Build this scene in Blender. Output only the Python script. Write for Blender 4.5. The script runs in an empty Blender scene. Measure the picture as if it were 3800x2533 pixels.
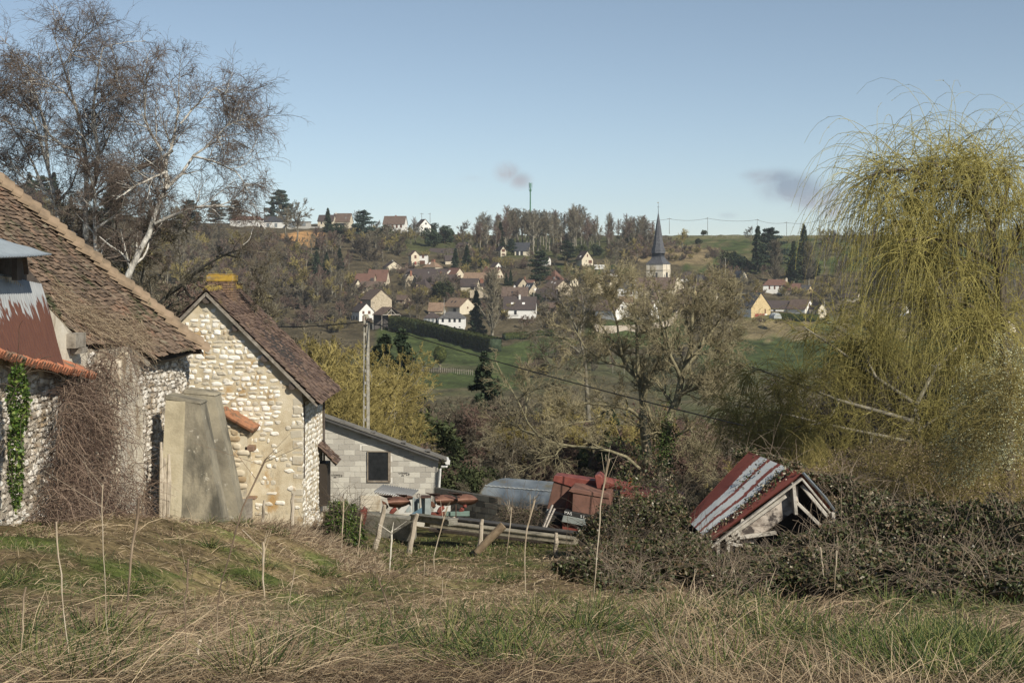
import bpy, math, random
import numpy as np
random.seed(7)
SC = bpy.context.scene
COL = SC.collection
F = 5278.0                      # focal length in photo pixels (3800 wide)
CX, CY = 1900.0, 1000.0         # photo position of the level straight-ahead direction

# ------------------------------------------------------------------ camera, sky, sun
cam_d = bpy.data.cameras.new('camera'); cam = bpy.data.objects.new('camera', cam_d); COL.objects.link(cam)
cam_d.sensor_width = 36.0; cam_d.lens = 36.0 * F / 3800.0
cam.location = (0, 0, 0); cam.rotation_euler = (math.radians(90), 0, 0)
cam_d.shift_y = -(1266.5 - CY) / 3800.0
cam_d.clip_start = 0.1; cam_d.clip_end = 9000
SC.camera = cam
SUN_EL, SUN_AZ = math.radians(37), math.radians(40)      # azimuth measured from -Y (behind camera) towards +X
sx, sy, sz = math.cos(SUN_EL) * math.sin(SUN_AZ), -math.cos(SUN_EL) * math.cos(SUN_AZ), math.sin(SUN_EL)
from mathutils import Vector, Matrix
sun_d = bpy.data.lights.new('sun', 'SUN'); sun_d.energy = 5.0; sun_d.angle = math.radians(0.55); sun_d.color = (1.0, 0.92, 0.78)
sun = bpy.data.objects.new('sun', sun_d); COL.objects.link(sun)
sun.rotation_euler = Vector((sx, sy, sz)).to_track_quat('Z', 'Y').to_euler()
sun.location = (40, -40, 60)
world = bpy.data.worlds.new('World'); SC.world = world; world.use_nodes = True
wn, wl = world.node_tree.nodes, world.node_tree.links
bg = wn['Background']; bg.inputs[1].default_value = 0.088
sky = wn.new('ShaderNodeTexSky'); sky.sky_type = 'NISHITA'; sky.sun_disc = False
sky.sun_elevation = SUN_EL; sky.sun_rotation = math.pi - SUN_AZ
sky.air_density = 0.75; sky.dust_density = 0.25; sky.ozone_density = 1.2; sky.altitude = 900
hs = wn.new('ShaderNodeHueSaturation'); hs.inputs['Saturation'].default_value = 0.80; hs.inputs['Hue'].default_value = 0.490
wl.new(sky.outputs[0], hs.inputs['Color'])
# small drifting clouds of the sky
tc = wn.new('ShaderNodeTexCoord')
nz = wn.new('ShaderNodeTexNoise'); nz.inputs['Scale'].default_value = 26; nz.inputs['Detail'].default_value = 6
nz.inputs['Roughness'].default_value = .62; nz.inputs['Distortion'].default_value = .6
wl.new(tc.outputs['Generated'], nz.inputs['Vector'])
def skydir(px, py):
    v = Vector(((px - CX) / F, 1, (CY - py) / F)); v.normalize(); return v
acc = None
for (px, py, rx, ry, amp) in [(2880, 662, 110, 40, 1.0), (2940, 700, 130, 66, 1.25), (3040, 730, 140, 64, 1.25), (3095, 775, 70, 44, 1.0), (2820, 650, 80, 26, .7),
                              (1880, 640, 54, 42, 1.0), (1930, 670, 50, 36, .9), (1745, 662, 60, 14, .35), (2700, 800, 40, 14, .3), (930, 410, 130, 16, .22)]:
    mp = wn.new('ShaderNodeMapping'); mp.vector_type = 'POINT'
    c = skydir(px, py)
    mp.inputs['Location'].default_value = (-c.x * F / rx, -c.y, -c.z * F / ry)
    mp.inputs['Scale'].default_value = (F / rx, 0.0, F / ry)
    wl.new(tc.outputs['Generated'], mp.inputs['Vector'])
    mp.inputs['Location'].default_value = (-c.x * F / rx, 0, -c.z * F / ry)
    ln = wn.new('ShaderNodeVectorMath'); ln.operation = 'LENGTH'; wl.new(mp.outputs[0], ln.inputs[0])
    mr = wn.new('ShaderNodeMapRange'); mr.interpolation_type = 'SMOOTHSTEP'
    mr.inputs['From Min'].default_value = 1.25; mr.inputs['From Max'].default_value = .1
    mr.inputs['To Min'].default_value = 0; mr.inputs['To Max'].default_value = amp
    wl.new(ln.outputs['Value'], mr.inputs['Value'])
    if acc is None: acc = mr.outputs[0]
    else:
        a_ = wn.new('ShaderNodeMath'); a_.operation = 'MAXIMUM'; wl.new(acc, a_.inputs[0]); wl.new(mr.outputs[0], a_.inputs[1]); acc = a_.outputs[0]
geo = wn.new('ShaderNodeSeparateXYZ'); wl.new(tc.outputs['Generated'], geo.inputs[0])
front = wn.new('ShaderNodeMath'); front.operation = 'GREATER_THAN'; front.inputs[1].default_value = 0; wl.new(geo.outputs[1], front.inputs[0])
nr = wn.new('ShaderNodeMapRange'); nr.inputs['From Min'].default_value = .34; nr.inputs['From Max'].default_value = .56
wl.new(nz.outputs[0], nr.inputs['Value'])
m1 = wn.new('ShaderNodeMath'); m1.operation = 'MULTIPLY'; wl.new(acc, m1.inputs[0]); wl.new(nr.outputs[0], m1.inputs[1])
m2 = wn.new('ShaderNodeMath'); m2.operation = 'MULTIPLY'; wl.new(m1.outputs[0], m2.inputs[0]); wl.new(front.outputs[0], m2.inputs[1])
cr = wn.new('ShaderNodeMix'); cr.data_type = 'RGBA'; cr.inputs[6].default_value = (3.3, 4.1, 5.0, 1); cr.inputs[7].default_value = (4.9, 5.0, 5.4, 1)
nz2 = wn.new('ShaderNodeTexNoise'); nz2.inputs['Scale'].default_value = 12; wl.new(tc.outputs['Generated'], nz2.inputs['Vector'])
nr2 = wn.new('ShaderNodeMapRange'); nr2.inputs['From Min'].default_value = .42; nr2.inputs['From Max'].default_value = .6
wl.new(nz2.outputs[0], nr2.inputs['Value']); wl.new(nr2.outputs[0], cr.inputs[0])
mx = wn.new('ShaderNodeMix'); mx.data_type = 'RGBA'; wl.new(m2.outputs[0], mx.inputs[0])
wl.new(hs.outputs[0], mx.inputs[6]); wl.new(cr.outputs[2], mx.inputs[7]); wl.new(mx.outputs[2], bg.inputs[0])

SC.view_settings.view_transform = 'Standard'; SC.view_settings.look = 'None'
SC.view_settings.exposure = 0.22; SC.view_settings.gamma = 1.0
SC.cycles.use_denoising = True
SC.cycles.max_bounces = 6; SC.cycles.diffuse_bounces = 3; SC.cycles.transparent_max_bounces = 8
SC.cycles.volume_bounces = 0

# ------------------------------------------------------------------ small helpers
def P(px, py, d):                               # point at distance d seen at photo pixel (px, py)
    return np.array([(px - CX) / F * d, d, (CY - py) / F * d])
def to_px(p):
    p = np.asarray(p, float)
    return np.stack([CX + F * p[..., 0] / p[..., 1], CY - F * p[..., 2] / p[..., 1]], -1)
def on_x(px, py, x):                            # on the vertical plane X = x
    d = x * F / (px - CX); return P(px, py, d)
def on_plane(px, py, p0, n):
    r = P(px, py, 1.0); t = np.dot(p0, n) / np.dot(r, n); return r * t
def in_poly(pts, poly):
    x, y = pts[..., 0], pts[..., 1]; poly = np.asarray(poly, float); r = np.zeros(x.shape, bool); j = len(poly) - 1
    for i in range(len(poly)):
        xi, yi = poly[i]; xj, yj = poly[j]
        c = ((yi > y) != (yj > y)) & (x < (xj - xi) * (y - yi) / (yj - yi + 1e-12) + xi); r ^= c; j = i
    return r
def sstep(a, b, x):
    t = np.clip((np.asarray(x, float) - a) / (b - a), 0, 1); return t * t * (3 - 2 * t)
_rl = np.random.default_rng(3).random((256, 256))
def vnoise(x, y):
    x = np.asarray(x, float); y = np.asarray(y, float)
    xi = np.floor(x).astype(int); yi = np.floor(y).astype(int); fx = x - xi; fy = y - yi
    fx = fx * fx * (3 - 2 * fx); fy = fy * fy * (3 - 2 * fy)
    g = lambda a, b: _rl[a % 256, b % 256]
    return (g(xi, yi) * (1 - fx) + g(xi + 1, yi) * fx) * (1 - fy) + (g(xi, yi + 1) * (1 - fx) + g(xi + 1, yi + 1) * fx) * fy
def fbm(x, y, o=4):
    s = 0; a = .5
    for i in range(o): s = s + a * vnoise(x * 2 ** i + 17 * i, y * 2 ** i + 31 * i); a *= .5
    return s / (1 - .5 ** o)

def tag(o, label=None, cat=None, group=None, kind=None):
    if label: o['label'] = label
    if cat: o['category'] = cat
    if group: o['group'] = group
    if kind: o['kind'] = kind
    return o
def empty(name, loc, label, cat, group=None, rz=0):
    o = bpy.data.objects.new(name, None); o.location = [float(v) for v in loc]; o.rotation_euler = (0, 0, rz); COL.objects.link(o)
    return tag(o, label, cat, group)
def link(name, me, parent=None, keep=True):
    o = bpy.data.objects.new(name, me); COL.objects.link(o)
    if parent is not None:
        o.parent = parent
        if keep:
            m = Matrix.Translation(parent.location) @ parent.rotation_euler.to_matrix().to_4x4()
            o.matrix_parent_inverse = m.inverted()
    return o
def mesh_np(name, V, quads=None, tris=None, mats=(), mq=None, mt=None, smooth=True, attr=None):
    me = bpy.data.meshes.new(name)
    V = np.ascontiguousarray(V, np.float32); nq = 0 if quads is None else len(quads); nt = 0 if tris is None else len(tris)
    me.vertices.add(len(V)); me.vertices.foreach_set('co', V.ravel())
    L = []; 
    if nq: L.append(np.asarray(quads, np.int32).ravel())
    if nt: L.append(np.asarray(tris, np.int32).ravel())
    L = np.concatenate(L); me.loops.add(len(L)); me.loops.foreach_set('vertex_index', L)
    me.polygons.add(nq + nt)
    st = np.concatenate([np.arange(nq) * 4, nq * 4 + np.arange(nt) * 3]).astype(np.int32)
    me.polygons.foreach_set('loop_start', st)
    for m in mats: me.materials.append(m)
    if mq is not None or mt is not None:
        a = np.zeros(nq + nt, np.int32)
        if mq is not None: a[:nq] = mq
        if mt is not None: a[nq:] = mt
        me.polygons.foreach_set('material_index', a)
    me.polygons.foreach_set('use_smooth', np.full(nq + nt, bool(smooth)))
    if attr is not None:
        at = me.attributes.new('tone', 'FLOAT', 'POINT'); at.data.foreach_set('value', np.ascontiguousarray(attr, np.float32))
    me.update(calc_edges=True)
    return me
class MB:                                       # collects simple solids for ONE mesh
    def __init__(s): s.v = []; s.f = []; s.m = []
    def add(s, vs, fs, m=0):
        b = len(s.v); s.v += [tuple(float(c) for c in v) for v in vs]
        for f in fs: s.f.append([i + b for i in f]); s.m.append(m)
    def hexa(s, b, t, m=0):                     # 4 bottom points, 4 top points
        s.add(list(b) + list(t), [(3, 2, 1, 0), (4, 5, 6, 7), (0, 1, 5, 4), (1, 2, 6, 5), (2, 3, 7, 6), (3, 0, 4, 7)], m)
    def box(s, c, sz, M=None, m=0):
        c = np.array(c, float); h = np.array(sz, float) / 2
        q = [np.array([x, y, z]) * h for z in (-1, 1) for (x, y) in ((-1, -1), (1, -1), (1, 1), (-1, 1))]
        if M is not None: q = [M @ k for k in q]
        q = [k + c for k in q]; s.hexa(q[:4], q[4:], m)
    def beam(s, a, b, w, h, m=0, up=(0, 0, 1)):
        a = np.array(a, float); b = np.array(b, float); t = b - a; t /= np.linalg.norm(t)
        u = np.cross(t, up); n = np.linalg.norm(u)
        if n < 1e-5: u = np.array([1., 0, 0])
        else: u /= n
        v = np.cross(u, t)
        r = lambda p: [p - u * w / 2 - v * h / 2, p + u * w / 2 - v * h / 2, p + u * w / 2 + v * h / 2, p - u * w / 2 + v * h / 2]
        s.hexa(r(a), r(b), m)
    def tube(s, pts, r, k=8, m=0, cap=True):
        pts = [np.array(p, float) for p in pts]; n = len(pts); rr = r if hasattr(r, '__len__') else [r] * n; vs = []; fs = []
        for i, p in enumerate(pts):
            t = pts[min(i + 1, n - 1)] - pts[max(i - 1, 0)]; t = t / (np.linalg.norm(t) + 1e-9)
            ref = np.array([0, 0, 1.]) if abs(t[2]) < .9 else np.array([1., 0, 0])
            u = np.cross(t, ref); u /= np.linalg.norm(u); v = np.cross(t, u)
            for j in range(k):
                a = 2 * math.pi * j / k; vs.append(p + rr[i] * (math.cos(a) * u + math.sin(a) * v))
        for i in range(n - 1):
            for j in range(k): fs.append((i * k + j, i * k + (j + 1) % k, (i + 1) * k + (j + 1) % k, (i + 1) * k + j))
        if cap: fs.append(tuple(range(k))[::-1]); fs.append(tuple(range((n - 1) * k, n * k)))
        s.add(vs, fs, m)
    def prism(s, poly, off, m=0):               # planar polygon (3D points) pushed by the vector off
        n = len(poly); a = [np.array(p, float) for p in poly]; b = [p + np.array(off, float) for p in a]
        fs = [tuple(range(n)), tuple(range(2 * n - 1, n - 1, -1))] + [(i, i + n, (i + 1) % n + n, (i + 1) % n) for i in range(n)]
        s.add(a + b, fs, m)
    def mesh(s, name, mats, smooth=False, bevel=0):
        me = bpy.data.meshes.new(name); me.from_pydata(s.v, [], s.f)
        for m in mats: me.materials.append(m)
        me.polygons.foreach_set('material_index', s.m)
        if smooth: me.polygons.foreach_set('use_smooth', [True] * len(s.f))
        import bmesh
        bm = bmesh.new(); bm.from_mesh(me); bmesh.ops.recalc_face_normals(bm, faces=bm.faces[:])
        if bevel: bmesh.ops.bevel(bm, geom=bm.edges[:], offset=bevel, segments=1, affect='EDGES')
        bm.to_mesh(me); bm.free(); me.update(); return me
    def obj(s, name, mats, parent=None, **k):
        mats = mats if isinstance(mats, (list, tuple)) else [mats]
        return link(name, s.mesh(name, mats, **k), parent)

# ------------------------------------------------------------------ materials
def mat(name, cols, scale=3.0, rough=.85, bump=0.0, detail=6, stretch=(1, 1, 1), attr=None, attrmix=.5, pos=None, metal=0, spec=.3, second=None, trans=0, coord='Object', bscale=None):
    m = bpy.data.materials.new(name); m.use_nodes = True; N, L = m.node_tree.nodes, m.node_tree.links; b = N['Principled BSDF']
    b.inputs['Roughness'].default_value = rough; b.inputs['Metallic'].default_value = metal; b.inputs['Specular IOR Level'].default_value = spec
    tc = N.new('ShaderNodeTexCoord'); mp = N.new('ShaderNodeMapping'); mp.inputs['Scale'].default_value = stretch; L.new(tc.outputs[coord], mp.inputs[0])
    nz = N.new('ShaderNodeTexNoise'); nz.inputs['Scale'].default_value = scale; nz.inputs['Detail'].default_value = detail; nz.inputs['Roughness'].default_value = .6
    L.new(mp.outputs[0], nz.inputs['Vector'])
    rp = N.new('ShaderNodeValToRGB'); e = rp.color_ramp.elements; n = len(cols)
    ps = pos or [.3 + .4 * i / max(1, n - 1) for i in range(n)]
    while len(e) < n: e.new(.5)
    for i in range(n): e[i].position = ps[i]; e[i].color = (*cols[i], 1)
    if n == 1: e[1].color = e[0].color
    fac = nz.outputs[0]
    if attr:
        at = N.new('ShaderNodeAttribute'); at.attribute_name = 'tone'
        mm = N.new('ShaderNodeMix'); mm.inputs[0].default_value = attrmix; L.new(fac, mm.inputs[2]); L.new(at.outputs['Fac'], mm.inputs[3]); fac = mm.outputs[0]
    L.new(fac, rp.inputs[0]); out = rp.outputs[0]
    if second:                                   # (colour, scale, lo, hi, stretch) patches with a shape of their own
        for (c2, s2, lo, hi, st2) in (second if isinstance(second, list) else [second]):
            mp2 = N.new('ShaderNodeMapping'); mp2.inputs['Scale'].default_value = st2; mp2.inputs['Location'].default_value = (s2, 3.3, 1.7); L.new(tc.outputs[coord], mp2.inputs[0])
            n2 = N.new('ShaderNodeTexNoise'); n2.inputs['Scale'].default_value = s2; n2.inputs['Detail'].default_value = 7; n2.inputs['Roughness'].default_value = .65; L.new(mp2.outputs[0], n2.inputs['Vector'])
            r2 = N.new('ShaderNodeMapRange'); r2.inputs['From Min'].default_value = lo; r2.inputs['From Max'].default_value = hi; L.new(n2.outputs[0], r2.inputs['Value'])
            mx = N.new('ShaderNodeMix'); mx.data_type = 'RGBA'; L.new(r2.outputs[0], mx.inputs[0]); L.new(out, mx.inputs[6]); mx.inputs[7].default_value = (*c2, 1); out = mx.outputs[2]
    L.new(out, b.inputs['Base Color'])
    if bump:
        bp = N.new('ShaderNodeBump'); bp.inputs['Strength'].default_value = min(1, bump); bp.inputs['Distance'].default_value = .02 * max(1, bump)
        if bscale:
            nb = N.new('ShaderNodeTexNoise'); nb.inputs['Scale'].default_value = bscale; nb.inputs['Detail'].default_value = 5; L.new(tc.outputs[coord], nb.inputs['Vector']); L.new(nb.outputs[0], bp.inputs['Height'])
        else: L.new(nz.outputs[0], bp.inputs['Height'])
        L.new(bp.outputs[0], b.inputs['Normal'])
    return m
def flat(name, c, rough=.7, metal=0, var=.12, scale=4, **k):
    return mat(name, [tuple(v * (1 - var) for v in c), tuple(min(1, v * (1 + var)) for v in c)], scale=scale, rough=rough, metal=metal, **k)

# ------------------------------------------------------------------ ground height
_d = [0, 3, 6, 10, 15, 20, 30, 40, 46, 52, 62, 75, 110, 160, 220, 300, 380, 450, 500, 560, 620, 700, 750, 800, 850, 900, 1000, 1300, 2200, 5000]
_z = [-1.62, -1.66, -1.78, -2.56, -3.6, -4.8, -6.6, -8.1, -8.85, -9.5, -10.6, -12.1, -17, -21.5, -25, -27, -26.8, -25, -21.6, -11.5, -3.5, 7, 12, 16.5, 19.8, 21.6, 22.3, 22, 15, -20]
def ground(x, y):
    x = np.asarray(x, float); y = np.asarray(y, float)
    z = np.interp(y, _d, _z)
    near = sstep(8, 22, y) * (1 - sstep(52, 75, y))
    z = z + near * (fbm(x * 1.1 + 7, y * 1.1) - .5) * .34 * (1 - sstep(28, 40, y)) + near * (np.interp(y, [8, 20, 30, 36, 42, 60], [0, 1.0, 1.2, .95, .62, .5]) * sstep(3.0, 7.0, -x) - .6 * sstep(2.2, 5.5, x))
    u = x / np.maximum(y, 1)
    z = z + sstep(560, 800, y) * (7.5 * sstep(.02, .15, -u)) * (1 - .0 * y)
    z = z + sstep(120, 420, y) * 34 * sstep(.2, .42, -u) * (1 - .45 * sstep(600, 900, y))     # the wooded spur on the left
    z = z + sstep(420, 900, y) * 4 * sstep(.25, .4, u)
    z = z + (fbm(x * .35, y * .35) - .5) * (.28 + .0045 * np.minimum(y, 500)) * sstep(3, 10, y) * .9
    return z
def gpt(x, y, dz=0): return np.array([x, y, float(ground(x, y)) + dz])
def hit(px, py, d0=300, d1=1000):               # where the line of sight meets the ground beyond d0
    d = np.linspace(d0, d1, 1500); g = ground((px - CX) / F * d, d); r = (CY - py) / F * d
    k = np.nonzero(g >= r)[0]
    return float(d[k[0]]) if len(k) else d1
# ------------------------------------------------------------------ terrain sheet
def build_ground():
    ys = np.concatenate([np.linspace(-14, 3, 18), np.geomspace(3.3, 1100, 330), np.linspace(1130, 1420, 8)])
    us = np.linspace(-1, 1, 300)
    Y, U = np.meshgrid(ys, us, indexing='ij'); X = U * (14 + .62 * np.maximum(Y, 0)); Z = ground(X, Y)
    V = np.stack([X, Y, Z], -1).reshape(-1, 3); ny, nx = X.shape
    i = np.arange(ny - 1)[:, None] * nx + np.arange(nx - 1)[None]
    q = np.stack([i, i + 1, i + nx + 1, i + nx], -1).reshape(-1, 4)
    px = to_px(V[:, :]); d = V[:, 1]; n1 = fbm(V[:, 0] * .05, V[:, 1] * .05); n2 = fbm(V[:, 0] * .25 + 9, V[:, 1] * .12)
    wood = np.array([.085, .07, .042]); green = np.array([.056, .074, .024]); dull = np.array([.078, .08, .038]); tan = np.array([.20, .155, .085])
    c = np.tile(wood, (len(V), 1)); 
    def lay(mask, col, w=1.0):
        w = np.clip(mask, 0, 1)[:, None] * w; c[:] = c * (1 - w) + np.array(col) * w
    far = d > 90
    def poly(p, soft=None): return (in_poly(px, p) & far).astype(float)
    lay((d > 120) & (d < 430), dull)
    lay(sstep(.5, .62, n1) * ((d > 120) & (d < 430)), wood * 1.2, .7)
    lay(poly([(2540, 860), (3900, 850), (3900, 1000), (2900, 1010), (2560, 1010), (2480, 960)]), green)
    lay(poly([(2480, 870), (3900, 860), (3900, 882), (2480, 890)]), [.12, .115, .05])
    lay(sstep(.5, .6, n2) * poly([(2540, 890), (3300, 885), (3300, 1010), (2560, 1010)]), tan * .8, .5)
    lay(poly([(2300, 900), (2680, 920), (2620, 985), (2300, 970)]), tan)
    lay(poly([(1380, 860), (2300, 880), (2300, 960), (1700, 950), (1400, 930)]), [.07, .075, .03])
    lay(poly([(1050, 868), (1120, 856), (1190, 862), (1245, 900), (1230, 915), (1060, 912)]), [.42, .24, .10])
    lay(poly([(1400, 1185), (1600, 1230), (1850, 1290), (2060, 1240), (2150, 1270), (2000, 1330), (1900, 1380), (1800, 1360), (1400, 1330)]), green * 1.05)
    lay(poly([(1500, 1385), (1960, 1370), (1960, 1440), (1500, 1440)]), green)
    lay(poly([(2170, 1205), (2520, 1170), (2560, 1260), (2500, 1300), (2200, 1270)]), green * 1.1)
    lay(poly([(2760, 1170), (3300, 1180), (3400, 1260), (2700, 1265)]), tan * .75 + dull * .3)
    lay(sstep(.48, .6, n2) * poly([(2760, 1170), (3300, 1180), (3400, 1260), (2700, 1265)]), green, .9)
    lay(poly([(2600, 1262), (3700, 1262), (3700, 1420), (2600, 1360)]), green * .95)
    lay(poly([(2050, 985), (2300, 985), (2380, 1010), (2100, 1030)]), green)
    near = (d < 60)
    lay(near.astype(float), [.15, .115, .06])
    g = green_mask(V[:, 0], V[:, 1]); lay(g * near, [.075, .095, .025])
    lay(((d > 38) & (d < 48.5) & (V[:, 0] > -5) & (V[:, 0] < 5.5)).astype(float), [.085, .085, .03], .85)
    me = mesh_np('ground', V, q)
    at = me.color_attributes.new('land', 'FLOAT_COLOR', 'POINT')
    at.data.foreach_set('color', np.concatenate([c, np.ones((len(c), 1))], 1).astype(np.float32).ravel())
    m = bpy.data.materials.new('earth_and_turf'); m.use_nodes = True; N, L = m.node_tree.nodes, m.node_tree.links; b = N['Principled BSDF']; b.inputs['Roughness'].default_value = .95; b.inputs['Specular IOR Level'].default_value = .1
    a = N.new('ShaderNodeAttribute'); a.attribute_name = 'land'; tc = N.new('ShaderNodeTexCoord')
    out = a.outputs['Color']
    for sc, amt in ((.12, .45), (1.1, .5), (9, .5)):
        n = N.new('ShaderNodeTexNoise'); n.inputs['Scale'].default_value = sc; n.inputs['Detail'].default_value = 6; L.new(tc.outputs['Object'], n.inputs['Vector'])
        r = N.new('ShaderNodeMapRange'); r.inputs['From Min'].default_value = .3; r.inputs['From Max'].default_value = .7; r.inputs['To Min'].default_value = 1 - amt; r.inputs['To Max'].default_value = 1 + amt; L.new(n.outputs[0], r.inputs['Value'])
        x = N.new('ShaderNodeVectorMath'); x.operation = 'SCALE'; L.new(out, x.inputs[0]); L.new(r.outputs[0], x.inputs['Scale']); out = x.outputs[0]
    L.new(out, b.inputs['Base Color']); me.materials.append(m)
    me.polygons.foreach_set('use_smooth', np.ones(len(q), bool))
    tag(link('ground', me), kind='structure')
GREEN_PX = [(500, 2130, 420, 45, 1), (300, 2150, 250, 40, .8), (850, 2130, 200, 60, .7), (1100, 2260, 180, 60, .8), (1400, 2440, 330, 110, 1), (1650, 2480, 250, 70, 1), (1550, 2200, 130, 40, .8),
            (1780, 2170, 120, 35, .8), (1750, 2330, 200, 30, .5), (2100, 2370, 120, 45, .6), (2400, 2350, 260, 50, .6), (3050, 2400, 200, 90, .9), (3450, 2350, 330, 80, .8), (60, 2470, 160, 60, .8), (3600, 2480, 300, 60, .8), (2000, 2010, 260, 30, .8), (100, 1990, 120, 50, .9)]
def green_mask(x, y):
    p = to_px(np.stack([x, np.maximum(y, .5), ground(x, y)], -1)); g = np.zeros(np.shape(x))
    for (a, b, c, d, w) in GREEN_PX: g = np.maximum(g, w * np.exp(-(((p[..., 0] - a) / c) ** 2 + ((p[..., 1] - b) / d) ** 2)))
    n = fbm(x * .9 + 5, y * .9); n2 = fbm(x * 2.6 + 1, y * 2.6); return np.clip(g * (.25 + 1.2 * n2) + (n - .52) * 3.0, 0, 1)
build_ground()

# ------------------------------------------------------------------ wall stones and roof tiles as real shapes
def stones(o, u, v, n, U, V, course, slen, test, rng, proud=.035, gap=.02, jit=.25):
    o, u, v, n = [np.array(k, float) for k in (o, u, v, n)]; C = []
    y = 0
    while y < V:
        h = course * rng.uniform(.75, 1.25); x = rng.uniform(-slen, 0)
        while x < U:
            w = slen * rng.uniform(.45, 1.5); C.append((x + w / 2, y + h / 2, w - gap, h - gap)); x += w
        y += h
    C = np.array(C); C[:, 1] += .05 * np.sin(C[:, 0] * 1.3) + .02 * rng.standard_normal(len(C))
    W = o + C[:, :1] * u + C[:, 1:2] * v; keep = rng.random(len(C)) < test(W, C); C = C[keep]; W = W[keep]; k = len(C)
    a = np.arange(10) * 2 * np.pi / 10 + .3; ca, sa = np.cos(a), np.sin(a)
    e = .62; sxn = np.sign(ca) * np.abs(ca) ** e; syn = np.sign(sa) * np.abs(sa) ** e
    rr = 1 + jit * (rng.random((k, 10)) - .6)
    R = []
    for f, hgt in ((1.0, -.01), (.86, .7), (.45, 1.0)):
        pu = sxn * rr * f * C[:, 2:3] / 2; pv = syn * rr * f * C[:, 3:4] / 2
        ph = proud * hgt * (.6 + .8 * rng.random((k, 1))) + .004 * rng.standard_normal((k, 10))
        R.append(W[:, None] + pu[..., None] * u + pv[..., None] * v + ph[..., None] * n)
    cen = W[:, None] + (proud * (.6 + .6 * rng.random((k, 1))))[..., None] * n
    Vv = np.concatenate(R + [cen], 1); m = 31; base = np.arange(k)[:, None] * m; j = np.arange(10); jn = (j + 1) % 10
    q = np.concatenate([np.stack([j, jn, jn + 10, j + 10], -1), np.stack([j + 10, jn + 10, jn + 20, j + 20], -1)])
    t = np.stack([j + 20, jn + 20, np.full(10, 30)], -1)
    Q = (base[:, :, None] + q[None]).reshape(-1, 4); T = (base[:, :, None] + t[None]).reshape(-1, 3)
    return Vv.reshape(-1, 3), Q, T, np.repeat(rng.random(k), m)
def tiles(o, u, v, n, U, V, tw, ex, test, rng, th=.014, sag=None, lift=.016, rough=.012):
    o, u, v, n = [np.array(k, float) for k in (o, u, v, n)]
    nr, nc = int(V / ex) + 1, int(U / tw) + 1
    r, c = np.meshgrid(np.arange(nr), np.arange(nc), indexing='ij'); r = r.ravel(); c = c.ravel()
    cu = (c + .5 * (r % 2)) * tw + rng.normal(0, .006, len(r)); cv = r * ex + rng.normal(0, rough, len(r)) + .035 * (fbm(cu * 1.1, r * .15) - .5) * 2 * (1 if sag is None else 1)
    W = o + cu[:, None] * u + cv[:, None] * v; keep = test(W, cu, cv) & (rng.random(len(r)) > .006); cu, cv, W = cu[keep], cv[keep], W[keep]; k = len(cu)
    dz = (0 if sag is None else sag(cu, cv)) + rng.normal(0, .006, k)
    w = tw * .94; ln = ex * 2.0; tilt = rng.normal(0, .05, k); tw_ = rng.normal(0, .012, k); lf = lift * (.7 + .9 * rng.random(k))
    P_ = []
    for (a, b, hh) in ((-.5, 0, 1), (.5, 0, 1), (.5, 1, 0), (-.5, 1, 0)):
        for top in (0, 1):
            du = a * w + (b - .5) * ln * tilt; dv = b * ln + a * w * tilt; dn = dz + lf * (hh * 1.6) + tw_ * a + top * th
            P_.append(W + du[:, None] * u + dv[:, None] * v + np.broadcast_to(dn, (k,))[:, None] * n)
    Vv = np.stack(P_, 1)                       # order: b0t0,b0t1,b1..,b2..,b3..
    q = np.array([(1, 3, 5, 7), (0, 1, 7, 6), (0, 2, 3, 1), (2, 4, 5, 3)])
    Q = (np.arange(k)[:, None, None] * 8 + q[None]).reshape(-1, 4)
    return Vv.reshape(-1, 3), Q, np.repeat(rng.random(k), 8)
def plane_pts(pxpoly, p0, n): return [on_plane(a, b, np.array(p0, float), np.array(n, float)) for a, b in pxpoly]

lime = mat('white_limestone', [(.44, .40, .32), (.68, .65, .58), (.78, .76, .71)], scale=7, bump=.5, attr=True, attrmix=.55, second=((.30, .19, .07), 2.2, .56, .72, (1, 1, 1)))
mortar = mat('lime_mortar', [(.36, .29, .19), (.52, .45, .32), (.60, .54, .42)], scale=2.2, bump=.7, bscale=40, second=[((.40, .25, .10), 1.3, .56, .68, (1, 1, .6)), ((.22, .20, .17), 1.7, .57, .7, (1, 1, .5))])
rubble = mat('flint_rubble', [(.20, .175, .145), (.40, .365, .31), (.60, .575, .53)], scale=6, bump=.6, attr=True, attrmix=.6, second=((.25, .17, .08), 1.6, .55, .7, (1, 1, 1)))
dirtmortar = mat('weathered_mortar', [(.23, .19, .14), (.38, .33, .26), (.5, .46, .38)], scale=2.4, bump=.8, bscale=25, second=((.14, .12, .10), 1.4, .5, .66, (1, 1, .4)))
render_ = mat('cream_render', [(.42, .37, .28), (.55, .50, .41), (.62, .58, .50)], scale=1.6, bump=.5, bscale=14, second=((.28, .22, .15), 1.8, .53, .66, (1, 1, .5)))
tile_b = mat('clay_tiles', [(.06, .046, .036), (.125, .09, .066), (.195, .14, .10), (.23, .12, .078)], pos=[.22, .42, .62, .85], scale=.8, attr=True, attrmix=.38, rough=.9, bump=.3, bscale=60,
             second=[((.045, .05, .022), 1.6, .55, .66, (1, 1, 1)), ((.23, .21, .15), 2.6, .58, .7, (1, 1, 1))])
tile_d = mat('dark_roof_tiles', [(.055, .038, .032), (.105, .07, .055), (.15, .105, .08), (.2, .13, .09)], pos=[.2, .45, .65, .9], scale=1.3, attr=True, attrmix=.55, rough=.85, bump=.3, bscale=60,
             second=((.13, .10, .03), 2.0, .6, .72, (1, 1, 1)))
under = flat('dark_roof_boarding', (.035, .028, .022))
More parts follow.
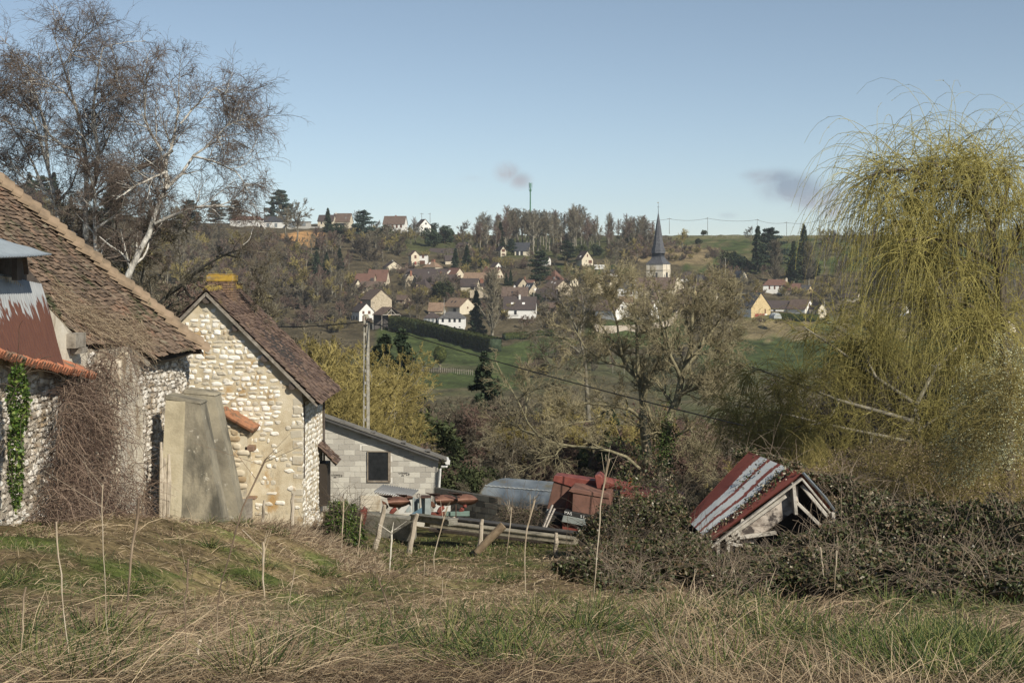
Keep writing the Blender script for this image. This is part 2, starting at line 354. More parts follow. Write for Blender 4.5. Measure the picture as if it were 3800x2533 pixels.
oldwood = mat('weathered_timber', [(.12, .105, .085), (.24, .215, .18), (.34, .31, .27)], scale=5, stretch=(1, 1, 1), bump=.5, bscale=30)
darkwood = mat('dark_timber', [(.05, .04, .035), (.11, .09, .075)], scale=6, bump=.4, bscale=30)
lichen = mat('lichened_mortar', [(.18, .13, .06), (.36, .23, .04), (.46, .30, .05)], scale=5, bump=.5, second=((.25, .22, .18), 6, .55, .65, (1, 1, 1)))
brick = mat('old_brick', [(.20, .13, .09), (.33, .25, .18), (.42, .36, .29)], scale=6, bump=.5, attr=True, attrmix=.6, second=((.45, .30, .06), 3.5, .58, .7, (1, 1, 1)))
conc = mat('stained_concrete', [(.14, .125, .095), (.25, .225, .17), (.36, .32, .235)], scale=1.1, bump=.5, bscale=18, second=[((.08, .075, .06), 1.4, .5, .66, (1, 1, .35)), ((.46, .43, .36), 3.5, .62, .7, (1, 1, 1))])
conc_c = mat('cream_concrete', [(.30, .26, .18), (.43, .38, .27), (.52, .47, .36)], scale=1.2, bump=.5, bscale=18, second=((.20, .19, .12), 1.6, .55, .68, (1, 1, .4)))

# ------------------------------------------------------------------ stone house with the white gable
def stone_house():
    rng = np.random.default_rng(11); x0, x1, y0, y1 = -11.9, -6.2, 42.0, 46.6; xc = -9.0; zr = -.72; ze = -3.62; zb = -9.6
    h = empty('stone_house', (xc, 44.3, -7.8), 'narrow old house with a white limestone gable, brown tile roof and lichened brick chimney', 'house')
    b = MB()
    b.prism([(x0, y0, zb), (x1, y0, zb), (x1, y0, ze), (xc, y0, zr), (x0, y0, ze - .1)], (0, y1 - y0, 0)); wall = b.obj('wall', [mortar], h)
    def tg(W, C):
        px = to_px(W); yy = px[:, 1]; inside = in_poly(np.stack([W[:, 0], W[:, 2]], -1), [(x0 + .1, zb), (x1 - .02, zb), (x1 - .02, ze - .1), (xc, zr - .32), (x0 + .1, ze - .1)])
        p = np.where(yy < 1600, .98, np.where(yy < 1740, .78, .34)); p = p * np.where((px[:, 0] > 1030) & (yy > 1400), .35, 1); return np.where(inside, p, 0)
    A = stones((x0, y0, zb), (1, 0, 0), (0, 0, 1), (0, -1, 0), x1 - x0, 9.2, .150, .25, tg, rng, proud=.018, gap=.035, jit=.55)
    def ts(W, C): return np.where((W[:, 1] < y1 - .1) & (W[:, 2] < ze - .05) & (W[:, 1] > y0 + .08), .93, 0)
    B = stones((x1, y0, zb), (0, 1, 0), (0, 0, 1), (1, 0, 0), y1 - y0, 6.2, .14, .24, ts, rng, proud=.018, gap=.03, jit=.5)
    Vs = np.concatenate([A[0], B[0]]); Q = np.concatenate([A[1], B[1] + len(A[0])]); T = np.concatenate([A[2], B[2] + len(A[0])])
    link('wall_stones', mesh_np('wall_stones', Vs, Q, T, [lime], smooth=True, attr=np.concatenate([A[3], B[3]])), wall, keep=True)
    # quoins on the near corner
    q = MB(); z = zb
    while z < ze - .35:
        hh = rng.uniform(.16, .34); w = rng.uniform(.18, .42)
        if rng.random() < .75:
            q = MB(); q.box((x1 - w / 2 + .02, y0 + .135 + rng.uniform(-.02, .02), z + hh / 2), (w, .3, hh - .03), M=np.array(Matrix.Rotation(rng.normal(0, .05), 3, 'Y'))); q.obj('corner_stone', [lime], h, bevel=.03)
        z += hh
    # roof: two tiled slopes over boards
    sl = math.hypot(3.0, zr + .12 - (ze - .12)); R = empty
    top = np.array([xc, 0, zr + .10]); ov = .42; ext = 3.0 + ov * .72
    rb = MB()
    for s in (1, -1):
        e = np.array([xc + s * ext, 0, zr + .10 - ext * 1.0])
        a = [(top[0], y0 - .10, top[2]), (e[0], y0 - .10, e[2]), (e[0], y1 + .25, e[2]), (top[0], y1 + .25, top[2])]
        rb.prism(a, (0, 0, -.07))
    roof = rb.obj('roof', [under], h)
    Vs, Qs, At = [], [], []; off = 0
    for s in (1, -1):
        ev = np.array([xc + s * (ext + .06), y0 - .13, zr + .12 - (ext + .06)]); up = np.array([-s, 0, 1.]) / math.sqrt(2); n = np.array([s, 0, 1.]) / math.sqrt(2)
        Lr = (ext + .06) * math.sqrt(2)
        v, qq, a = tiles(ev, (0, 1, 0), up, n, y1 - y0 + .43, Lr - .02, .17, .105, lambda W, cu, cv: (cu < y1 - y0 + .42), rng, sag=lambda cu, cv: -.06 * np.sin(cu * .65) * np.sin(cv * .8))
        if s < 0: qq = qq[:, ::-1]
        Vs.append(v); Qs.append(qq + off); At.append(a); off += len(v)
    link('roof_tiles', mesh_np('roof_tiles', np.concatenate(Vs), np.concatenate(Qs), None, [tile_d], smooth=False, attr=np.concatenate(At)), roof)
    rd = MB()
    for i in range(15): rd.tube([(xc, y0 - .1 + i * .35, zr + .13 + .01 * (i % 2)), (xc, y0 + .08 + i * .35, zr + .15)], .12, 8)
    rd.obj('ridge_tiles', [mat('mossy_ridge', [(.10, .08, .05), (.24, .18, .06), (.35, .25, .05)], scale=4, bump=.4)], roof)
    for s in (1, -1):
        bb = MB(); bb.beam((xc, y0 - .11, zr - .02), (xc + s * (ext - .03), y0 - .11, zr + .01 - ext), .05, .20, up=(0, 1, 0)); bb.beam((xc, y0 - .15, zr + .045), (xc + s * (ext - .1), y0 - .15, zr + .14 - ext), .03, .07, up=(0, 1, 0)); bb.obj('barge_board', [oldwood], h)
    for (px, py, r) in ((768, 1110, .13), (874, 1216, .10), (984, 1328, .12), (1085, 1432, .11)):
        p = P(px, py, y0 - .1); bm = MB(); bm.tube([(p[0], y0 - .16, p[2]), (p[0], y0 + .1, p[2])], r, 9); bm.obj('purlin_end', [darkwood], h)
    # chimney
    c = empty('chimney', (-9.0, 44.0, -.6), None, None); c.parent = h; c.matrix_parent_inverse = Matrix.Translation(h.location).inverted()
    cb = MB(); 
    zc0, zc1 = -1.0, -.36
    cx0, cx1 = -9.34, -8.60
    cb.box(((cx0 + cx1) / 2, 44.0, (zc0 + zc1) / 2), (cx1 - cx0 - .04, .6, zc1 - zc0)); cb.obj('chimney_stack', [mortar], c)
    rows = []; 
    bk = MB(); z = zc0; k = 0
    while z < zc1 - .05:
        for face in range(2):
            x = cx0 + (.0 if k % 2 else -.11)
            if face == 0:
                while x < cx1 - .02:
                    a_, b_ = max(x, cx0), min(x + .22, cx1)
                    if b_ - a_ > .04: bk.box(((a_ + b_) / 2, 43.68, z + .035), (b_ - a_ - .014, .06, .055))
                    x += .225
            else:
                for yy in (43.76, 43.98, 44.2): bk.box((cx1 - .005, yy + (.08 if k % 2 else 0) - .02, z + .035), (.05, .2, .055))
        z += .072; k += 1
    bk.obj('brickwork', [brick], c, bevel=.006)
    cp = MB(); cp.box(((cx0 + cx1) / 2, 44.0, zc1 + .085), (cx1 - cx0 + .1, .76, .19)); cp.box(((cx0 + cx1) / 2, 44.0, zc1 + .20), (cx1 - cx0 + .02, .64, .05)); cp.obj('chimney_cap', [lichen], c, bevel=.02)
    # drain strip on the side wall
    dp = MB(); dp.tube([(x1 + .07, y1 - .25, ze - .1), (x1 + .07, y1 - .2, -6.4)], .035, 6); dp.obj('downpipe', [darkwood], h)
    dp = MB(); dp.beam((x1 + .02, y0 + .32, ze - .35), (x1 + .02, y0 + .34, -6.2), .03, .09); dp.obj('wall_post', [darkwood], h)
    # little awning at the far end of the side wall
    aw = MB(); a0 = P(1192, 1646, 46.2); a1 = P(1256, 1712, 46.2)
    aw.prism([(x1, 45.5, a0[2]), (a1[0], 45.5, a1[2]), (a1[0], 46.5, a1[2] + .02), (x1, 46.5, a0[2] + .02)], (0, 0, -.05)); awn = aw.obj('side_awning', [darkwood], h)
    up = np.array([x1 - a1[0], 0, a0[2] - a1[2]]); Lu = np.linalg.norm(up); up /= Lu; n = np.cross((0, 1, 0), up); n = n if n[2] > 0 else -n
    v, qq, a = tiles((a1[0] + .03, 45.42, a1[2] + .02), (0, 1, 0), up, n, 1.1, Lu, .16, .11, lambda W, cu, cv: cu < 1.1, rng)
    link('awning_tiles', mesh_np('awning_tiles', v, qq, None, [tile_d], smooth=False, attr=a), awn)
    dw = MB(); dw.box((x1 + .14, 46.0, -6.9), (.28, .8, 1.35)); dw.obj('side_cupboard', [under], h)
    # small stone annex on the gable
    an = MB(); ax0, ax1, ay = P(800, 0, 41.2)[0], P(918, 0, 41.2)[0], 41.2; za = P(0, 1540, ay)[2]; zs = P(0, 1592, ay)[2]; apx = P(836, 0, ay)[0]
    an.prism([(ax0, ay, -8.6), (ax1 - .1, ay, -8.6), (ax1, ay, zs), (apx, ay, za), (ax0, ay, za - .35)], (0, .8, 0)); anx = an.obj('annex', [mortar], h)
    def ta(W, C): return np.where(in_poly(np.stack([W[:, 0], W[:, 2]], -1), [(ax0, -8.2), (ax1 - .12, -8.2), (ax1 - .05, zs), (apx, za - .1), (ax0, za - .4)]), .8, 0)
    v, qq, tt, a = stones((ax0, ay, -8.2), (1, 0, 0), (0, 0, 1), (0, -1, 0), 1.1, 4.2, .19, .3, ta, rng, proud=.03)
    link('annex_stones', mesh_np('annex_stones', v, qq, tt, [mat('tan_stone', [(.30, .22, .13), (.46, .38, .26), (.56, .50, .39)], scale=5, attr=True, bump=.5)], smooth=True, attr=a), anx)
    ro = MB()
    for i in range(6):                          # round canal tiles running down the slope
        yy = ay - .12 + i * .17
        ro.tube([(apx - .02, yy, za + .06), (ax1 + .2, yy, zs - .02)], .085, 8)
    for i in range(2): ro.tube([(apx - .15 + i * .32, ay - .15, za + .1 - .13 * i), (apx - .12 + i * .32, ay + .7, za + .1 - .13 * i)], .1, 8)
    ro.tube([(apx, ay - .1, za + .02), (ax0 - .05, ay - .1, za - .33)], .085, 8)
    ro.obj('annex_tiles', [mat('red_canal_tile', [(.16, .09, .055), (.30, .14, .075), (.36, .17, .09)], scale=6, bump=.3, second=((.12, .10, .07), 4, .5, .65, (1, 1, 1)))], anx)
    bt = MB(); bt.box((ax1 + .05, ay + .2, P(0, 1665, ay)[2]), (.28, .4, .16)); bt.obj('stone_shelf', [brick], anx, bevel=.02); bt = MB(); bt.box((ax1 + .02, ay + .2, P(0, 1850, ay)[2]), (.42, .4, .07)); bt.obj('stone_shelf', [brick], anx, bevel=.02)
    dd = MB(); dd.box((ax1 - .02, ay - .02, P(0, 1900, ay)[2]), (.34, .06, .8)); dd.obj('annex_door', [oldwood], anx)
stone_house()
# ------------------------------------------------------------------ the long barn on the left
def barn():
    rng = np.random.default_rng(5); t48 = math.tan(math.radians(48))
    K = np.array([-8.35, 38.0, -2.16]); n = np.array([t48, -.07 * t48 * 1.0, 1.0])   # z = -2.16 + t(xe(y) - x), xe = -8.35 - .07(38 - y)
    n = np.array([t48, -.07 * t48, 1.0]); p0 = K; nn = n / np.linalg.norm(n)
    h = empty('barn', (-11, 32, -6), 'long stone barn with a steep mossy clay tile roof, ruined eaves and vine-grown wall', 'barn')
    ue = np.array([-.07, -1.0, 0]); ue /= np.linalg.norm(ue); up = np.cross(ue, nn); up = up if up[2] > 0 else -up
    roofpoly = [(-260, 470), (35, 672), (748, 1296), (742, 1306), (700, 1312), (640, 1326), (568, 1338), (524, 1302), (484, 1268), (440, 1276), (360, 1288), (328, 1292), (250, 1216), (172, 1132), (60, 1010), (-260, 1000)]
    b = MB(); pp = plane_pts([(-260, 480), (35, 690), (735, 1290), (700, 1303), (640, 1318), (566, 1328), (524, 1294), (484, 1262), (440, 1268), (360, 1280), (330, 1284), (250, 1208), (176, 1126), (60, 1010), (-260, 1000)], p0, nn)
    b.prism([p - nn * .16 for p in pp], -nn * .12); roof = b.obj('roof', [under], h)
    o = K + ue * -.4 - up * .12
    test = lambda W, cu, cv: in_poly(to_px(W), roofpoly)
    v, q, a = tiles(o, ue, up, nn, 24, 9.5, .175, .125, test, rng, sag=lambda cu, cv: -.07 * np.sin(cu * .45) * np.sin(cv * .5) + .05 * (fbm(cu * .7, cv * .7) - .5), lift=.03, rough=.015)
    q = q if np.dot(np.cross(ue, up), nn) > 0 else q[:, ::-1]
    link('roof_tiles', mesh_np('roof_tiles', v, q, None, [tile_b], smooth=False, attr=a), roof)
    # far slope beyond the hip and the long back slope
    hp0 = on_plane(748, 1296, p0, nn); hp1 = on_plane(-260, 470, p0, nn)
    b = MB(); b.prism([hp0, hp1, hp1 + np.array([-6, 3.5, -7.0]), hp0 + np.array([-8.0, .6, -.3])], (0, 0, -.12)); b.obj('far_slope', [tile_b], roof)
    # hip tiles: a band of half round tiles with a strip of dark tile ends beyond
    hb = MB(); ht = hp1 - hp0; LL = np.linalg.norm(ht); ht /= LL; s = -.1; side = np.cross(ht, nn); side /= np.linalg.norm(side)
    N_ = []
    while s < LL:
        w = .26 * rng.uniform(.9, 1.08); j = rng.normal(0, .012, 3)
        c = hp0 + ht * s + nn * .035 + j; e = c + ht * .42 + nn * -.02
        ring = []
        for pt, ex in ((c, .085), (e, 0)):
            for k in range(7):
                a_ = math.pi * k / 6; ring.append(pt + side * math.cos(a_) * w + nn * (math.sin(a_) * .13 + ex))
        fs = [(k, k + 1, k + 8, k + 7) for k in range(6)] + [tuple(range(7))]
        hb.add(ring, fs); s += .29 * rng.uniform(.92, 1.06)
    hb.obj('hip_tiles', [mat('hip_clay', [(.13, .10, .07), (.23, .17, .115), (.29, .215, .15)], scale=2.2, bump=.4, second=((.08, .075, .04), 3, .58, .7, (1, 1, 1)))], roof)
    sd = side if side[0] > 0 else -side
    v, q, a = tiles(hp0 + sd * .2 - nn * .08, ht, (sd * -.9 + nn * .35), sd * .4 + nn, LL, .24, .15, .09, lambda W, cu, cv: cu < LL, rng, lift=.03)
    link('hip_edge_tiles', mesh_np('hip_edge_tiles', v, q, None, [tile_b], smooth=False, attr=a), roof)
    # rake boards where the eaves are broken
    for A, B in (((168, 1126), (325, 1290)), ((480, 1262), (566, 1340))):
        a0 = on_plane(*A, p0, nn) - nn * .12; b0 = on_plane(*B, p0, nn) - nn * .12
        r = MB(); r.beam(a0, b0, .16, .07, up=nn); r.obj('rake_board', [oldwood], h)
    # walls
    xa, xb = -9.3, -8.9
    WA = [(-260, 990), (50, 1030), (172, 1134), (326, 1294), (440, 1300), (440, 2080), (-260, 2150)]
    b = MB(); b.prism([on_x(px, py, xa) for px, py in WA], (-.55, 0, 0)); wA = b.obj('wall', [dirtmortar], h)
    WB = [(430, 1296), (480, 1286), (560, 1330), (640, 1322), (703, 1306), (700, 2060), (430, 2060)]
    b = MB(); b.prism([on_x(px, py, xb) for px, py in WB], (-.75, 0, 0)); wB = b.obj('wall', [dirtmortar], h)
    e1 = on_x(700, 1310, xb)
    b = MB(); b.box((xb - 4.3, e1[1] - .3, -5.6), (8.0, .55, 6.6)); b.obj('end_wall', [dirtmortar], h)
    for wl, x, ylo, yhi, zt, pr, poly in ((wA, xa, 22.0, 33.3, -.8, .93, [(-260, 1330), (210, 1400), (300, 1300), (440, 1310), (440, 2080), (-260, 2150)]), (wB, xb, 33.5, 39.3, -2.2, .95, WB)):
        def tw(W, C, poly=poly, pr=pr):
            p = to_px(W); return np.where(in_poly(p, poly) & ~((p[:, 0] > 436) & (p[:, 0] < 512)), pr, 0)
        v, q, t, a = stones((x, ylo, -8.6), (0, 1, 0), (0, 0, 1), (1, 0, 0), yhi - ylo, 8.6 + zt, .12, .18, tw, rng, proud=.04, jit=.65)
        link('wall_stones', mesh_np('wall_stones', v, q, t, [rubble], smooth=False, attr=a), wl)
    # rendered pier between the two wall lengths, patches of render
    pr = MB(); pr.prism([on_x(px, py, -8.75) for px, py in ((448, 1340), (478, 1300), (506, 1390), (530, 1480), (538, 1940), (512, 2040), (470, 2040), (440, 1900), (446, 1600))], (-.7, 0, 0)); pr.obj('rendered_pier', [render_], h, bevel=.04)
    pr = MB(); pr.prism([on_x(px, py, -9.25) for px, py in ((186, 1150), (232, 1200), (262, 1252), (325, 1300), (322, 1400), (240, 1392), (215, 1320), (196, 1230))], (-.2, 0, 0)); pr.obj('render_patch', [render_], h)
    pr = MB()
    for px in (205, 232, 246):
        a_ = on_x(px, 1470, -9.24); c_ = on_x(px - 3, 1780, -9.24); pr.beam(a_, c_, .05, .16)
    pr.obj('timber_posts', [mat('limewashed_wood', [(.35, .32, .28), (.6, .57, .52)], scale=8)], h)
    bx = MB(); c = on_x(283, 1262, -9.15); bx.box(c, (.2, .7, .3)); bx.box(c + (0.02, .15, -.22), (.2, .5, .12)); bx.obj('old_hatch', [oldwood], h)
    # hay door with sheet iron cladding, small roof and canal tile coping
    g = empty('hay_dormer', on_x(100, 1300, -9.0), None, None); g.parent = h; g.matrix_parent_inverse = Matrix.Translation(h.location).inverted()
    g2 = lambda: g
    tp = [on_x(-260, 1000, -9.5), on_x(62, 1050, -9.5), on_x(150, 1040, -9.5)]
    def sheet(tl, tr, br, bl, amp, n_w, name, m, thick=.02):
        tl, tr, br, bl = [np.array(k, float) for k in (tl, tr, br, bl)]; nm = np.cross(tr - tl, bl - tl); nm /= np.linalg.norm(nm); nu, nv = n_w * 6, 6
        s_, t_ = np.meshgrid(np.linspace(0, 1, nu + 1), np.linspace(0, 1, nv + 1), indexing='ij')
        top = tl + s_[..., None] * (tr - tl); bot = bl + s_[..., None] * (br - bl); V = top + t_[..., None] * (bot - top)
        V = V + (amp * np.cos(s_ * n_w * 2 * math.pi) + .01 * np.sin(t_ * 7 + s_ * 9))[..., None] * nm
        V2 = np.concatenate([V.reshape(-1, 3), (V - nm * thick).reshape(-1, 3)]); i = (np.arange(nu)[:, None] * (nv + 1) + np.arange(nv)[None]); q = np.stack([i, i + 1, i + nv + 2, i + nv + 1], -1).reshape(-1, 4)
        o_ = (nu + 1) * (nv + 1); E = []
        for k in range(nu): E += [(k * (nv + 1), (k + 1) * (nv + 1), (k + 1) * (nv + 1) + o_, k * (nv + 1) + o_), (k * (nv + 1) + nv, (k + 1) * (nv + 1) + nv, (k + 1) * (nv + 1) + nv + o_, k * (nv + 1) + nv + o_)]
        return link(name, mesh_np(name, V2, np.concatenate([q, q[:, ::-1] + o_, np.array(E)]), None, [m]), g)
    galv_rust = bpy.data.materials.new('half_rusted_sheet_iron'); galv_rust.use_nodes = True
    N, L = galv_rust.node_tree.nodes, galv_rust.node_tree.links; bs = N['Principled BSDF']; bs.inputs['Roughness'].default_value = .55; bs.inputs['Metallic'].default_value = .15
    tcx = N.new('ShaderNodeTexCoord'); sp = N.new('ShaderNodeSeparateXYZ'); L.new(tcx.outputs['Object'], sp.inputs[0])
    mp = N.new('ShaderNodeMapping'); mp.inputs['Scale'].default_value = (3, 9, .5); L.new(tcx.outputs['Object'], mp.inputs[0])
    nz_ = N.new('ShaderNodeTexNoise'); nz_.inputs['Scale'].default_value = 1.3; nz_.inputs['Detail'].default_value = 5; L.new(mp.outputs[0], nz_.inputs['Vector'])
    md = N.new('ShaderNodeMath'); md.operation = 'MULTIPLY_ADD'; md.inputs[1].default_value = 1.6; L.new(nz_.outputs[0], md.inputs[0]); L.new(sp.outputs[2], md.inputs[2])
    rr = N.new('ShaderNodeMapRange'); rr.inputs['From Min'].default_value = .06; rr.inputs['From Max'].default_value = .14; L.new(md.outputs[0], rr.inputs['Value'])
    gz = N.new('ShaderNodeTexNoise'); gz.inputs['Scale'].default_value = 2.5; L.new(mp.outputs[0], gz.inputs['Vector'])
    c1 = N.new('ShaderNodeMix'); c1.data_type = 'RGBA'; L.new(gz.outputs[0], c1.inputs[0]); c1.inputs[6].default_value = (.20, .22, .24, 1); c1.inputs[7].default_value = (.42, .43, .43, 1)
    c2 = N.new('ShaderNodeMix'); c2.data_type = 'RGBA'; L.new(gz.outputs[0], c2.inputs[0]); c2.inputs[6].default_value = (.075, .03, .022, 1); c2.inputs[7].default_value = (.15, .065, .038, 1)
    cm = N.new('ShaderNodeMix'); cm.data_type = 'RGBA'; L.new(rr.outputs[0], cm.inputs[0]); L.new(c2.outputs[2], cm.inputs[6]); L.new(c1.outputs[2], cm.inputs[7]); L.new(cm.outputs[2], bs.inputs['Base Color'])
    galv = flat('pale_sheet_iron', (.40, .45, .48), rough=.45, metal=.3)
    sheet(on_x(-260, 960, -9.35), on_x(152, 1054, -9.35), on_x(242, 1375, -8.85), on_x(-260, 1275, -8.85), .012, 46, 'cladding', galv_rust)
    sheet(on_x(-260, 800, -9.6), on_x(76, 914, -9.6), on_x(192, 946, -8.65), on_x(-260, 975, -8.65), .014, 40, 'dormer_roof', galv)
    dk = MB(); dk.prism([on_x(px, py, -9.42) for px, py in ((-260, 930), (105, 940), (92, 985), (160, 1060), (-260, 1060))], (-.2, 0, 0)); dk.obj('dark_boarding', [darkwood], g)
    dk = MB(); dk.beam(on_x(62, 958, -9.1), on_x(62, 1040, -9.1), .1, .25); dk.beam(on_x(90, 950, -9.0), on_x(98, 1010, -9.2), .08, .1); dk.obj('door_post', [darkwood], g)
    cp = MB(); a_ = on_x(-260, 1235, -8.85); c_ = on_x(352, 1388, -8.85)
    k = 0; n_t = int(np.linalg.norm(c_ - a_) / .15)
    for i in range(n_t):
        p = a_ + (c_ - a_) * (i / n_t); p = p + np.array([0, 0, -.25 * (1 - abs(i / n_t - .55) * 1.2) * .3 + rng.normal(0, .008)])
        cp.tube([p + (-.38, 0, .20), p + (.06, 0, -.03)], .078, 8)
    cp.obj('coping_tiles', [mat('coping_clay', [(.17, .095, .06), (.34, .13, .07), (.42, .16, .085)], scale=3, bump=.3, second=((.12, .10, .075), 2.3, .5, .62, (1, 1, 1)))], g)
barn()

# ------------------------------------------------------------------ concrete buttresses
def buttress(label, tl, tr, bl, br, split_t, split_b, d, dep, mats):
    g = empty('buttress', P((bl + br) / 2, 1950, d), label, 'buttress', 'concrete buttresses shoring up the barn')
    b = MB()
    Pn = [P(tl[0], tl[1], d), P(tr[0], tr[1], d), P(br, 2040, d - .1), P(bl, 2040, d - .1)]
    B = [p + np.array([.0, dep, 0]) for p in Pn]; B[0] = B[0] + (0, 0, .0)
    st, sb = P(split_t[0], split_t[1], d - .02), P(split_b, 2040, d - .12)
    b.add([Pn[0], st, sb, Pn[3], B[0], B[0] + (st - Pn[0]), B[3] + (sb - Pn[3]), B[3]], [(0, 3, 2, 1), (4, 5, 6, 7), (0, 1, 5, 4), (0, 4, 7, 3), (3, 7, 6, 2)]); m1 = b.obj('rendered_edge', [conc_c], g)
    b = MB(); b.add([st, Pn[1], Pn[2], sb, B[0] + (st - Pn[0]), B[1], B[2], B[3] + (sb - Pn[3])], [(0, 3, 2, 1), (4, 5, 6, 7), (0, 1, 5, 4), (1, 2, 6, 5), (2, 3, 7, 6)]); b.obj('concrete_face', [conc], g)
    t = MB(); z = np.array([0, 0, .06]); t.hexa([Pn[0] + (-.03, -.03, 0), Pn[1] + (.04, -.03, 0), B[1] + (.04, 0, 0), B[0] + (-.03, 0, 0)], [Pn[0] + z * 2, Pn[1] + z, B[1] + z, B[0] + z * 2]); t.obj('coping', [conc], g, bevel=.02)
buttress('front tapering concrete buttress with a cream left edge leaning on the barn wall', (615, 1482), (742, 1500), 585, 846, (688, 1488), 668, 34.5, .75, None)
buttress('rear grey concrete buttress half hidden behind the front one', (682, 1460), (796, 1470), 690, 915, (700, 1462), 702, 37.2, .8, None)

# ------------------------------------------------------------------ concrete block shed
blockw = mat('concrete_block', [(.38, .36, .32), (.47, .45, .40), (.54, .52, .46)], scale=3, attr=True, attrmix=.6, bump=.5, bscale=45)
joint = flat('pale_joint', (.60, .585, .54)); darkblock = mat('sooty_block', [(.075, .07, .06), (.14, .13, .11), (.20, .19, .16)], scale=2, attr=True, bump=.5, bscale=40, second=((.05, .048, .04), 1.5, .5, .65, (1, 1, .5)))
djoint = flat('dark_joint', (.09, .085, .075))
def block_wall(o, u, n, poly_uz, zb, zt, m_block, parent, rng, L, holes=(), bl=.4, bh=.2, name='blocks', g=.014):
    V = []; Q = []; A = []; o = np.array(o, float); z = zb; k = 0
    while z < zt:
        x = -(k % 2) * bl / 2
        while x < L:
            a, b = max(x, 0), min(x + bl, L); cx, cz = (a + b) / 2, z + bh / 2
            if b - a > .05 and in_poly(np.array([[cx, cz + bh * .42]]), poly_uz)[0] and not any(h[0] - .05 < cx < h[1] + .05 and h[2] - .05 < cz < h[3] + .05 for h in holes):
                a += g / 2; b -= g / 2; c0, c1 = z + g / 2, z + bh - g / 2; pr = .012 + rng.normal(0, .002)
                f = [o + u * s + np.array([0, 0, w]) + n * pr for s, w in ((a, c0), (b, c0), (b, c1), (a, c1))]; bk = [p - n * (pr + .01) for p in f]
                i = len(V); V += f + bk; Q += [(i, i + 1, i + 2, i + 3), (i, i + 4, i + 5, i + 1), (i + 1, i + 5, i + 6, i + 2), (i + 2, i + 6, i + 7, i + 3), (i + 3, i + 7, i + 4, i)]; A += [rng.random()] * 8
            x += bl
        z += bh; k += 1
    return link(name, mesh_np(name, np.array(V), np.array(Q), None, [m_block], smooth=False, attr=np.array(A)), parent)
def text_obj(s, size, loc, ux, uz, m, parent, name='lettering', ext=.004):
    cu = bpy.data.curves.new('t', 'FONT'); cu.body = s; cu.size = size; cu.extrude = ext; cu.align_x = 'CENTER'; cu.align_y = 'CENTER'; cu.space_character = 1.15
    o = bpy.data.objects.new('t', cu); COL.objects.link(o); bpy.context.view_layer.update()
    me = bpy.data.meshes.new_from_object(o.evaluated_get(bpy.context.evaluated_depsgraph_get())); bpy.data.objects.remove(o)
    ux = Vector(ux).normalized(); uz = Vector(uz).normalized(); uy = ux.cross(uz)
    M = Matrix((ux, uz, uy)).transposed().to_4x4(); M.translation = Vector([float(c) for c in loc]); me.transform(M); me.materials.clear(); me.materials.append(m)
    return link(name, me, parent)
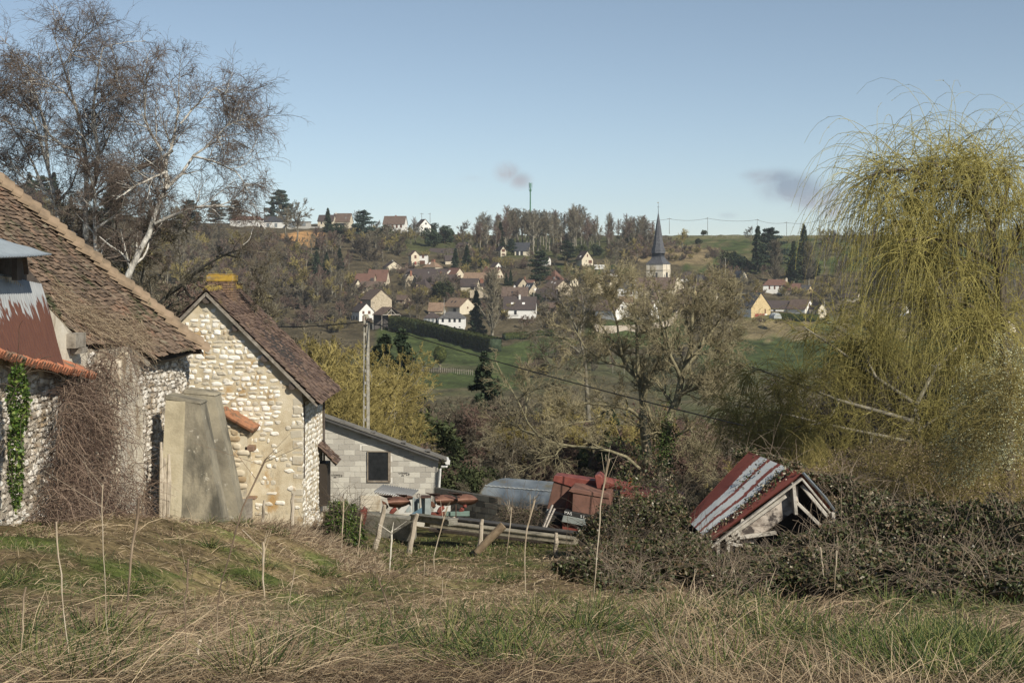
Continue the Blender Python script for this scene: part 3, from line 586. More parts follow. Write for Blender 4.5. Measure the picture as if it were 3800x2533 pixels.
def block_shed():
    rng = np.random.default_rng(21); A = P(1196, 1900, 52.2); B = P(1626, 1900, 52.0); u = B - A; u[2] = 0; L = np.linalg.norm(u); u /= L; n = np.array([u[1], -u[0], 0.0])
    n = n if n[1] < 0 else -n; o = np.array([A[0], A[1], 0]); bk = np.array([B[0] * 1.25, B[1], 0]) / B[1]
    zt0 = -(1545 - 1000) / F * 52.2; zt1 = -(1698 - 1000) / F * 52.0; zb = -10.0
    s = empty('block_shed', (o + u * L / 2) * (1, 1, 0) + (0, 0, -9.2), 'grey concrete block shed with a sloping sheet roof, dark window and white downpipe', 'shed')
    w = MB(); w.prism([o + (0, 0, zb), o + u * L + (0, 0, zb), o + u * L + (0, 0, zt1), o + (0, 0, zt0)], bk * .5); wall = w.obj('wall', [joint], s)
    def uv(px, py):
        p = on_plane(px, py, o, n); return float(np.dot(p - o, u)), float(p[2])
    w0, w1 = uv(1363, 1785), uv(1450, 1673); l0, l1 = uv(1345, 1672), uv(1463, 1652)
    block_wall(o, u, n, [(0, zb), (L, zb), (L, zt1), (0, zt0)], zb, zt0, blockw, wall, rng, L, holes=[(w0[0], w1[0], w0[1], w1[1]), (l0[0], l1[0], l0[1], l1[1])])
    lt = MB(); lt.box(o + u * (l0[0] + l1[0]) / 2 + n * .0 + (0, 0, (l0[1] + l1[1]) / 2), (1, 1, 1), M=np.array([u * (l1[0] - l0[0]), -n * .05, np.array([0, 0, l1[1] - l0[1]])]).T); lt.obj('lintel', [flat('lintel_concrete', (.45, .43, .38))], s)
    W, Hh = w1[0] - w0[0], w1[1] - w0[1]; wc = o + u * (w0[0] + W / 2) + (0, 0, w0[1] + Hh / 2)
    win = MB(); win.box(wc + n * .005, (1, 1, 1), M=np.array([u * (W - .08), -n * .06, np.array([0, 0, Hh - .08])]).T); wo = win.obj('window', [mat('dark_pane', [(.012, .014, .016), (.03, .032, .035)], scale=8, rough=.35)], s)
    fr = MB()
    for (a, b, c, d) in ((w0[0], w0[0] + .04, w0[1], w1[1]), (w1[0] - .09, w1[0], w0[1], w1[1]), (w0[0], w1[0], w0[1] - .02, w0[1] + .04), (w0[0], w1[0], w1[1] - .03, w1[1])):
        fr.box(o + u * (a + b) / 2 + n * .025 + (0, 0, (c + d) / 2), (1, 1, 1), M=np.array([u * (b - a), -n * .07, np.array([0, 0, d - c])]).T)
    fr.obj('window_frame', [mat('grey_frame_wood', [(.17, .14, .11), (.30, .26, .21)], scale=7)], wo)
    # roof sheet, fascia, rafter ends
    sl = (zt1 - zt0) / L; du = np.array([u[0], u[1], sl]); r0 = o - u * .3 + n * .32 + (0, 0, zt0 + .05 - sl * .3); r1 = o + u * (L + .35) + n * .32 + (0, 0, zt1 + .05 + sl * .35)
    r = MB(); r.prism([r0, r1, r1 + bk * .9, r0 + bk * .9], (0, 0, .045)); roof = r.obj('roof', [mat('fibre_cement_roof', [(.10, .095, .085), (.19, .18, .16)], scale=3, bump=.4, bscale=20)], s)
    f = MB(); f.prism([r0 - n * .03, r1 - n * .03 - du * .3, r1 - n * .03 - du * .3 + (0, 0, -.11), r0 - n * .03 + (0, 0, -.11)], -n * .05); f.obj('fascia', [mat('grey_fascia', [(.05, .05, .05), (.10, .10, .10)], scale=4)], s)
    for px, py in ((1270, 1570), (1383, 1608), (1495, 1645), (1585, 1676)):
        a, z = uv(px, py); m = MB(); c = o + u * a + (0, 0, z + .02); m.prism([c + (0, 0, .1), c + (0, 0, -.14), c + n * .2 + (0, 0, .0), c + n * .3 + (0, 0, .04), c + n * .3 + (0, 0, .12)], u * .12); m.obj('rafter_end', [flat('grey_painted_wood', (.15, .145, .14))], s)
    wp = flat('white_plastic_pipe', (.62, .62, .60), rough=.45)
    q = MB(); e = r1 - du * .05 - n * .05; q.tube([e + (0.06, 0, -.07), e + (.06, 0, -.07) + bk * .9], .085, 8); gut = q.obj('gutter', [wp], s)
    q = MB(); g0 = P(1664, 1712, 51.8); q.tube([g0 + (.02, 0, .06), g0 + (0, 0, -.10), P(1658, 1730, 51.8), P(1640, 1731, 51.85), P(1633, 1742, 51.85), P(1629, 1810, 51.9), P(1628, 1900, 51.9)], .048, 8); q.obj('downpipe', [wp], s)
    ink = flat('faded_ink', (.10, .095, .085))
    for (px, py, t2) in ((1246, 1761, '42'), (1496, 1754, 'LEROUX'), (1244, 1769, 'NF'), (1265, 1763, '42'), (1515, 1757, '42'), (1495, 1762, 'NF')):
        a, z = uv(px, py); t3 = 'LEROUX' if (px, py) == (1246, 1761) else t2
        text_obj(t3, .075 if t3 != '42' else .13, o + u * a + n * .024 + (0, 0, z), -u, (0, 0, -1), ink, wall, 'stamp')
    # rendered plinth patch
    a0, z0 = uv(1338, 1838); a1, z1 = uv(1412, 1895); m = MB(); m.prism([o + u * a0 + (0, 0, z0), o + u * a1 + (0, 0, z0), o + u * a1 + (0, 0, z1), o + u * a0 + (0, 0, z1)], n * .05); m.obj('rendered_patch', [render_], s)
block_shed()
def low_wall():
    rng = np.random.default_rng(8); a = P(1612, 1808, 50.6); b = P(2040, 1876, 46.6); u = b - a; z0 = a[2]; u[2] = 0; L = np.linalg.norm(u); u /= L; n = np.array([u[1], -u[0], 0]); n = n if n[1] < 0 else -n
    g = empty('block_wall', (a + b) / 2 * (1, 1, 0) + (0, 0, -9), 'low sooty concrete block wall running from the shed corner to the red harvester', 'wall'); o = np.array([a[0], a[1], 0])
    steps = [(0, -10), (L, -10), (L, z0 - .02), (L * .93, z0 - .02), (L * .93, z0 - .22), (L * .56, z0 - .22), (L * .56, z0 - .03), (0, z0)]
    w = MB(); w.prism([o + (0, 0, -10), o + u * L + (0, 0, -10), o + u * L + (0, 0, z0 - .24), o + (0, 0, z0 - .24)], -n * .18); wl = w.obj('core', [djoint], g)
    block_wall(o, u, n, [(0, -10), (L, -10), (L, z0 + .01), (L * .9, z0 + .01), (L * .9, z0 - .18), (L * .58, z0 - .18), (L * .58, z0 + .02), (0, z0 + .02)], z0 - 1.8, z0, darkblock, wl, rng, L)
    c = MB(); c.box(o + u * L * .285 - n * .09 + (0, 0, z0 - .115), (1, 1, 1), M=np.array([u * L * .57, -n * .185, np.array([0, 0, .22])]).T); c.box(o + u * L * .95 - n * .09 + (0, 0, z0 - .115), (1, 1, 1), M=np.array([u * L * .1, -n * .185, np.array([0, 0, .22])]).T); c.obj('top_course', [darkblock], wl)
low_wall()
# ------------------------------------------------------------------ curved iron roof beyond the wall
def arch_roof():
    g = empty('arched_shelter', (-.3, 57, -9.5), 'low arched shelter of blue grey sheet iron behind the block wall', 'shelter')
    a = P(1778, 1850, 55.5); b = P(2230, 1868, 53.0); ax = b - a; ax[2] = 0; L = np.linalg.norm(ax); ax /= L; cr = np.array([-ax[1], ax[0], 0]); cr = cr if cr[1] > 0 else -cr
    W, H = 3.2, .55; nu, nv = 24, 50; V = []; m = []
    zb = a[2]
    for i in range(nv + 1):
        for j in range(nu + 1):
            t = math.pi * j / nu; k = .012 * math.cos(i * math.pi); V.append(np.array([a[0], a[1], zb]) + ax * (L * i / nv) + cr * (W / 2 * (1 - math.cos(t))) + np.array([0, 0, (H + k) * math.sin(t) ** .75]))
    V = np.array(V); i = np.arange(nv)[:, None] * (nu + 1) + np.arange(nu)[None]; q = np.stack([i, i + nu + 1, i + nu + 2, i + 1], -1).reshape(-1, 4)
    iron = mat('blue_grey_sheet', [(.10, .125, .15), (.17, .20, .23), (.25, .28, .30)], scale=1.2, stretch=(1, .4, .3), rough=.5, metal=.2, second=((.16, .14, .09), 1.6, .52, .68, (1, .5, .3)))
    link('curved_sheets', mesh_np('curved_sheets', V, q, None, [iron], smooth=True), g)
    w = MB(); c0 = np.array([a[0], a[1], 0]); w.prism([c0 + ax * .05 + (0, 0, zb + .02), c0 + ax * L + (0, 0, zb + .02), c0 + ax * L + (0, 0, zb - 2), c0 + ax * .05 + (0, 0, zb - 2)], cr * .1); w.prism([V[j] + ax * .03 for j in range(0, nu + 1, 2)] + [c0 + cr * W + (0, 0, zb - 2), c0 + (0, 0, zb - 2)], ax * .05); w.obj('side_sheets', [iron], g)
    w = MB(); p = V.reshape(nv + 1, nu + 1, 3)[:, 6]; w.tube(list(p + (0, 0, .03)), .03, 5); w.obj('lap_strip', [flat('pale_strip', (.35, .37, .37))], g)
arch_roof()

red = mat('faded_red_paint', [(.09, .025, .02), (.15, .038, .028), (.21, .06, .042)], scale=2.2, rough=.6, second=((.16, .08, .045), 2.0, .5, .66, (1, 1, .4)))
red2 = mat('sun_bleached_red', [(.15, .04, .032), (.23, .075, .058)], scale=3, rough=.5)
rustpanel = mat('rusty_panel', [(.10, .055, .042), (.155, .08, .06), (.20, .105, .08)], scale=2.2, rough=.8, second=((.07, .045, .035), 3.5, .55, .7, (1, 1, .3)))
greypaint = mat('grey_paint', [(.16, .18, .175), (.24, .26, .25)], scale=3, rough=.6)
whitep = flat('white_panel', (.55, .55, .53), rough=.5); black = flat('black_band', (.02, .02, .02))
letw = flat('white_lettering', (.7, .7, .68))
def harvester():
    g = empty('combine_harvester', P(2250, 2000, 45), 'old red combine harvester with grey stripe, half swallowed by brambles', 'combine harvester')
    def slab(poly, d, dep, m, name, d2=None):
        b = MB(); pts = [P(x, y, d if d2 is None else d + (d2 - d) * i_) for (x, y), i_ in zip(poly, [((x - poly[0][0]) / (max(p[0] for p in poly) - min(p[0] for p in poly) + 1e-6)) for x, y in poly])]
        b.prism(pts, (dep * .18, dep, dep * .02)); return b.obj(name, [m], g, bevel=.015)
    slab([(2058, 1772), (2118, 1790), (2092, 1915), (2028, 1892)], 46.2, .7, rustpanel, 'rear_hood')
    slab([(2050, 1784), (2056, 1765), (2075, 1764), (2210, 1784), (2225, 1812), (2120, 1806)], 46.15, .6, red2, 'hood_rim')
    slab([(2028, 1888), (2094, 1908), (2086, 1934), (2022, 1914)], 46.1, .5, greypaint, 'rear_stripe')
    slab([(2030, 1914), (2088, 1932), (2080, 1985), (2034, 1985)], 46.25, .8, black, 'wheel_arch')
    slab([(2112, 1818), (2127, 1816), (2128, 1900), (2096, 1892)], 45.3, .8, red, 'side_edge')
    slab([(2126, 1816), (2262, 1840), (2272, 1925), (2122, 1896)], 45.0, 1.0, rustpanel, 'engine_cover')
    slab([(2108, 1822), (2118, 1812), (2150, 1815), (2262, 1836), (2262, 1850), (2128, 1828)], 44.96, 1.1, rustpanel, 'cover_rim')
    slab([(2150, 1812), (2154, 1806), (2262, 1826), (2262, 1840)], 46.3, 1.2, red, 'grain_tank_edge')
    slab([(2095, 1892), (2190, 1912), (2190, 1930), (2093, 1910)], 44.9, .4, black, 'name_band')
    slab([(2090, 1911), (2250, 1942), (2246, 1968), (2083, 1935)], 44.85, .6, greypaint, 'side_stripe')
    slab([(2086, 1936), (2246, 1968), (2240, 1996), (2084, 1996)], 45.0, .6, red, 'lower_panel')
    u = P(2190, 1912, 44.9) - P(2095, 1892, 44.9); u /= np.linalg.norm(u)
    for k, chh in enumerate('MASSEY'):
        if k < 3: text_obj(chh, .125, P(2100 + 9.6 * k, 1901.5 + 1.9 * k, 44.85), u, np.cross((0, -1, 0), u) * -1 if False else (-.0, 0, 1), letw, g, 'letter')
    for k, chh in enumerate('SE'):
        text_obj(chh, .11, P(2157 + 9.5 * k, 1915 + 1.9 * k, 44.82), u, (0, 0, 1), letw, g, 'letter')
    t = MB(); t.tube([P(2224, 1785, 46), P(2290, 1796, 46.2), P(2450, 1840, 46.8)], [.19, .17, .15], 14); t.obj('unloading_auger', [red2], g, smooth=False)
    slab([(2206, 1764), (2220, 1760), (2234, 1770), (2240, 1812), (2215, 1812)], 45.6, .7, red2, 'auger_elbow')
    slab([(2240, 1790), (2262, 1796), (2256, 1812), (2238, 1810)], 45.5, .3, red, 'elbow_bracket')
    slab([(2336, 1772), (2344, 1774), (2350, 1798), (2330, 1795)], 45.5, .1, mat('amber_reflector', [(.5, .12, .02)], rough=.3), 'beacon')
    slab([(2275, 1850), (2420, 1870), (2430, 1905), (2280, 1890)], 45.6, 1.5, black, 'cab_window')
    slab([(2310, 1897), (2475, 1915), (2480, 1965), (2318, 1950)], 45.0, .8, whitep, 'white_side_panel')
    slab([(2300, 1825), (2470, 1845), (2470, 1862), (2300, 1848)], 45.3, 1.8, red, 'cab_roof')
    slab([(2330, 1955), (2470, 1970), (2470, 2010), (2336, 2000)], 45.2, .6, greypaint, 'step')
    slab([(2440, 1828), (2530, 1858), (2520, 1900), (2440, 1890)], 46.5, 1.6, red, 'front_hood')
    for c in ((2060, 1975), (2400, 2000)):
        w = MB(); p = P(c[0], c[1], 45.6); w.tube([p, p + (0, .4, 0)], .55, 18); wo = w.obj('wheel', [black], g)
        w = MB(); w.tube([p - (0, .02, 0), p + (0, .3, 0)], .26, 12); w.obj('rim', [red], wo)
    w = MB(); w.beam(P(2050, 1872, 45.0), P(2003, 1985, 44.8), .06, .05); w.beam(P(2058, 1885, 45.0), P(2012, 1985, 44.8), .05, .05); w.obj('ladder_rail', [flat('peeling_white', (.42, .38, .34))], g)
harvester()

def plough():
    g = empty('plough', P(1580, 1930, 48.5), 'reversible plough with four upturned rusty mouldboards, red legs and blue frame', 'plough')
    rust = mat('rusted_steel', [(.09, .045, .03), (.16, .08, .055), (.21, .115, .08)], scale=2.5, rough=.5, metal=.2); dr = mat('dark_rust', [(.05, .03, .025), (.10, .06, .045)], scale=4)
    blue = mat('chalky_blue_paint', [(.22, .26, .26), (.36, .40, .39)], scale=3, second=((.20, .10, .05), 4, .58, .66, (1, 1, 1))); blued = flat('blue_steel', (.10, .17, .22))
    def board(x0, y0, w, h, d, flip=0):
        nu, nv = 16, 8; V = []
        for i in range(nu + 1):
            s = i / nu; half = math.sin(math.pi * min(1, s * .8 + .18)) ** .55
            for j in range(nv + 1):
                t = j / nv - .5; px = x0 + w * s + 8 * t; py = y0 + h * (.5 + t * half + .10 * (1 - s)) ; V.append(P(px, py, d - .28 * math.sin(math.pi * (t + .5)) + .35 * s))
        V = np.array(V); V2 = np.concatenate([V, V + (0, .02, 0)]); i = np.arange(nu)[:, None] * (nv + 1) + np.arange(nv)[None]; q = np.stack([i, i + 1, i + nv + 2, i + nv + 1], -1).reshape(-1, 4); o_ = len(V)
        b = link('mouldboard', mesh_np('mouldboard', V2, np.concatenate([q, q[:, ::-1] + o_]), None, [rust], smooth=True), g)
        s = MB(); s.prism([P(x0 - 38, y0 - 4, d - .1), P(x0 - 20, y0 - 1, d - .15), P(x0 + w * .20, y0, d - .25), P(x0 + w * .20, y0 + 8, d - .25), P(x0 - 8, y0 + 9, d - .1)], (0, .04, .01)); s.obj('share_point', [dr], g)
        s = MB(); s.tube([P(x0 + w * .34, y0 + h * .9, d + .1), P(x0 + w * .33, y0 + h * 1.15, d + .1), P(x0 + w * .22, y0 + h * 1.35, d + .1), P(x0 + w * .12, y0 + h * 1.6, d + .1)], [.075, .08, .085, .07], 8); s.obj('leg', [red2], g)
        return b
    for (x0, y0) in ((1440, 1838), (1617, 1832), (1700, 1830)): board(x0, y0, 80 if x0 != 1700 else 72, 42, 48.2 if x0 < 1600 else 47.9)
    board(1505, 1836, 30, 16, 48.8)
    for (x, y) in ((1424, 1868), (1600, 1866)):
        s = MB(); s.prism([P(x - 8, y - 12, 48.6), P(x + 8, y - 4, 48.6), P(x + 18, y + 12, 48.6), P(x + 10, y + 20, 48.6), P(x, y + 12, 48.6)], (0, .04, 0)); s.obj('skimmer', [rust], g)
    for (x, y) in ((1510, 1862), (1688, 1856)):
        s = MB(); s.prism([P(x - 10, y - 12, 48.4), P(x + 14, y + 2, 48.4), P(x + 16, y + 14, 48.4), P(x + 2, y + 6, 48.4)], (0, .04, 0)); s.obj('skimmer', [rust], g)
    def bx(pts, dep, m, name, d=48.0): b = MB(); b.prism([P(x, y, d) for x, y in pts], (0, dep, 0)); return b.obj(name, [m], g, bevel=.006)
    bx([(1577, 1848), (1597, 1846), (1598, 1910), (1576, 1910)], .35, blue, 'headstock_plate', 47.7)
    bx([(1562, 1848), (1577, 1850), (1577, 1908), (1566, 1908)], .3, blue, 'headstock_side', 47.9)
    bx([(1532, 1852), (1552, 1852), (1552, 1898), (1534, 1898)], .2, flat('grey_blue', (.17, .19, .20)), 'headstock_web', 48.1)
    for x in (1531, 1550): bx([(x, 1848), (x + 5, 1848), (x + 5, 1900), (x, 1902)], .3, blue, 'headstock_rail', 47.9)
    bx([(1516, 1912), (1565, 1882), (1566, 1910)], .06, blued, 'gusset', 47.6)
    bx([(1500, 1900), (1522, 1872), (1528, 1900)], .06, blue, 'gusset', 47.8)
    bx([(1560, 1842), (1598, 1842), (1598, 1848), (1560, 1848)], .4, dr, 'top_plate', 47.7)
    bx([(1598, 1902), (1720, 1898), (1720, 1912), (1598, 1912)], .2, red, 'main_beam', 48.0)
    bx([(1690, 1872), (1694, 1872), (1694, 1925), (1690, 1925)], .05, dr, 'adjuster_rod', 47.6)
    bx([(1655, 1900), (1742, 1897), (1742, 1914), (1655, 1914)], .15, flat('green_paint', (.16, .23, .20)), 'drawbar', 47.9)
    r = MB(); c = P(1553, 1838, 47.8); r.tube([c + (.05 * math.cos(t), 0, .07 * math.sin(t)) for t in np.linspace(0, 6.28, 13)], .012, 5); r.obj('lifting_ring', [dr], g)
    # corrugated sheet lying behind the plough
    s = empty('corrugated_sheet', P(1460, 1845, 49.5), 'loose corrugated grey sheet lying flat behind the plough', 'metal sheet')
    V = []; nu = 60
    for i in range(nu + 1):
        for j in range(2):
            a = P(1388 + 132 * i / nu, 1826 + 20 * i / nu, 49.3); V.append(a + np.array([.25 * j, .9 * j, .012 + .03 * math.cos(i * 1.6) + .12 * j]))
    q = [(2 * i, 2 * i + 2, 2 * i + 3, 2 * i + 1) for i in range(nu)]
    n_ = len(V); V += [v - np.array([0, 0, .02]) for v in V]; q += [tuple(k + n_ for k in f[::-1]) for f in q] + [(2 * i, 2 * i + n_, 2 * i + 2 + n_, 2 * i + 2) for i in range(nu)]
    link('sheet', mesh_np('sheet', np.array(V), np.array(q), None, [flat('grey_sheet', (.17, .175, .18), rough=.5, metal=.3)]), s)
    # white panel behind
    w = MB(); w.prism([P(1470, 1846, 49.8), P(1528, 1850, 49.8), P(1530, 1905, 49.8), P(1480, 1905, 49.8)], (0, .05, 0)); tag(w.obj('white_board', [whitep]), 'pale board standing upright behind the plough', 'board')
    w = MB(); w.prism([P(1618, 1868, 49.4), P(1672, 1872, 49.4), P(1672, 1912, 49.4), P(1606, 1905, 49.4)], (0, .05, .0)); tag(w.obj('white_board', [whitep]), 'pale board lying behind the red legs right of the blue frame', 'board')
plough()

def yard():
    mossc = mat('mossy_concrete', [(.10, .095, .08), (.19, .18, .15), (.27, .255, .22)], scale=2.5, bump=.8, bscale=30, second=((.05, .06, .025), 2.4, .52, .64, (1, 1, 1)))
    b = MB(); b.prism([P(1352, 1904, 46.2), P(1530, 1925, 45.4), P(1532, 2010, 45.4), P(1352, 2010, 46.2)], (.1, .5, 0)); tag(b.obj('concrete_wall', [mossc], bevel=.03), 'short thick crumbling concrete wall capped with moss in front of the plough', 'wall')
    def beam(a, c, ya, yc, h, m, name, lab, da=45.0, dc=42.6, flange=True):
        A = P(a, ya, da); C = P(c, yc, dc); b = MB(); b.beam(A, C, .30, h * .72)
        if flange: b.beam(A + (0, 0, h * .36), C + (0, 0, h * .36), .36, h * .22); b.beam(A - (0, 0, h * .36), C - (0, 0, h * .36), .36, h * .22)
        tag(b.obj(name, [m], bevel=.008), lab, 'beam')
    beam(1540, 1682, 1917, 1936, .22, mossc, 'concrete_beam', 'short dark mossy concrete beam lying left of the broken timber')
    beam(1690, 2160, 1933, 1990, .25, mat('blackened_steel', [(.035, .033, .03), (.075, .07, .062)], scale=2, rough=.6, second=((.13, .12, .10), 3, .55, .7, (1, 1, .3))), 'steel_beam', 'long blackened beam lying on top of the pale concrete beam', 45, 42.4)
    beam(1585, 2140, 1938, 2006, .20, conc, 'concrete_beam', 'long pale concrete beam on the grass under the blackened beam', 44.6, 42.0)
    beam(1600, 2080, 1962, 2012, .14, darkwood, 'timber_beam', 'dark timber in the shadow below the long pale concrete beam', 45.2, 42.9, False)
    b = MB(); b.beam(P(1660, 1920, 44.6), P(1685, 1938, 44.6), .2, .1); b.beam(P(1668, 1930, 44.5), P(1690, 1920, 44.5), .12, .1); tag(b.obj('broken_block', [flat('pale_broken_timber', (.38, .33, .26))], bevel=.02), 'pale broken block lying on the dark beam beside the plough', 'block')
    for x, y, d in ((1945, 2000, 43.2),):
        pass
    # ladder like planks leaning at the wall end, wire bundle
    p = empty('hydraulic_post', P(1340, 1955, 46), 'small red painted iron post with a cone tip beside the mossy wall', 'iron post')
    b = MB(); b.prism([P(1334, 1892, 46), P(1362, 1890, 46), P(1358, 1925, 46), P(1350, 1950, 46), P(1342, 1935, 46)], (0, .25, 0)); b.obj('red_arm', [red], p, bevel=.01)
    b = MB(); b.prism([P(1322, 1896, 46.1), P(1334, 1894, 46.1), P(1336, 1930, 46.1), P(1326, 1928, 46.1)], (0, .15, 0)); b.tube([P(1352, 1891, 46.1), P(1352, 1884, 46.1), P(1352, 1878, 46.1)], [.07, .05, .01], 8); b.obj('bracket', [red], p)
    # fence stakes
    stake = mat('split_grey_stake', [(.20, .17, .13), (.38, .33, .26), (.50, .44, .36)], scale=10, stretch=(1, 1, .2), bump=.6, bscale=30)
    rng = np.random.default_rng(2)
    data = [((1428, 1872), (1388, 2025), .15, 41, 'leaning grey stake at the left end of the mossy concrete wall'), ((1546, 1905), (1512, 2050), .15, 40.5, 'leaning grey stake at the right end of the mossy concrete wall'),
            ((1790, 1925), (1778, 2012), .13, 41, 'upright stake standing behind the leaning round log'), ((2064, 1976), (2062, 2062), .13, 40, 'stub of a stake in the grass near the brambles'),
            ((1088, 1830), (1082, 1975), .11, 40.5, 'weathered stake standing against the corner of the stone house'), ((980, 1855), (972, 1975), .09, 40.5, 'thin grey stake in front of the white gable')]
    for (t, bt, w, d, lab) in data:
        a = P(t[0], t[1], d); c = P(bt[0], bt[1] + 25, d); b = MB(); n_ = 7; pts = [c + (a - c) * i / (n_ - 1) + np.array([rng.normal(0, .012), rng.normal(0, .012), 0]) for i in range(n_)]
        b.tube(pts, [w * .55, w * .55, w * .52, w * .5, w * .5, w * .46, w * .34], 7); tag(b.obj('fence_stake', [stake], bevel=0), lab, 'stake', 'old stakes of the fallen fence')
    b = MB(); b.tube([P(1768, 2050, 40), P(1815, 2000, 40), P(1868, 1948, 40)], [.10, .115, .12], 12); tag(b.obj('round_log', [mat('peeled_log', [(.14, .10, .065), (.26, .20, .13)], scale=6, stretch=(1, 1, 1), bump=.5)]), 'thick round log leaning over the grass', 'log')
    lw = [((598, 1640), (596, 1900)), ((612, 1700), (608, 1890)), ((627, 1685), (622, 1890)), ((640, 1760), (655, 1680))]
    b = MB(); 
    for (t, bt) in lw[:3]: b.tube([P(bt[0], bt[1] + 40, 33.8), P((t[0] + bt[0]) / 2 + 3, (t[1] + bt[1]) / 2, 33.9), P(t[0], t[1], 34.1)], [.05, .06, .03], 7)
    g = empty('plank_bundle', P(610, 1950, 33.9), 'three split grey poles leaning against the buttress foot', 'poles')
    b.obj('poles', [stake], g)
yard()

def red_shed():
    rng = np.random.default_rng(31)
    R0, R1 = P(2975, 1757, 34.0), P(2780, 1675, 37.9); E0, E1 = P(2635, 2010, 34.0), P(2545, 1925, 37.3); q0 = P(3132, 1948, 34.4); q1 = q0 + (R1 - R0)
    g = empty('tin_roof_shed', (R0 + E0) / 2 * (1, 1, 0) + (0, 0, -7.6), 'small collapsing shed with a rust red and white tin roof sinking in brambles', 'shed')
    paint = bpy.data.materials.new('red_and_white_tin'); paint.use_nodes = True; N, L = paint.node_tree.nodes, paint.node_tree.links; b = N['Principled BSDF']; b.inputs['Roughness'].default_value = .6
    at = N.new('ShaderNodeAttribute'); at.attribute_name = 'tone'; tc = N.new('ShaderNodeTexCoord'); nz = N.new('ShaderNodeTexNoise'); nz.inputs['Scale'].default_value = 9; nz.inputs['Detail'].default_value = 8; nz.inputs['Roughness'].default_value = .75; L.new(tc.outputs['Object'], nz.inputs['Vector'])
    m = N.new('ShaderNodeMath'); m.operation = 'MULTIPLY_ADD'; m.inputs[1].default_value = 1.1; L.new(nz.outputs[0], m.inputs[0]); L.new(at.outputs['Fac'], m.inputs[2])
    r = N.new('ShaderNodeMapRange'); r.inputs['From Min'].default_value = .98; r.inputs['From Max'].default_value = 1.05; L.new(m.outputs[0], r.inputs['Value'])
    c2 = N.new('ShaderNodeMix'); c2.data_type = 'RGBA'; L.new(nz.outputs[0], c2.inputs[0]); c2.inputs[6].default_value = (.13, .03, .022, 1); c2.inputs[7].default_value = (.24, .075, .055, 1)
    c1 = N.new('ShaderNodeMix'); c1.data_type = 'RGBA'; L.new(r.outputs[0], c1.inputs[0]); L.new(c2.outputs[2], c1.inputs[6]); c1.inputs[7].default_value = (.50, .53, .54, 1); L.new(c1.outputs[2], b.inputs['Base Color'])
    nu, nv = 200, 6
    def sheet(a0, a1, b0, b1, name, tonef):       # a: ridge near/far, b: eave near/far
        s, t = np.meshgrid(np.linspace(0, 1, nu + 1), np.linspace(0, 1, nv + 1), indexing='ij'); s3, t3 = s[..., None], t[..., None]
        V = (a0 * (1 - s3) + a1 * s3) * (1 - t3) + (b0 * (1 - s3) + b1 * s3) * t3; nm = np.cross(a1 - a0, b0 - a0); nm /= np.linalg.norm(nm); nm = nm if nm[2] > 0 else -nm
        V = V + ((.011 * np.cos(s * 2 * np.pi * 50 / 1.0)) + .03 * (fbm(s * 5, t * 3) - .5))[..., None] * nm; tone = tonef(s, t).ravel(); V = V.reshape(-1, 3)
        i = np.arange(nu)[:, None] * (nv + 1) + np.arange(nv)[None]; q = np.stack([i, i + 1, i + nv + 2, i + nv + 1], -1).reshape(-1, 4); o_ = len(V)
        return link(name, mesh_np(name, np.concatenate([V, V - nm * .02]), np.concatenate([q, q[:, ::-1] + o_]), None, [paint], attr=np.concatenate([tone, tone])), g)
    def tf(s, t):
        x = s * 3.9; w = np.zeros_like(s)
        for c, h in ((1.2, .36), (1.95, .40), (2.7, .42)): w = np.maximum(w, 1 - np.clip(np.abs(x - c - .08 * np.sin(t * 9)) / h - .55, 0, 1) * 2.2)
        w = np.maximum(w, .42 * (x < .14)); w = w - .0 * t
        return np.clip(w, 0, 1) * .62 
    rf = sheet(R0, R1, E0, E1, 'roof_slope', tf); sheet(R0, R1, q0, q1, 'roof_slope', lambda s, t: s * 0)
    tim = mat('bleached_timber', [(.22, .20, .17), (.42, .39, .34), (.54, .51, .46)], scale=5, stretch=(1, 1, 1), bump=.6, bscale=26)
    o = np.array([0, -.04, 0])
    def bm(a, c, w, h, name, m=tim): b = MB(); b.beam(a, c, w, h, up=(0, 1, 0)); b.obj(name, [m], g, bevel=.008)
    bm(R0 + o - (0, 0, .10), E0 + o - (-.02, 0, .11), .05, .13, 'barge_board'); bm(R0 + o - (0, 0, .12), q0 + o - (0, 0, .12), .05, .11, 'barge_board')
    b = MB(); b.tube([R0 + (.02, -.06, .03), (R0 + q0) / 2 + (.05, -.06, .05), q0 + (0, -.06, .03)], .035, 6); b.obj('edge_tube', [galv_l := flat('dull_zinc', (.20, .22, .24), rough=.4, metal=.5)], g)
    Pm = lambda x, y, d=34.1: P(x, y, d)
    bm(Pm(2930, 1800), Pm(2665, 2085), .08, .14, 'truss_timber') if False else None
    for a, c, w in (((2915, 1838), (2712, 1985), .16), ((2940, 1790), (2950, 1905), .34), ((2955, 1862), (3040, 1945), .20), ((2690, 2000), (2880, 1975), .14), ((2755, 1925), (2735, 2010), .14), ((2665, 1998), (2662, 2130), .12), ((2700, 1990), (2706, 2130), .10), ((2975, 1800), (3070, 1915), .14), ((2700, 2010), (2860, 2060), .12), ((3090, 1900), (3110, 2100), .14)):
        bm(Pm(*a), Pm(*c), .08, w, 'truss_timber')
    for x in (2895, 2915, 2935, 2868): b = MB(); b.beam(Pm(x, 1812 + (2935 - x) * .55, 34.2), Pm(x, 1860, 34.2), .03, .03); b.obj('broken_lath', [tim], g)
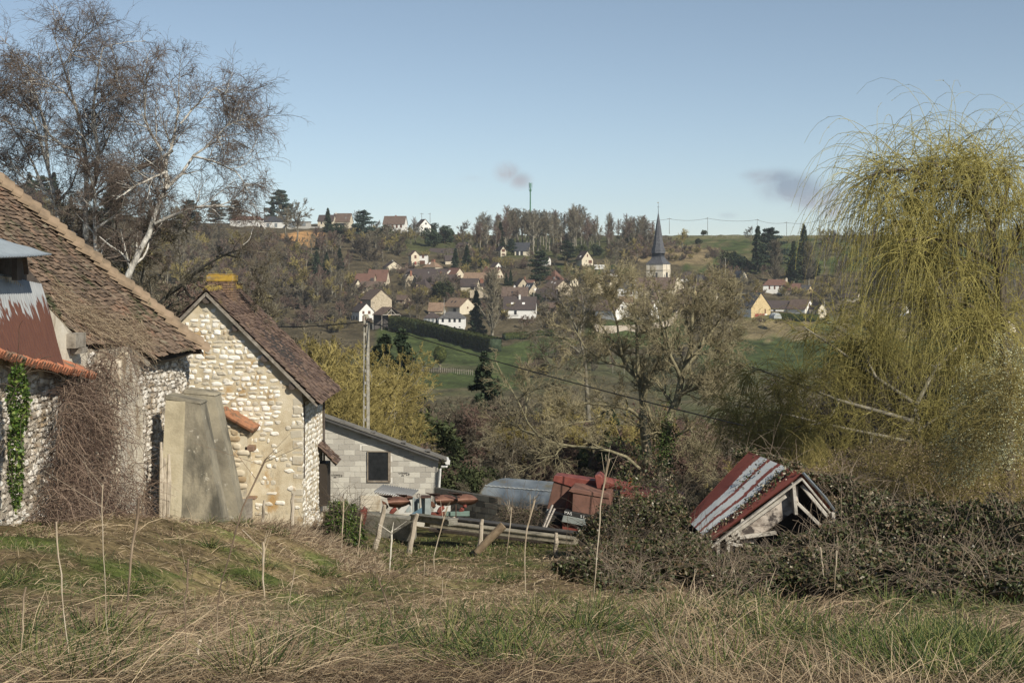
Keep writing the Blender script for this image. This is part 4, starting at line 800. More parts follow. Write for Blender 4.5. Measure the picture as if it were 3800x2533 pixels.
    rub = MB(); rub.prism([P(x, y, 34.2) for x, y in ((2690, 2040), (2705, 1985), (2790, 1925), (2870, 1860), (2925, 1812), (2962, 1800), (2965, 1880), (2925, 1915), (2860, 1960), (2800, 2010), (2790, 2060), (2740, 2110), (2680, 2120))], (0, .12, 0)); rub.obj('rubble_infill', [mat('pinkish_rubble', [(.16, .13, .11), (.42, .37, .32), (.56, .50, .44)], scale=4, detail=10, bump=1, second=((.06, .05, .045), 3, .52, .6, (1, 1, 1)))], g, bevel=.03)
    dk = MB(); dk.prism([R0 + (0, .7, -.25), E0 + (.15, .7, -.15), (E0[0] + .15, 34.7, -8.4), (q0[0] - .1, 35, -8.4), q0 + (-.1, .7, -.2)], (0, .08, 0)); dk.obj('inner_wall', [under], g)
    dk = MB(); dk.prism([(E0[0] + .1, 34.1, E0[2] - .15), (E1[0] + .1, E1[1], E1[2] - .1), (E1[0] + .1, E1[1], -8.3), (E0[0] + .1, 34.1, -8.3)], (.06, 0, 0)); dk.obj('side_wall', [under], g)
red_shed()

def power_line():
    g = empty('power_pole', P(1357, 1600, 56.5), 'slender grey concrete electricity pole with slotted sides rising behind the block shed', 'power pole')
    d = 56.5; a, c = P(1357, 1172, d), P(1357, 1760, d); b = MB(); w0, w1 = .13, .20
    for s in (-1, 1): b.beam(a + (s * w0 * .42 + (.03 if s > 0 else 0), 0, 0), c + (s * w1 * .42 + (.02 if s > 0 else 0), 0, 0),   .11 if s > 0 else .05, .18, up=(0, 1, 0))
    H = a[2] - c[2]
    for i in range(13): z = a[2] - H * (i + .5) / 13; b.box((a[0], d, z), (.15, .12, .12))
    b.obj('post', [mat('speckled_concrete', [(.20, .185, .15), (.33, .31, .26), (.42, .40, .34)], scale=9, bump=.4)], g, bevel=.008)
    top = P(1363, 1192, d)
    b = MB(); b.box(P(1372, 1186, d - .1), (.18, .12, .14)); b.box(P(1352, 1205, d - .12), (.26, .1, .05)); b.obj('clamp', [darkwood], g, bevel=.01)
    b = MB(); b.tube([P(1358, 1176, d), P(1358, 1166, d)], .1, 8); b.obj('pole_cap', [flat('cap', (.3, .27, .2))], g)
    wm = flat('black_cable', (.02, .02, .02), rough=.5)
    def wire(p, q, sag, lab, r=.022):
        b = MB(); b.tube([p + (q - p) * t - np.array([0, 0, sag * 4 * t * (1 - t)]) for t in np.linspace(0, 1, 24)], r, 5, cap=False); tag(b.obj('power_cable', [wm]), lab, 'cable')
    wire(P(600, 1175, 68.0), top, .35, 'black cable running left from the concrete pole behind the stone house')
    wire(top, P(2760, 1578, 40.0), .15, 'black cable slanting down to the right across the bare trees', .02)
power_line()
# ------------------------------------------------------------------ village
cream = mat('cream_plaster', [(.50, .44, .33), (.62, .56, .44)], scale=.5); white = mat('white_plaster', [(.66, .65, .61), (.76, .75, .72)], scale=.4)
stonew = mat('village_rubble', [(.22, .18, .13), (.40, .34, .25), (.52, .46, .35)], scale=1.8, detail=10, bump=.5); yellow = mat('yellow_stone', [(.42, .32, .17), (.56, .45, .26)], scale=1.2, second=((.28, .15, .08), .5, .58, .68, (1, 1, .5)))
greyw = mat('grey_plaster', [(.34, .33, .30), (.46, .45, .41)], scale=.6); dwood = mat('barn_boarding', [(.05, .045, .045), (.10, .09, .085)], scale=2)
t_brown = mat('brown_tiles', [(.07, .05, .042), (.12, .086, .068), (.165, .12, .092)], scale=1.5, detail=10); t_dark = mat('dark_tiles', [(.045, .036, .036), (.085, .066, .06)], scale=1.5, detail=10)
t_red = mat('red_tiles', [(.115, .065, .05), (.17, .092, .07)], scale=1.2, detail=10); t_orange = mat('orange_tiles', [(.14, .095, .065), (.21, .145, .10), (.27, .185, .125)], scale=1.5, detail=10)
slate = mat('slate', [(.035, .038, .045), (.07, .072, .08)], scale=1.5, detail=8, rough=.5); slate_l = mat('weathered_slate', [(.06, .06, .063), (.14, .135, .13)], scale=1.2, detail=10, rough=.6)
glassd = flat('dark_window', (.03, .032, .038), rough=.2); shutter = flat('brown_shutter', (.12, .06, .04)); redbrick = mat('red_brick', [(.20, .09, .06), (.30, .15, .10)], scale=3); trimw = flat('white_trim', (.7, .69, .66)); greyg = flat('grey_glazing', (.20, .22, .23), rough=.3)
MATS = dict(c=cream, w=white, s=stonew, y=yellow, g=greyw, d=dwood, B=t_brown, D=t_dark, R=t_red, O=t_orange, S=slate, s2=slate_l, r=redbrick)
def house(label, xl, xc, xr, yb, ye, ya, th, wall, roof, gl=0, d=None, cat='house', name='house', hip=0, chim=(), wins=(), base=7.0, W=None, L=None, ov=.3, wallg=None):
    # xl..xc..xr: photo columns of the visible long side, corner and gable (gable left of the corner when gl); yb, ye, ya: rows of base, eaves and ridge at the gable
    if d and 490 < d < 660: d = None
    d = d or hit(xc, yb, 300, 905); f = F / d; t = math.radians(th); c, s = math.cos(t), math.sin(t)
    ln, gw = (xc - xl, xr - xc) if not gl else (xr - xc, xc - xl)
    L = L or ln / f / max(c, .08); W = W or gw / f / max(s, .05)
    H = (yb - ye) / f; Rr = (ye - ya) / f
    p = P(xc, yb, d); ang = -t if not gl else t
    g = empty(name, (0, 0, 0), label, cat)
    ux = np.array([math.cos(ang), math.sin(ang), 0]); uy = np.array([-math.sin(ang), math.cos(ang), 0])
    cen = p - (ux * (L / 2) * (1 if not gl else -1)) + uy * W / 2
    g.location = [float(v) for v in cen]; g.rotation_euler = (0, 0, ang)
    def lk(b, n, m, par=g, **k): o = link(n, b.mesh(n, [m], **k), par, keep=False); return o
    base = float(np.clip(p[2] - min(ground(cen[0], cen[1]), ground(*(cen[:2] + uy[:2] * -W / 2))) + .6, .6, 9)); b = MB(); hl, hw = L / 2, W / 2
    if hip: b.box((0, 0, (H - base) / 2), (L, W, H + base))
    else: b.prism([(-hl, -hw, -base), (-hl, hw, -base), (-hl, hw, H), (-hl, 0, H + Rr - .02), (-hl, -hw, H)], (L, 0, 0))
    lk(b, 'wall', MATS[wall])
    if wallg:
        b = MB(); e = 1 if not gl else -1; b.prism([(e * hl, -hw, 0), (e * hl, hw, 0), (e * hl, hw, H), (e * hl, 0, H + Rr - .1), (e * hl, -hw, H)], (.05 * e, 0, 0)); lk(b, 'gable_wall', MATS[wallg])
    b = MB(); k = Rr / hw; o = ov; th_ = .16
    if hip:
        hp = min(hip, hl); X, Yy = hl + o, hw + o; z0 = H - o * k * .6; zt = H + Rr
        b.add([(-X, -Yy, z0), (X, -Yy, z0), (X, Yy, z0), (-X, Yy, z0), (-(hl - hp), 0, zt), (hl - hp + .01, 0, zt)], [(3, 2, 1, 0), (0, 1, 5, 4), (2, 3, 4, 5), (1, 2, 5), (3, 0, 4)])
    else:
        for sg in (-1, 1):
            e = (hw + o); b.prism([(-hl - o, 0, H + Rr + th_), (hl + o, 0, H + Rr + th_), (hl + o, sg * e, H - o * k + th_), (-hl - o, sg * e, H - o * k + th_)], (0, 0, -th_))
    rf = lk(b, 'roof', MATS[roof])
    for ch in chim:                               # (position along the ridge -1..1, across -1..1, width m, height m above the ridge, material)
        b = MB(); w = ch[2]; z1 = H + Rr + ch[3]; b.box((ch[0] * hl, ch[1] * hw, z1 - (ch[3] + 1.5) / 2), (w, w * .8, ch[3] + 1.5)); b.box((ch[0] * hl, ch[1] * hw, z1 + .04), (w + .12, w * .8 + .12, .12)); b.tube([(ch[0] * hl, ch[1] * hw, z1), (ch[0] * hl, ch[1] * hw, z1 + .3)], .12, 6); lk(b, 'chimney', MATS[ch[4]], rf)
    if not wins and name in ('house', 'cottage', 'garage') and H > 1.2: wins = [('f', .25, H * .55, .8, min(1.2, H * .5), glassd), ('f', .7, H * .55, .8, min(1.2, H * .5), shutter), ('g', .5, H * .6 + Rr * .2, .7, min(1.1, H * .5), glassd)]
    for wv in wins:                               # (face, u 0..1 along face as seen, z above base in m, width, height, material, name)
        fc, u_, z, ww, hh, m_, nm = (list(wv) + ['window'])[:7]
        b = MB()
        if fc == 'f': b.box((-hl + u_ * L, -hw - .02, z), (ww, .08, hh))
        elif fc == 'g': e = 1 if not gl else -1; b.box((e * (hl + .04), -hw + u_ * W if not gl else hw - u_ * W, z), (.12, ww, hh))
        elif fc == 'r': y = -hw * .5; b.prism([(-hl + u_ * L - ww / 2, -hw * (1 - z) - hh * .4, H + Rr * z + .2 - hh * .4 * k), (-hl + u_ * L + ww / 2, -hw * (1 - z) - hh * .4, H + Rr * z + .2 - hh * .4 * k), (-hl + u_ * L + ww / 2, -hw * (1 - z) + hh * .4, H + Rr * z + .2 + hh * .4 * k), (-hl + u_ * L - ww / 2, -hw * (1 - z) + hh * .4, H + Rr * z + .2 + hh * .4 * k)], (0, 0, .06))
        wo = lk(b, nm, m_)
    g['_L'] = L; g['_W'] = W; g['_H'] = H; g['_R'] = Rr
    return g
G, SH, TW, GG = glassd, shutter, trimw, greyg
# lower left group
house('stone barn with a brown tile roof and a huge rubble gable behind the white cottage', 1330, 1376, 1450, 1160, 1111, 1075, 58, 's', 'B', name='stone_barn', cat='barn')
house('white cottage with dark roof and two upper windows left of the open timber shed', 1300, 1333, 1384, 1190, 1155, 1126, 55, 'w', 'D', name='cottage', cat='cottage', chim=[(-.5, 0, .7, .4, 'r')], wins=[('g', .28, 3.0, .8, 1.0, SH), ('g', .68, 3.0, 1, 1.1, SH), ('g', .35, .9, 1.7, 1.9, SH, 'garage_door'), ('f', .3, 1.0, .7, 1.4, G), ('f', .7, 1.0, .7, 1.4, G)])
house('long white bungalow with a slate roof behind the long hedge', 1628, 1722, 1722, 1222, 1180, 1157, 3, 'w', 's2', name='bungalow', W=8, hip=2.6, chim=[(-.6, 0, .5, .3, 'g')], wins=[('f', u, 3.2, .8, 1.25, G) for u in (.16, .43, .63, .83)] + [('f', u, .85, .5, .4, G, 'cellar_window') for u in (.16, .43, .63, .83)] + [('f', .56, .25, .3, .9, GG, 'vent')])
house('white glazed veranda with a dark roof on the left end of the long bungalow', 1572, 1628, 1628, 1212, 1179, 1158, 3, 'w', 'D', name='veranda', cat='veranda', W=6, hip=2.2, wins=[('f', u, 2.3, 1.1, 1.2, GG) for u in (.12, .36, .62)] + [('f', .85, 2.2, .6, 1.6, G)])
house('barn conversion with brown roof and cream gable above the bungalow', 1640, 1706, 1764, 1172, 1138, 1108, 46, 'c', 'O', name='converted_barn', cat='barn', wins=[('g', .5, 3.0, .5, .7, SH), ('r', .3, .5, .6, 1, G, 'roof_light'), ('r', .5, .5, .6, 1, G, 'roof_light'), ('f', .7, 2.2, 1.4, 1.2, G)])
house('small outbuilding with an orange tile roof beside the converted barn', 1590, 1642, 1645, 1166, 1152, 1124, 6, 's', 'O', name='outbuilding', W=5, d=498)
house('cream house with pointed gable and red door on the slope above the village', 1515, 1526, 1556, 985, 947, 930, 62, 'c', 'B', wins=[('g', .5, 4.0, 1, 1.4, SH), ('g', .5, 1.1, 1, 1.4, flat('red_door', (.30, .08, .06)), 'door')])
house('flat white garage block joined to the cream house on the slope', 1556, 1584, 1584, 985, 949, 946, 3, 'w', 'D', name='garage', cat='garage', W=6, ov=.1, wins=[('f', .5, 4.2, 1.0, 1.5, SH), ('f', .38, 1.2, 2.6, 2.2, SH, 'garage_door')])
house('long low house with a plum brown roof on the upper slope', 1592, 1694, 1694, 953, 947, 921, 4, 'c', 'D', W=9, d=705, wins=[('r', .45, .5, .9, 1, G, 'roof_light')])
house('lean cream gabled annex below the plum brown roof', 1641, 1653, 1690, 978, 966, 947, 8, 'c', 'D', gl=1, name='annex', W=5)
house('hip roofed brown house with a tall brick chimney above the barns', 1568, 1616, 1640, 998, 990, 967, 30, 'c', 'O', hip=3, chim=[(.1, 0, 1.4, .5, 'r')], wins=[('r', .4, .5, .8, 1, TW, 'roof_light')])
house('white gabled house with dark roof at the upper left edge of the village', 1420, 1435, 1488, 1003, 990, 969, 60, 'c', 'D', chim=[(0, 0, .8, .3, 'g')], wins=[('g', .5, .9, .4, .5, SH)])
house('long red roofed farmhouse at the left edge of the village', 1361, 1432, 1435, 1062, 1043, 1002, 6, 'c', 'R', W=9, d=585, chim=[(-.9, 0, .8, .4, 'r')])
house('lower red roofed wing with a pointed dormer left of the long red roofed farmhouse', 1315, 1384, 1386, 1066, 1044, 1016, 6, 's', 'R', W=8, d=575, wins=[('f', .95, 2.6, 1.4, 2.6, dwood, 'dormer_front')])
house('low brown roofed range in front of the red roofs', 1334, 1415, 1418, 1078, 1064, 1045, 5, 's', 'B', W=7, d=560)
house('half hidden cream gable left of the low brown roofed range', 1300, 1306, 1350, 1090, 1078, 1038, 64, 'c', 'B', d=552)
house('very long dark roofed range across the middle of the village', 1508, 1655, 1657, 1035, 1018, 998, 4, 's', 'D', W=8, d=600)
house('stone house with big bare gable and skylights at the village centre', 1490, 1505, 1542, 1065, 1035, 1010, 58, 's', 'D', chim=[(.9, 0, 1, .5, 'r')], wins=[('r', .4, .4, .6, .9, TW, 'roof_light')])
house('wide dark roofed house with a cream front in the village centre', 1545, 1634, 1636, 1070, 1052, 1013, 4, 'y', 'D', W=9, d=572, chim=[(.96, 0, .9, .5, 'r'), (-.1, 0, .4, .3, 'g')])
house('dark roofed house with one skylight right of the village centre', 1637, 1690, 1692, 1072, 1052, 1020, 4, 'c', 'D', W=8, d=570, wins=[('r', .3, .5, 1.2, 1, GG, 'roof_light')])
house('wine red roofed house with a cream gable and satellite dish', 1650, 1688, 1723, 1030, 1020, 995, 42, 'c', 'R', wins=[('g', .45, .6, 1.4, .8, SH), ('r', .2, .35, 1.0, 2, TW, 'roof_light')])
house('orange brown roofed house above the red brick chimney', 1718, 1808, 1814, 1058, 1046, 1012, 8, 'c', 'O', W=8, d=590)
house('dark roofed cream house with a recessed doorway', 1706, 1768, 1785, 1082, 1061, 1034, 12, 'c', 'D', W=6, d=556, wins=[('f', .75, 1.6, 1.6, 2.2, G, 'doorway')])
house('low cream house with a broad red brick chimney', 1768, 1808, 1812, 1078, 1060, 1040, 7, 'c', 'D', W=6, d=548, chim=[(-.1, -.4, 1.3, .6, 'r')])
g_ = MB(); g_.prism([P(1744, 1076, 535), P(1812, 1076, 535), P(1812, 1105, 535), P(1744, 1105, 535)], (0, .5, 0)); tag(g_.obj('garden_wall', [stonew]), 'pale rubble garden wall below the cream house with the red brick chimney', 'wall')
house('red roofed house with a cream gable above the tall bare poplar', 1786, 1840, 1868, 1034, 1022, 993, 32, 'c', 'R', chim=[(-.9, 0, 1, .4, 'r')], wins=[('g', .4, .9, 1.0, 1.1, SH), ('g', .7, .9, 1.0, 1.1, SH)])
house('broad pyramid roofed brown house half hidden by saplings', 1535, 1585, 1612, 1088, 1074, 1034, 35, 'c', 'D', hip=4)
# right of the poplar
house('cream chalet with a steep blank gable beside the blue green cedar', 1943, 1943.5, 1990, 979, 964, 930, 80, 'c', 'D', L=11, d=735)
house('low white wing with one window right of the cream chalet', 1992, 2034, 2045, 984, 964, 953, 25, 'w', 'D', wins=[('f', .9, 1.8, .8, 1.0, G)])
house('dark roofed house with glass doors behind the cream chalet', 1910, 1962, 1963, 950, 930, 900, 5, 'c', 'S', W=9, wins=[('f', u, 1.5, 1.3, 2.4, G) for u in (.2, .5)] + [('f', .35, 1.5, .5, 2.4, TW)])
house('narrow cream house with a brown door half behind a dark conifer', 1856, 1858, 1878, 948, 928, 914, 70, 'c', 'D', L=7, wins=[('g', .5, 2.5, 1.6, 1.4, SH), ('g', .5, .6, 1.6, .8, SH)])
house('cream gabled house with brown shutters beside the camper van', 2138, 2159, 2202, 990, 962, 932, 60, 'c', 'D', wins=[('g', .5, 5.2, .7, 1.2, SH), ('g', .75, 2.4, 1.8, 1.4, SH), ('r', .5, .3, 1.2, .8, TW, 'roof_light')])
house('red pyramid roofed house with one white dormer', 2037, 2060, 2083, 1062, 1036, 1000, 45, 'c', 'R', hip=9, W=5.5, L=5.5, d=600, wins=[('f', .9, 3.3, .9, 1.2, TW, 'dormer')])
house('large brown roofed stone barn with a broad pale gable', 2013, 2058, 2125, 1098, 1071, 1040, 55, 's', 'B', name='large_barn', cat='barn', wins=[('r', .3, .7, .5, .8, TW, 'roof_light'), ('r', .6, .6, .5, .8, TW, 'roof_light')])
house('dark timber barn below the brown roofed stone barn', 1984, 2058, 2078, 1126, 1103, 1073, 22, 'd', 'D', name='timber_barn', cat='barn', d=530)
house('brick house with a timbered white gable and three skylights', 1937, 1960, 2003, 1104, 1082, 1051, 55, 's', 'S', wins=[('r', .3, .6, .4, .8, TW, 'roof_light'), ('r', .6, .6, .4, .8, TW, 'roof_light'), ('g', .72, 3.2, 2.2, .9, TW, 'timbering')], d=548)
house('wide plain brown roof with two white chimneys behind the balcony house', 1862, 1956, 1958, 1112, 1100, 1066, 4, 'c', 'B', W=9, d=535, chim=[(-.05, 0, .7, .5, 'w')], wins=[('r', .4, .4, .7, .9, G, 'roof_light')])
bh = house('white balcony house with a dark roof, two small dormers and a white chimney', 1868, 1986, 1990, 1184, 1147, 1102, 5, 'w', 'D', W=9, d=505, chim=[(-.02, -.2, .7, .6, 'w')], wins=[('f', .38, 2.4, .9, 1.3, G), ('f', .1, 2.4, .9, 1.1, G), ('r', .27, .42, 1.0, .8, TW, 'dormer'), ('r', .62, .42, 1.0, .8, TW, 'dormer'), ('f', .25, 1.2, 5.2, .12, dwood, 'balcony'), ('f', .25, 1.7, 5.2, .08, dwood, 'handrail')])
house('low brown roofed outhouse right of the balcony house', 2024, 2100, 2102, 1160, 1149, 1124, 4, 'c', 'B', name='outhouse', W=6, d=503)
house('small stone gable with a brick chimney behind the timbered gable', 1908, 1922, 1962, 1078, 1059, 1033, 64, 's', 'D', d=575, chim=[(.6, .4, .5, .5, 'r')])
house('small cream gable glimpsed through the walnut tree', 2190, 2201, 2238, 1090, 1073, 1041, 66, 'c', 'R', d=555)
house('square white house with a slate pyramid roof behind the walnut tree', 2290, 2366, 2367, 1108, 1069, 1040, 6, 'w', 'S', W=9, hip=4, d=535)
house('white house whose tall gable has two dark openings, above the curved garden wall', 2208, 2284, 2344, 1190, 1152, 1117, 42, 'w', 'B', d=500, wins=[('g', .45, 4.6, .9, 1.5, G), ('g', .6, 1.3, 1.2, 2.1, G), ('f', .22, 1.3, 1.9, 2.0, G)])
house('white gabled garage wing right of the tall white gable', 2356, 2406, 2456, 1190, 1164, 1122, 44, 'w', 'B', d=501, wins=[('g', .5, 1.4, 1.2, 1.8, GG), ('g', .45, 4.3, .6, .8, G)])
house('big pale rubble gable below the church tower', 2478, 2490, 2543, 1090, 1066, 1025, 64, 'c', 'B', d=545)
house('pale stone gabled house right of the big rubble gable', 2507, 2570, 2598, 1122, 1105, 1074, 32, 'y', 'B', d=528)
house('yellow stone range below the rubble gables', 2480, 2562, 2564, 1150, 1127, 1108, 4, 'y', 'B', W=7, d=515)
house('plum roofed house with a white wall right of the church', 2525, 2585, 2586, 1046, 1032, 1008, 4, 'w', 'D', W=8, hip=2.5, d=592)
house('dark roofed house with a small red chimney right of the plum roof', 2586, 2640, 2648, 1062, 1046, 1022, 10, 'c', 'S', W=7, d=590, chim=[(.7, 0, 1, .3, 'r')])
house('white fronted low house hidden behind twigs below the dark roofed house', 2562, 2640, 2642, 1078, 1060, 1049, 4, 'w', 'B', W=6, d=570)
# right hand group
yh = house('yellow stone house with slate roof, satellite dish and a porch with a red wall', 2718, 2787, 2872, 1182, 1141, 1087, 50, 'w', 'S', wallg='y', d=502, hip=0, chim=[(.4, .2, .7, .5, 'r')], wins=[('f', .85, 4.0, .7, 1.2, G), ('f', .4, 4.0, .7, 1.2, G), ('g', .72, 2.6, .7, 1.6, SH), ('g', .45, 1.0, 5.5, 1.5, flat('red_porch', (.28, .07, .05)), 'porch_wall'), ('g', .75, .9, 1.6, 1.4, TW, 'porch_door')])
house('red roofed house with a half timbered wall at the right of the village', 2835, 2928, 2943, 1084, 1058, 1037, 12, 'w', 'R', W=8, hip=2, d=600, chim=[(.8, 0, .8, .4, 'c')], wins=[('f', u, 1.9, .6, 1.4, shutter) for u in (.25, .45, .65, .82)])
house('rusty red roofed barn stepping down from the half timbered house', 2915, 2966, 2984, 1092, 1075, 1053, 16, 's', 'R', name='red_roofed_barn', cat='barn', W=8, d=592)
house('grey roofed barn with an orange stone gable at the end of the red roofs', 2968, 2994, 3025, 1090, 1082, 1059, 48, 'y', 's2', name='gable_barn', cat='barn', d=588, wins=[('g', .45, 1.4, .7, .6, SH)])
house('tiny chalet with white eaves among the trees left of the spruces', 2722, 2746, 2781, 1042, 1028, 1006, 50, 'c', 'S', d=625, wins=[('g', .3, 2, .6, .6, G)])
house('white gabled cottage with one dark window behind the greenhouse', 2930, 2987, 3036, 1168, 1146, 1113, 40, 'w', 'B', name='cottage', cat='cottage', d=520, wins=[('g', .45, 3.4, .8, 1.5, SH)])
house('pale stone gable just right of the white gabled cottage', 3036, 3037, 3068, 1182, 1146, 1125, 80, 'c', 'B', L=9, d=512)
house('long dark roof behind the yellow stone house', 2842, 2976, 2980, 1160, 1145, 1117, 5, 'w', 'D', W=8, d=525)
house('pale house seen at the right edge through the willow', 3700, 3722, 3790, 1240, 1212, 1190, 50, 'c', 'B')
# ridge
house('low white bungalow with a brown hip roof on the left ridge', 848, 962, 985, 835, 815, 800, 14, 'w', 'R', hip=3, W=9, d=800, wins=[('f', u, 1.7, 1.6, .8, G) for u in (.3, .7)])
house('modern white house with a dark slate roof on the ridge', 978, 1060, 1070, 862, 822, 802, 8, 'w', 'S', W=9, d=792, wins=[('f', u, 4.0, 1.6, 2.2, GG) for u in (.18, .55)] + [('f', .35, .9, 3.2, 1.6, G), ('f', .8, .9, 3.2, 1.6, G)])
house('modern box with large panes and a flat roof at the edge of the earth bank', 1064, 1142, 1145, 863, 823, 821, 5, 'g', 'g', name='modern_house', W=8, d=786, ov=.5, wins=[('f', .75, 4.4, 3.6, 1.6, GG), ('f', .76, 1.2, 2.0, .9, G), ('f', .25, 4.2, 4.0, 2.6, GG)])
house('grey shed roof right of the modern box on the ridge', 1148, 1192, 1194, 861, 846, 842, 4, 'g', 'g', name='shed', cat='shed', W=5, d=795)
house('left half of a brown roofed house on the ridge behind a spruce', 1178, 1236, 1240, 836, 820, 797, 6, 'c', 'D', W=8, d=805)
house('broad brown roofed house with a white chimney on the ridge', 1232, 1296, 1305, 840, 822, 791, 8, 'c', 'B', W=9, d=808, chim=[(-.8, 0, .7, .5, 'w')], wins=[('r', .75, .4, .6, .9, GG, 'roof_light'), ('f', .5, 1.3, 6, 1.2, G)])
house('ridge house with a brown roof, brick chimney and little dormer gable', 1420, 1500, 1508, 848, 831, 801, 8, 'w', 'B', W=9, d=815, chim=[(.05, 0, .8, .4, 'r')], wins=[('f', u, 1.3, 1.2, 1.8, SH) for u in (.45, .65, .85)] + [('f', .2, 1.4, 1.6, 1.2, G)])
house('little white gabled house with a dark roof alone on the ridge', 1540, 1557, 1598, 857, 838, 813, 60, 'w', 'D', d=820, wins=[('g', .55, 4.3, 1.0, 1.0, G)])
house('orange roofed house on the right ridge behind the willow crown', 3318, 3395, 3402, 850, 836, 818, 6, 'c', 'O', W=8, d=850)
house('small white shed on the right skyline beside the willow', 3160, 3188, 3190, 890, 880, 874, 4, 'w', 'S', name='shed', cat='shed', W=5, d=850)

house('small red brown roofed cottage at the lower left of the village', 1255, 1292, 1318, 1120, 1104, 1085, 45, 'c', 'R')
house('cream gable with a plum roof between the camper and the walnut crown', 2232, 2262, 2296, 1062, 1046, 1024, 48, 'c', 'D')
house('low orange roofed cottage above the curved garden wall', 2300, 2352, 2354, 1130, 1117, 1100, 5, 'c', 'O')
house('white end wall peeping between the twigs left of the church', 2330, 2348, 2380, 1072, 1052, 1030, 52, 'w', 'B')
house('brown roofed house tucked right below the nave', 2420, 2472, 2492, 1128, 1110, 1088, 20, 'c', 'B')
house('red brown roof left of the dark timber barn', 1925, 1975, 1990, 1068, 1056, 1040, 16, 'c', 'R')
house('small white gable above the orange brown roofs', 1822, 1838, 1862, 1000, 988, 974, 50, 'w', 'D')
house('pale gable among bushes right of the red pyramid roof', 2092, 2116, 2148, 1060, 1044, 1024, 46, 'c', 'B')
house('brown roofed cottage at the foot of the stone barn slope', 1462, 1500, 1520, 1128, 1112, 1096, 28, 's', 'B')
house('cream cottage below the wide dark roofed house', 1600, 1632, 1652, 1100, 1086, 1070, 32, 'c', 'B')
house('long brown roof behind the pale rubble gables', 2600, 2668, 2672, 1098, 1084, 1066, 5, 'c', 'B')
house('small stone cottage right of the pale stone gabled house', 2612, 2650, 2676, 1128, 1110, 1090, 35, 'c', 'D')
house('dark roofed house far right behind the willow curtain', 3130, 3180, 3205, 1120, 1104, 1084, 28, 'c', 'D')
house('white walled house glimpsed through the willow strands', 3300, 3350, 3386, 1170, 1150, 1128, 36, 'w', 'B')
house('cream house high on the slope at the left of the tall wood', 1690, 1726, 1750, 930, 916, 900, 32, 'c', 'D')
house('grey roofed shed house under the camper van', 2240, 2290, 2292, 1024, 1012, 1000, 4, 'w', 'S')

def open_shed():
    d = 500; g = empty('open_shed', P(1450, 1205, d), 'open timber framed shed with a brown roof and stone pillar', 'shed')
    th = math.radians(50); s = F / d; ux = np.array([math.cos(th), -math.sin(th), 0]); uy = np.array([math.sin(th), math.cos(th), 0])
    c = P(1417, 1205, d); W = 65 / s / math.sin(th); L = 34 / s / math.cos(th); H = 37 / s; R = 27 / s
    pt = lambda a, b, z: c + ux * a + uy * b + np.array([0, 0, z])
    b = MB()
    for sg in (0, 1):
        e = -.4 if sg == 0 else W + .4
        b.prism([pt(.5, W / 2, H + R + .15), pt(-L - .5, W / 2, H + R + .15), pt(-L - .5, e, H), pt(.5, e, H)], (0, 0, -.15))
    b.obj('roof', [t_brown], g)
    b = MB(); q = []
    for x in (0, -L):
        b.beam(pt(x, 0, H), pt(x, W, H), .2, .25); b.beam(pt(x, W / 2, H), pt(x, W / 2, H + R), .2, .2)
        for f_ in (.25, .75): b.beam(pt(x, W * f_, H), pt(x, W / 2, H + R * .7), .15, .18)
        b.beam(pt(x, 0, H), pt(x, W / 2, H + R), .2, .2); b.beam(pt(x, W, H), pt(x, W / 2, H + R), .2, .2)
    b.obj('truss', [flat('grey_truss', (.35, .32, .28))], g)
    for x in (0, -L):
        for y in (0, W):
            b = MB(); b.beam(pt(x, y, -5), pt(x, y, H), .25, .25, up=(0, 1, 0)); b.obj('post', [oldwood], g)
    b = MB(); b.box(pt(.1, W * .42, H / 2 - 1), (1.0, 1.0, H + 2)); b.obj('stone_pillar', [yellow], g)
    b = MB(); b.prism([pt(-L, 0, -3), pt(-L, W, -3), pt(-L, W, H), pt(-L, 0, H)], ux * .2); b.obj('back_wall', [dwood], g)
open_shed()
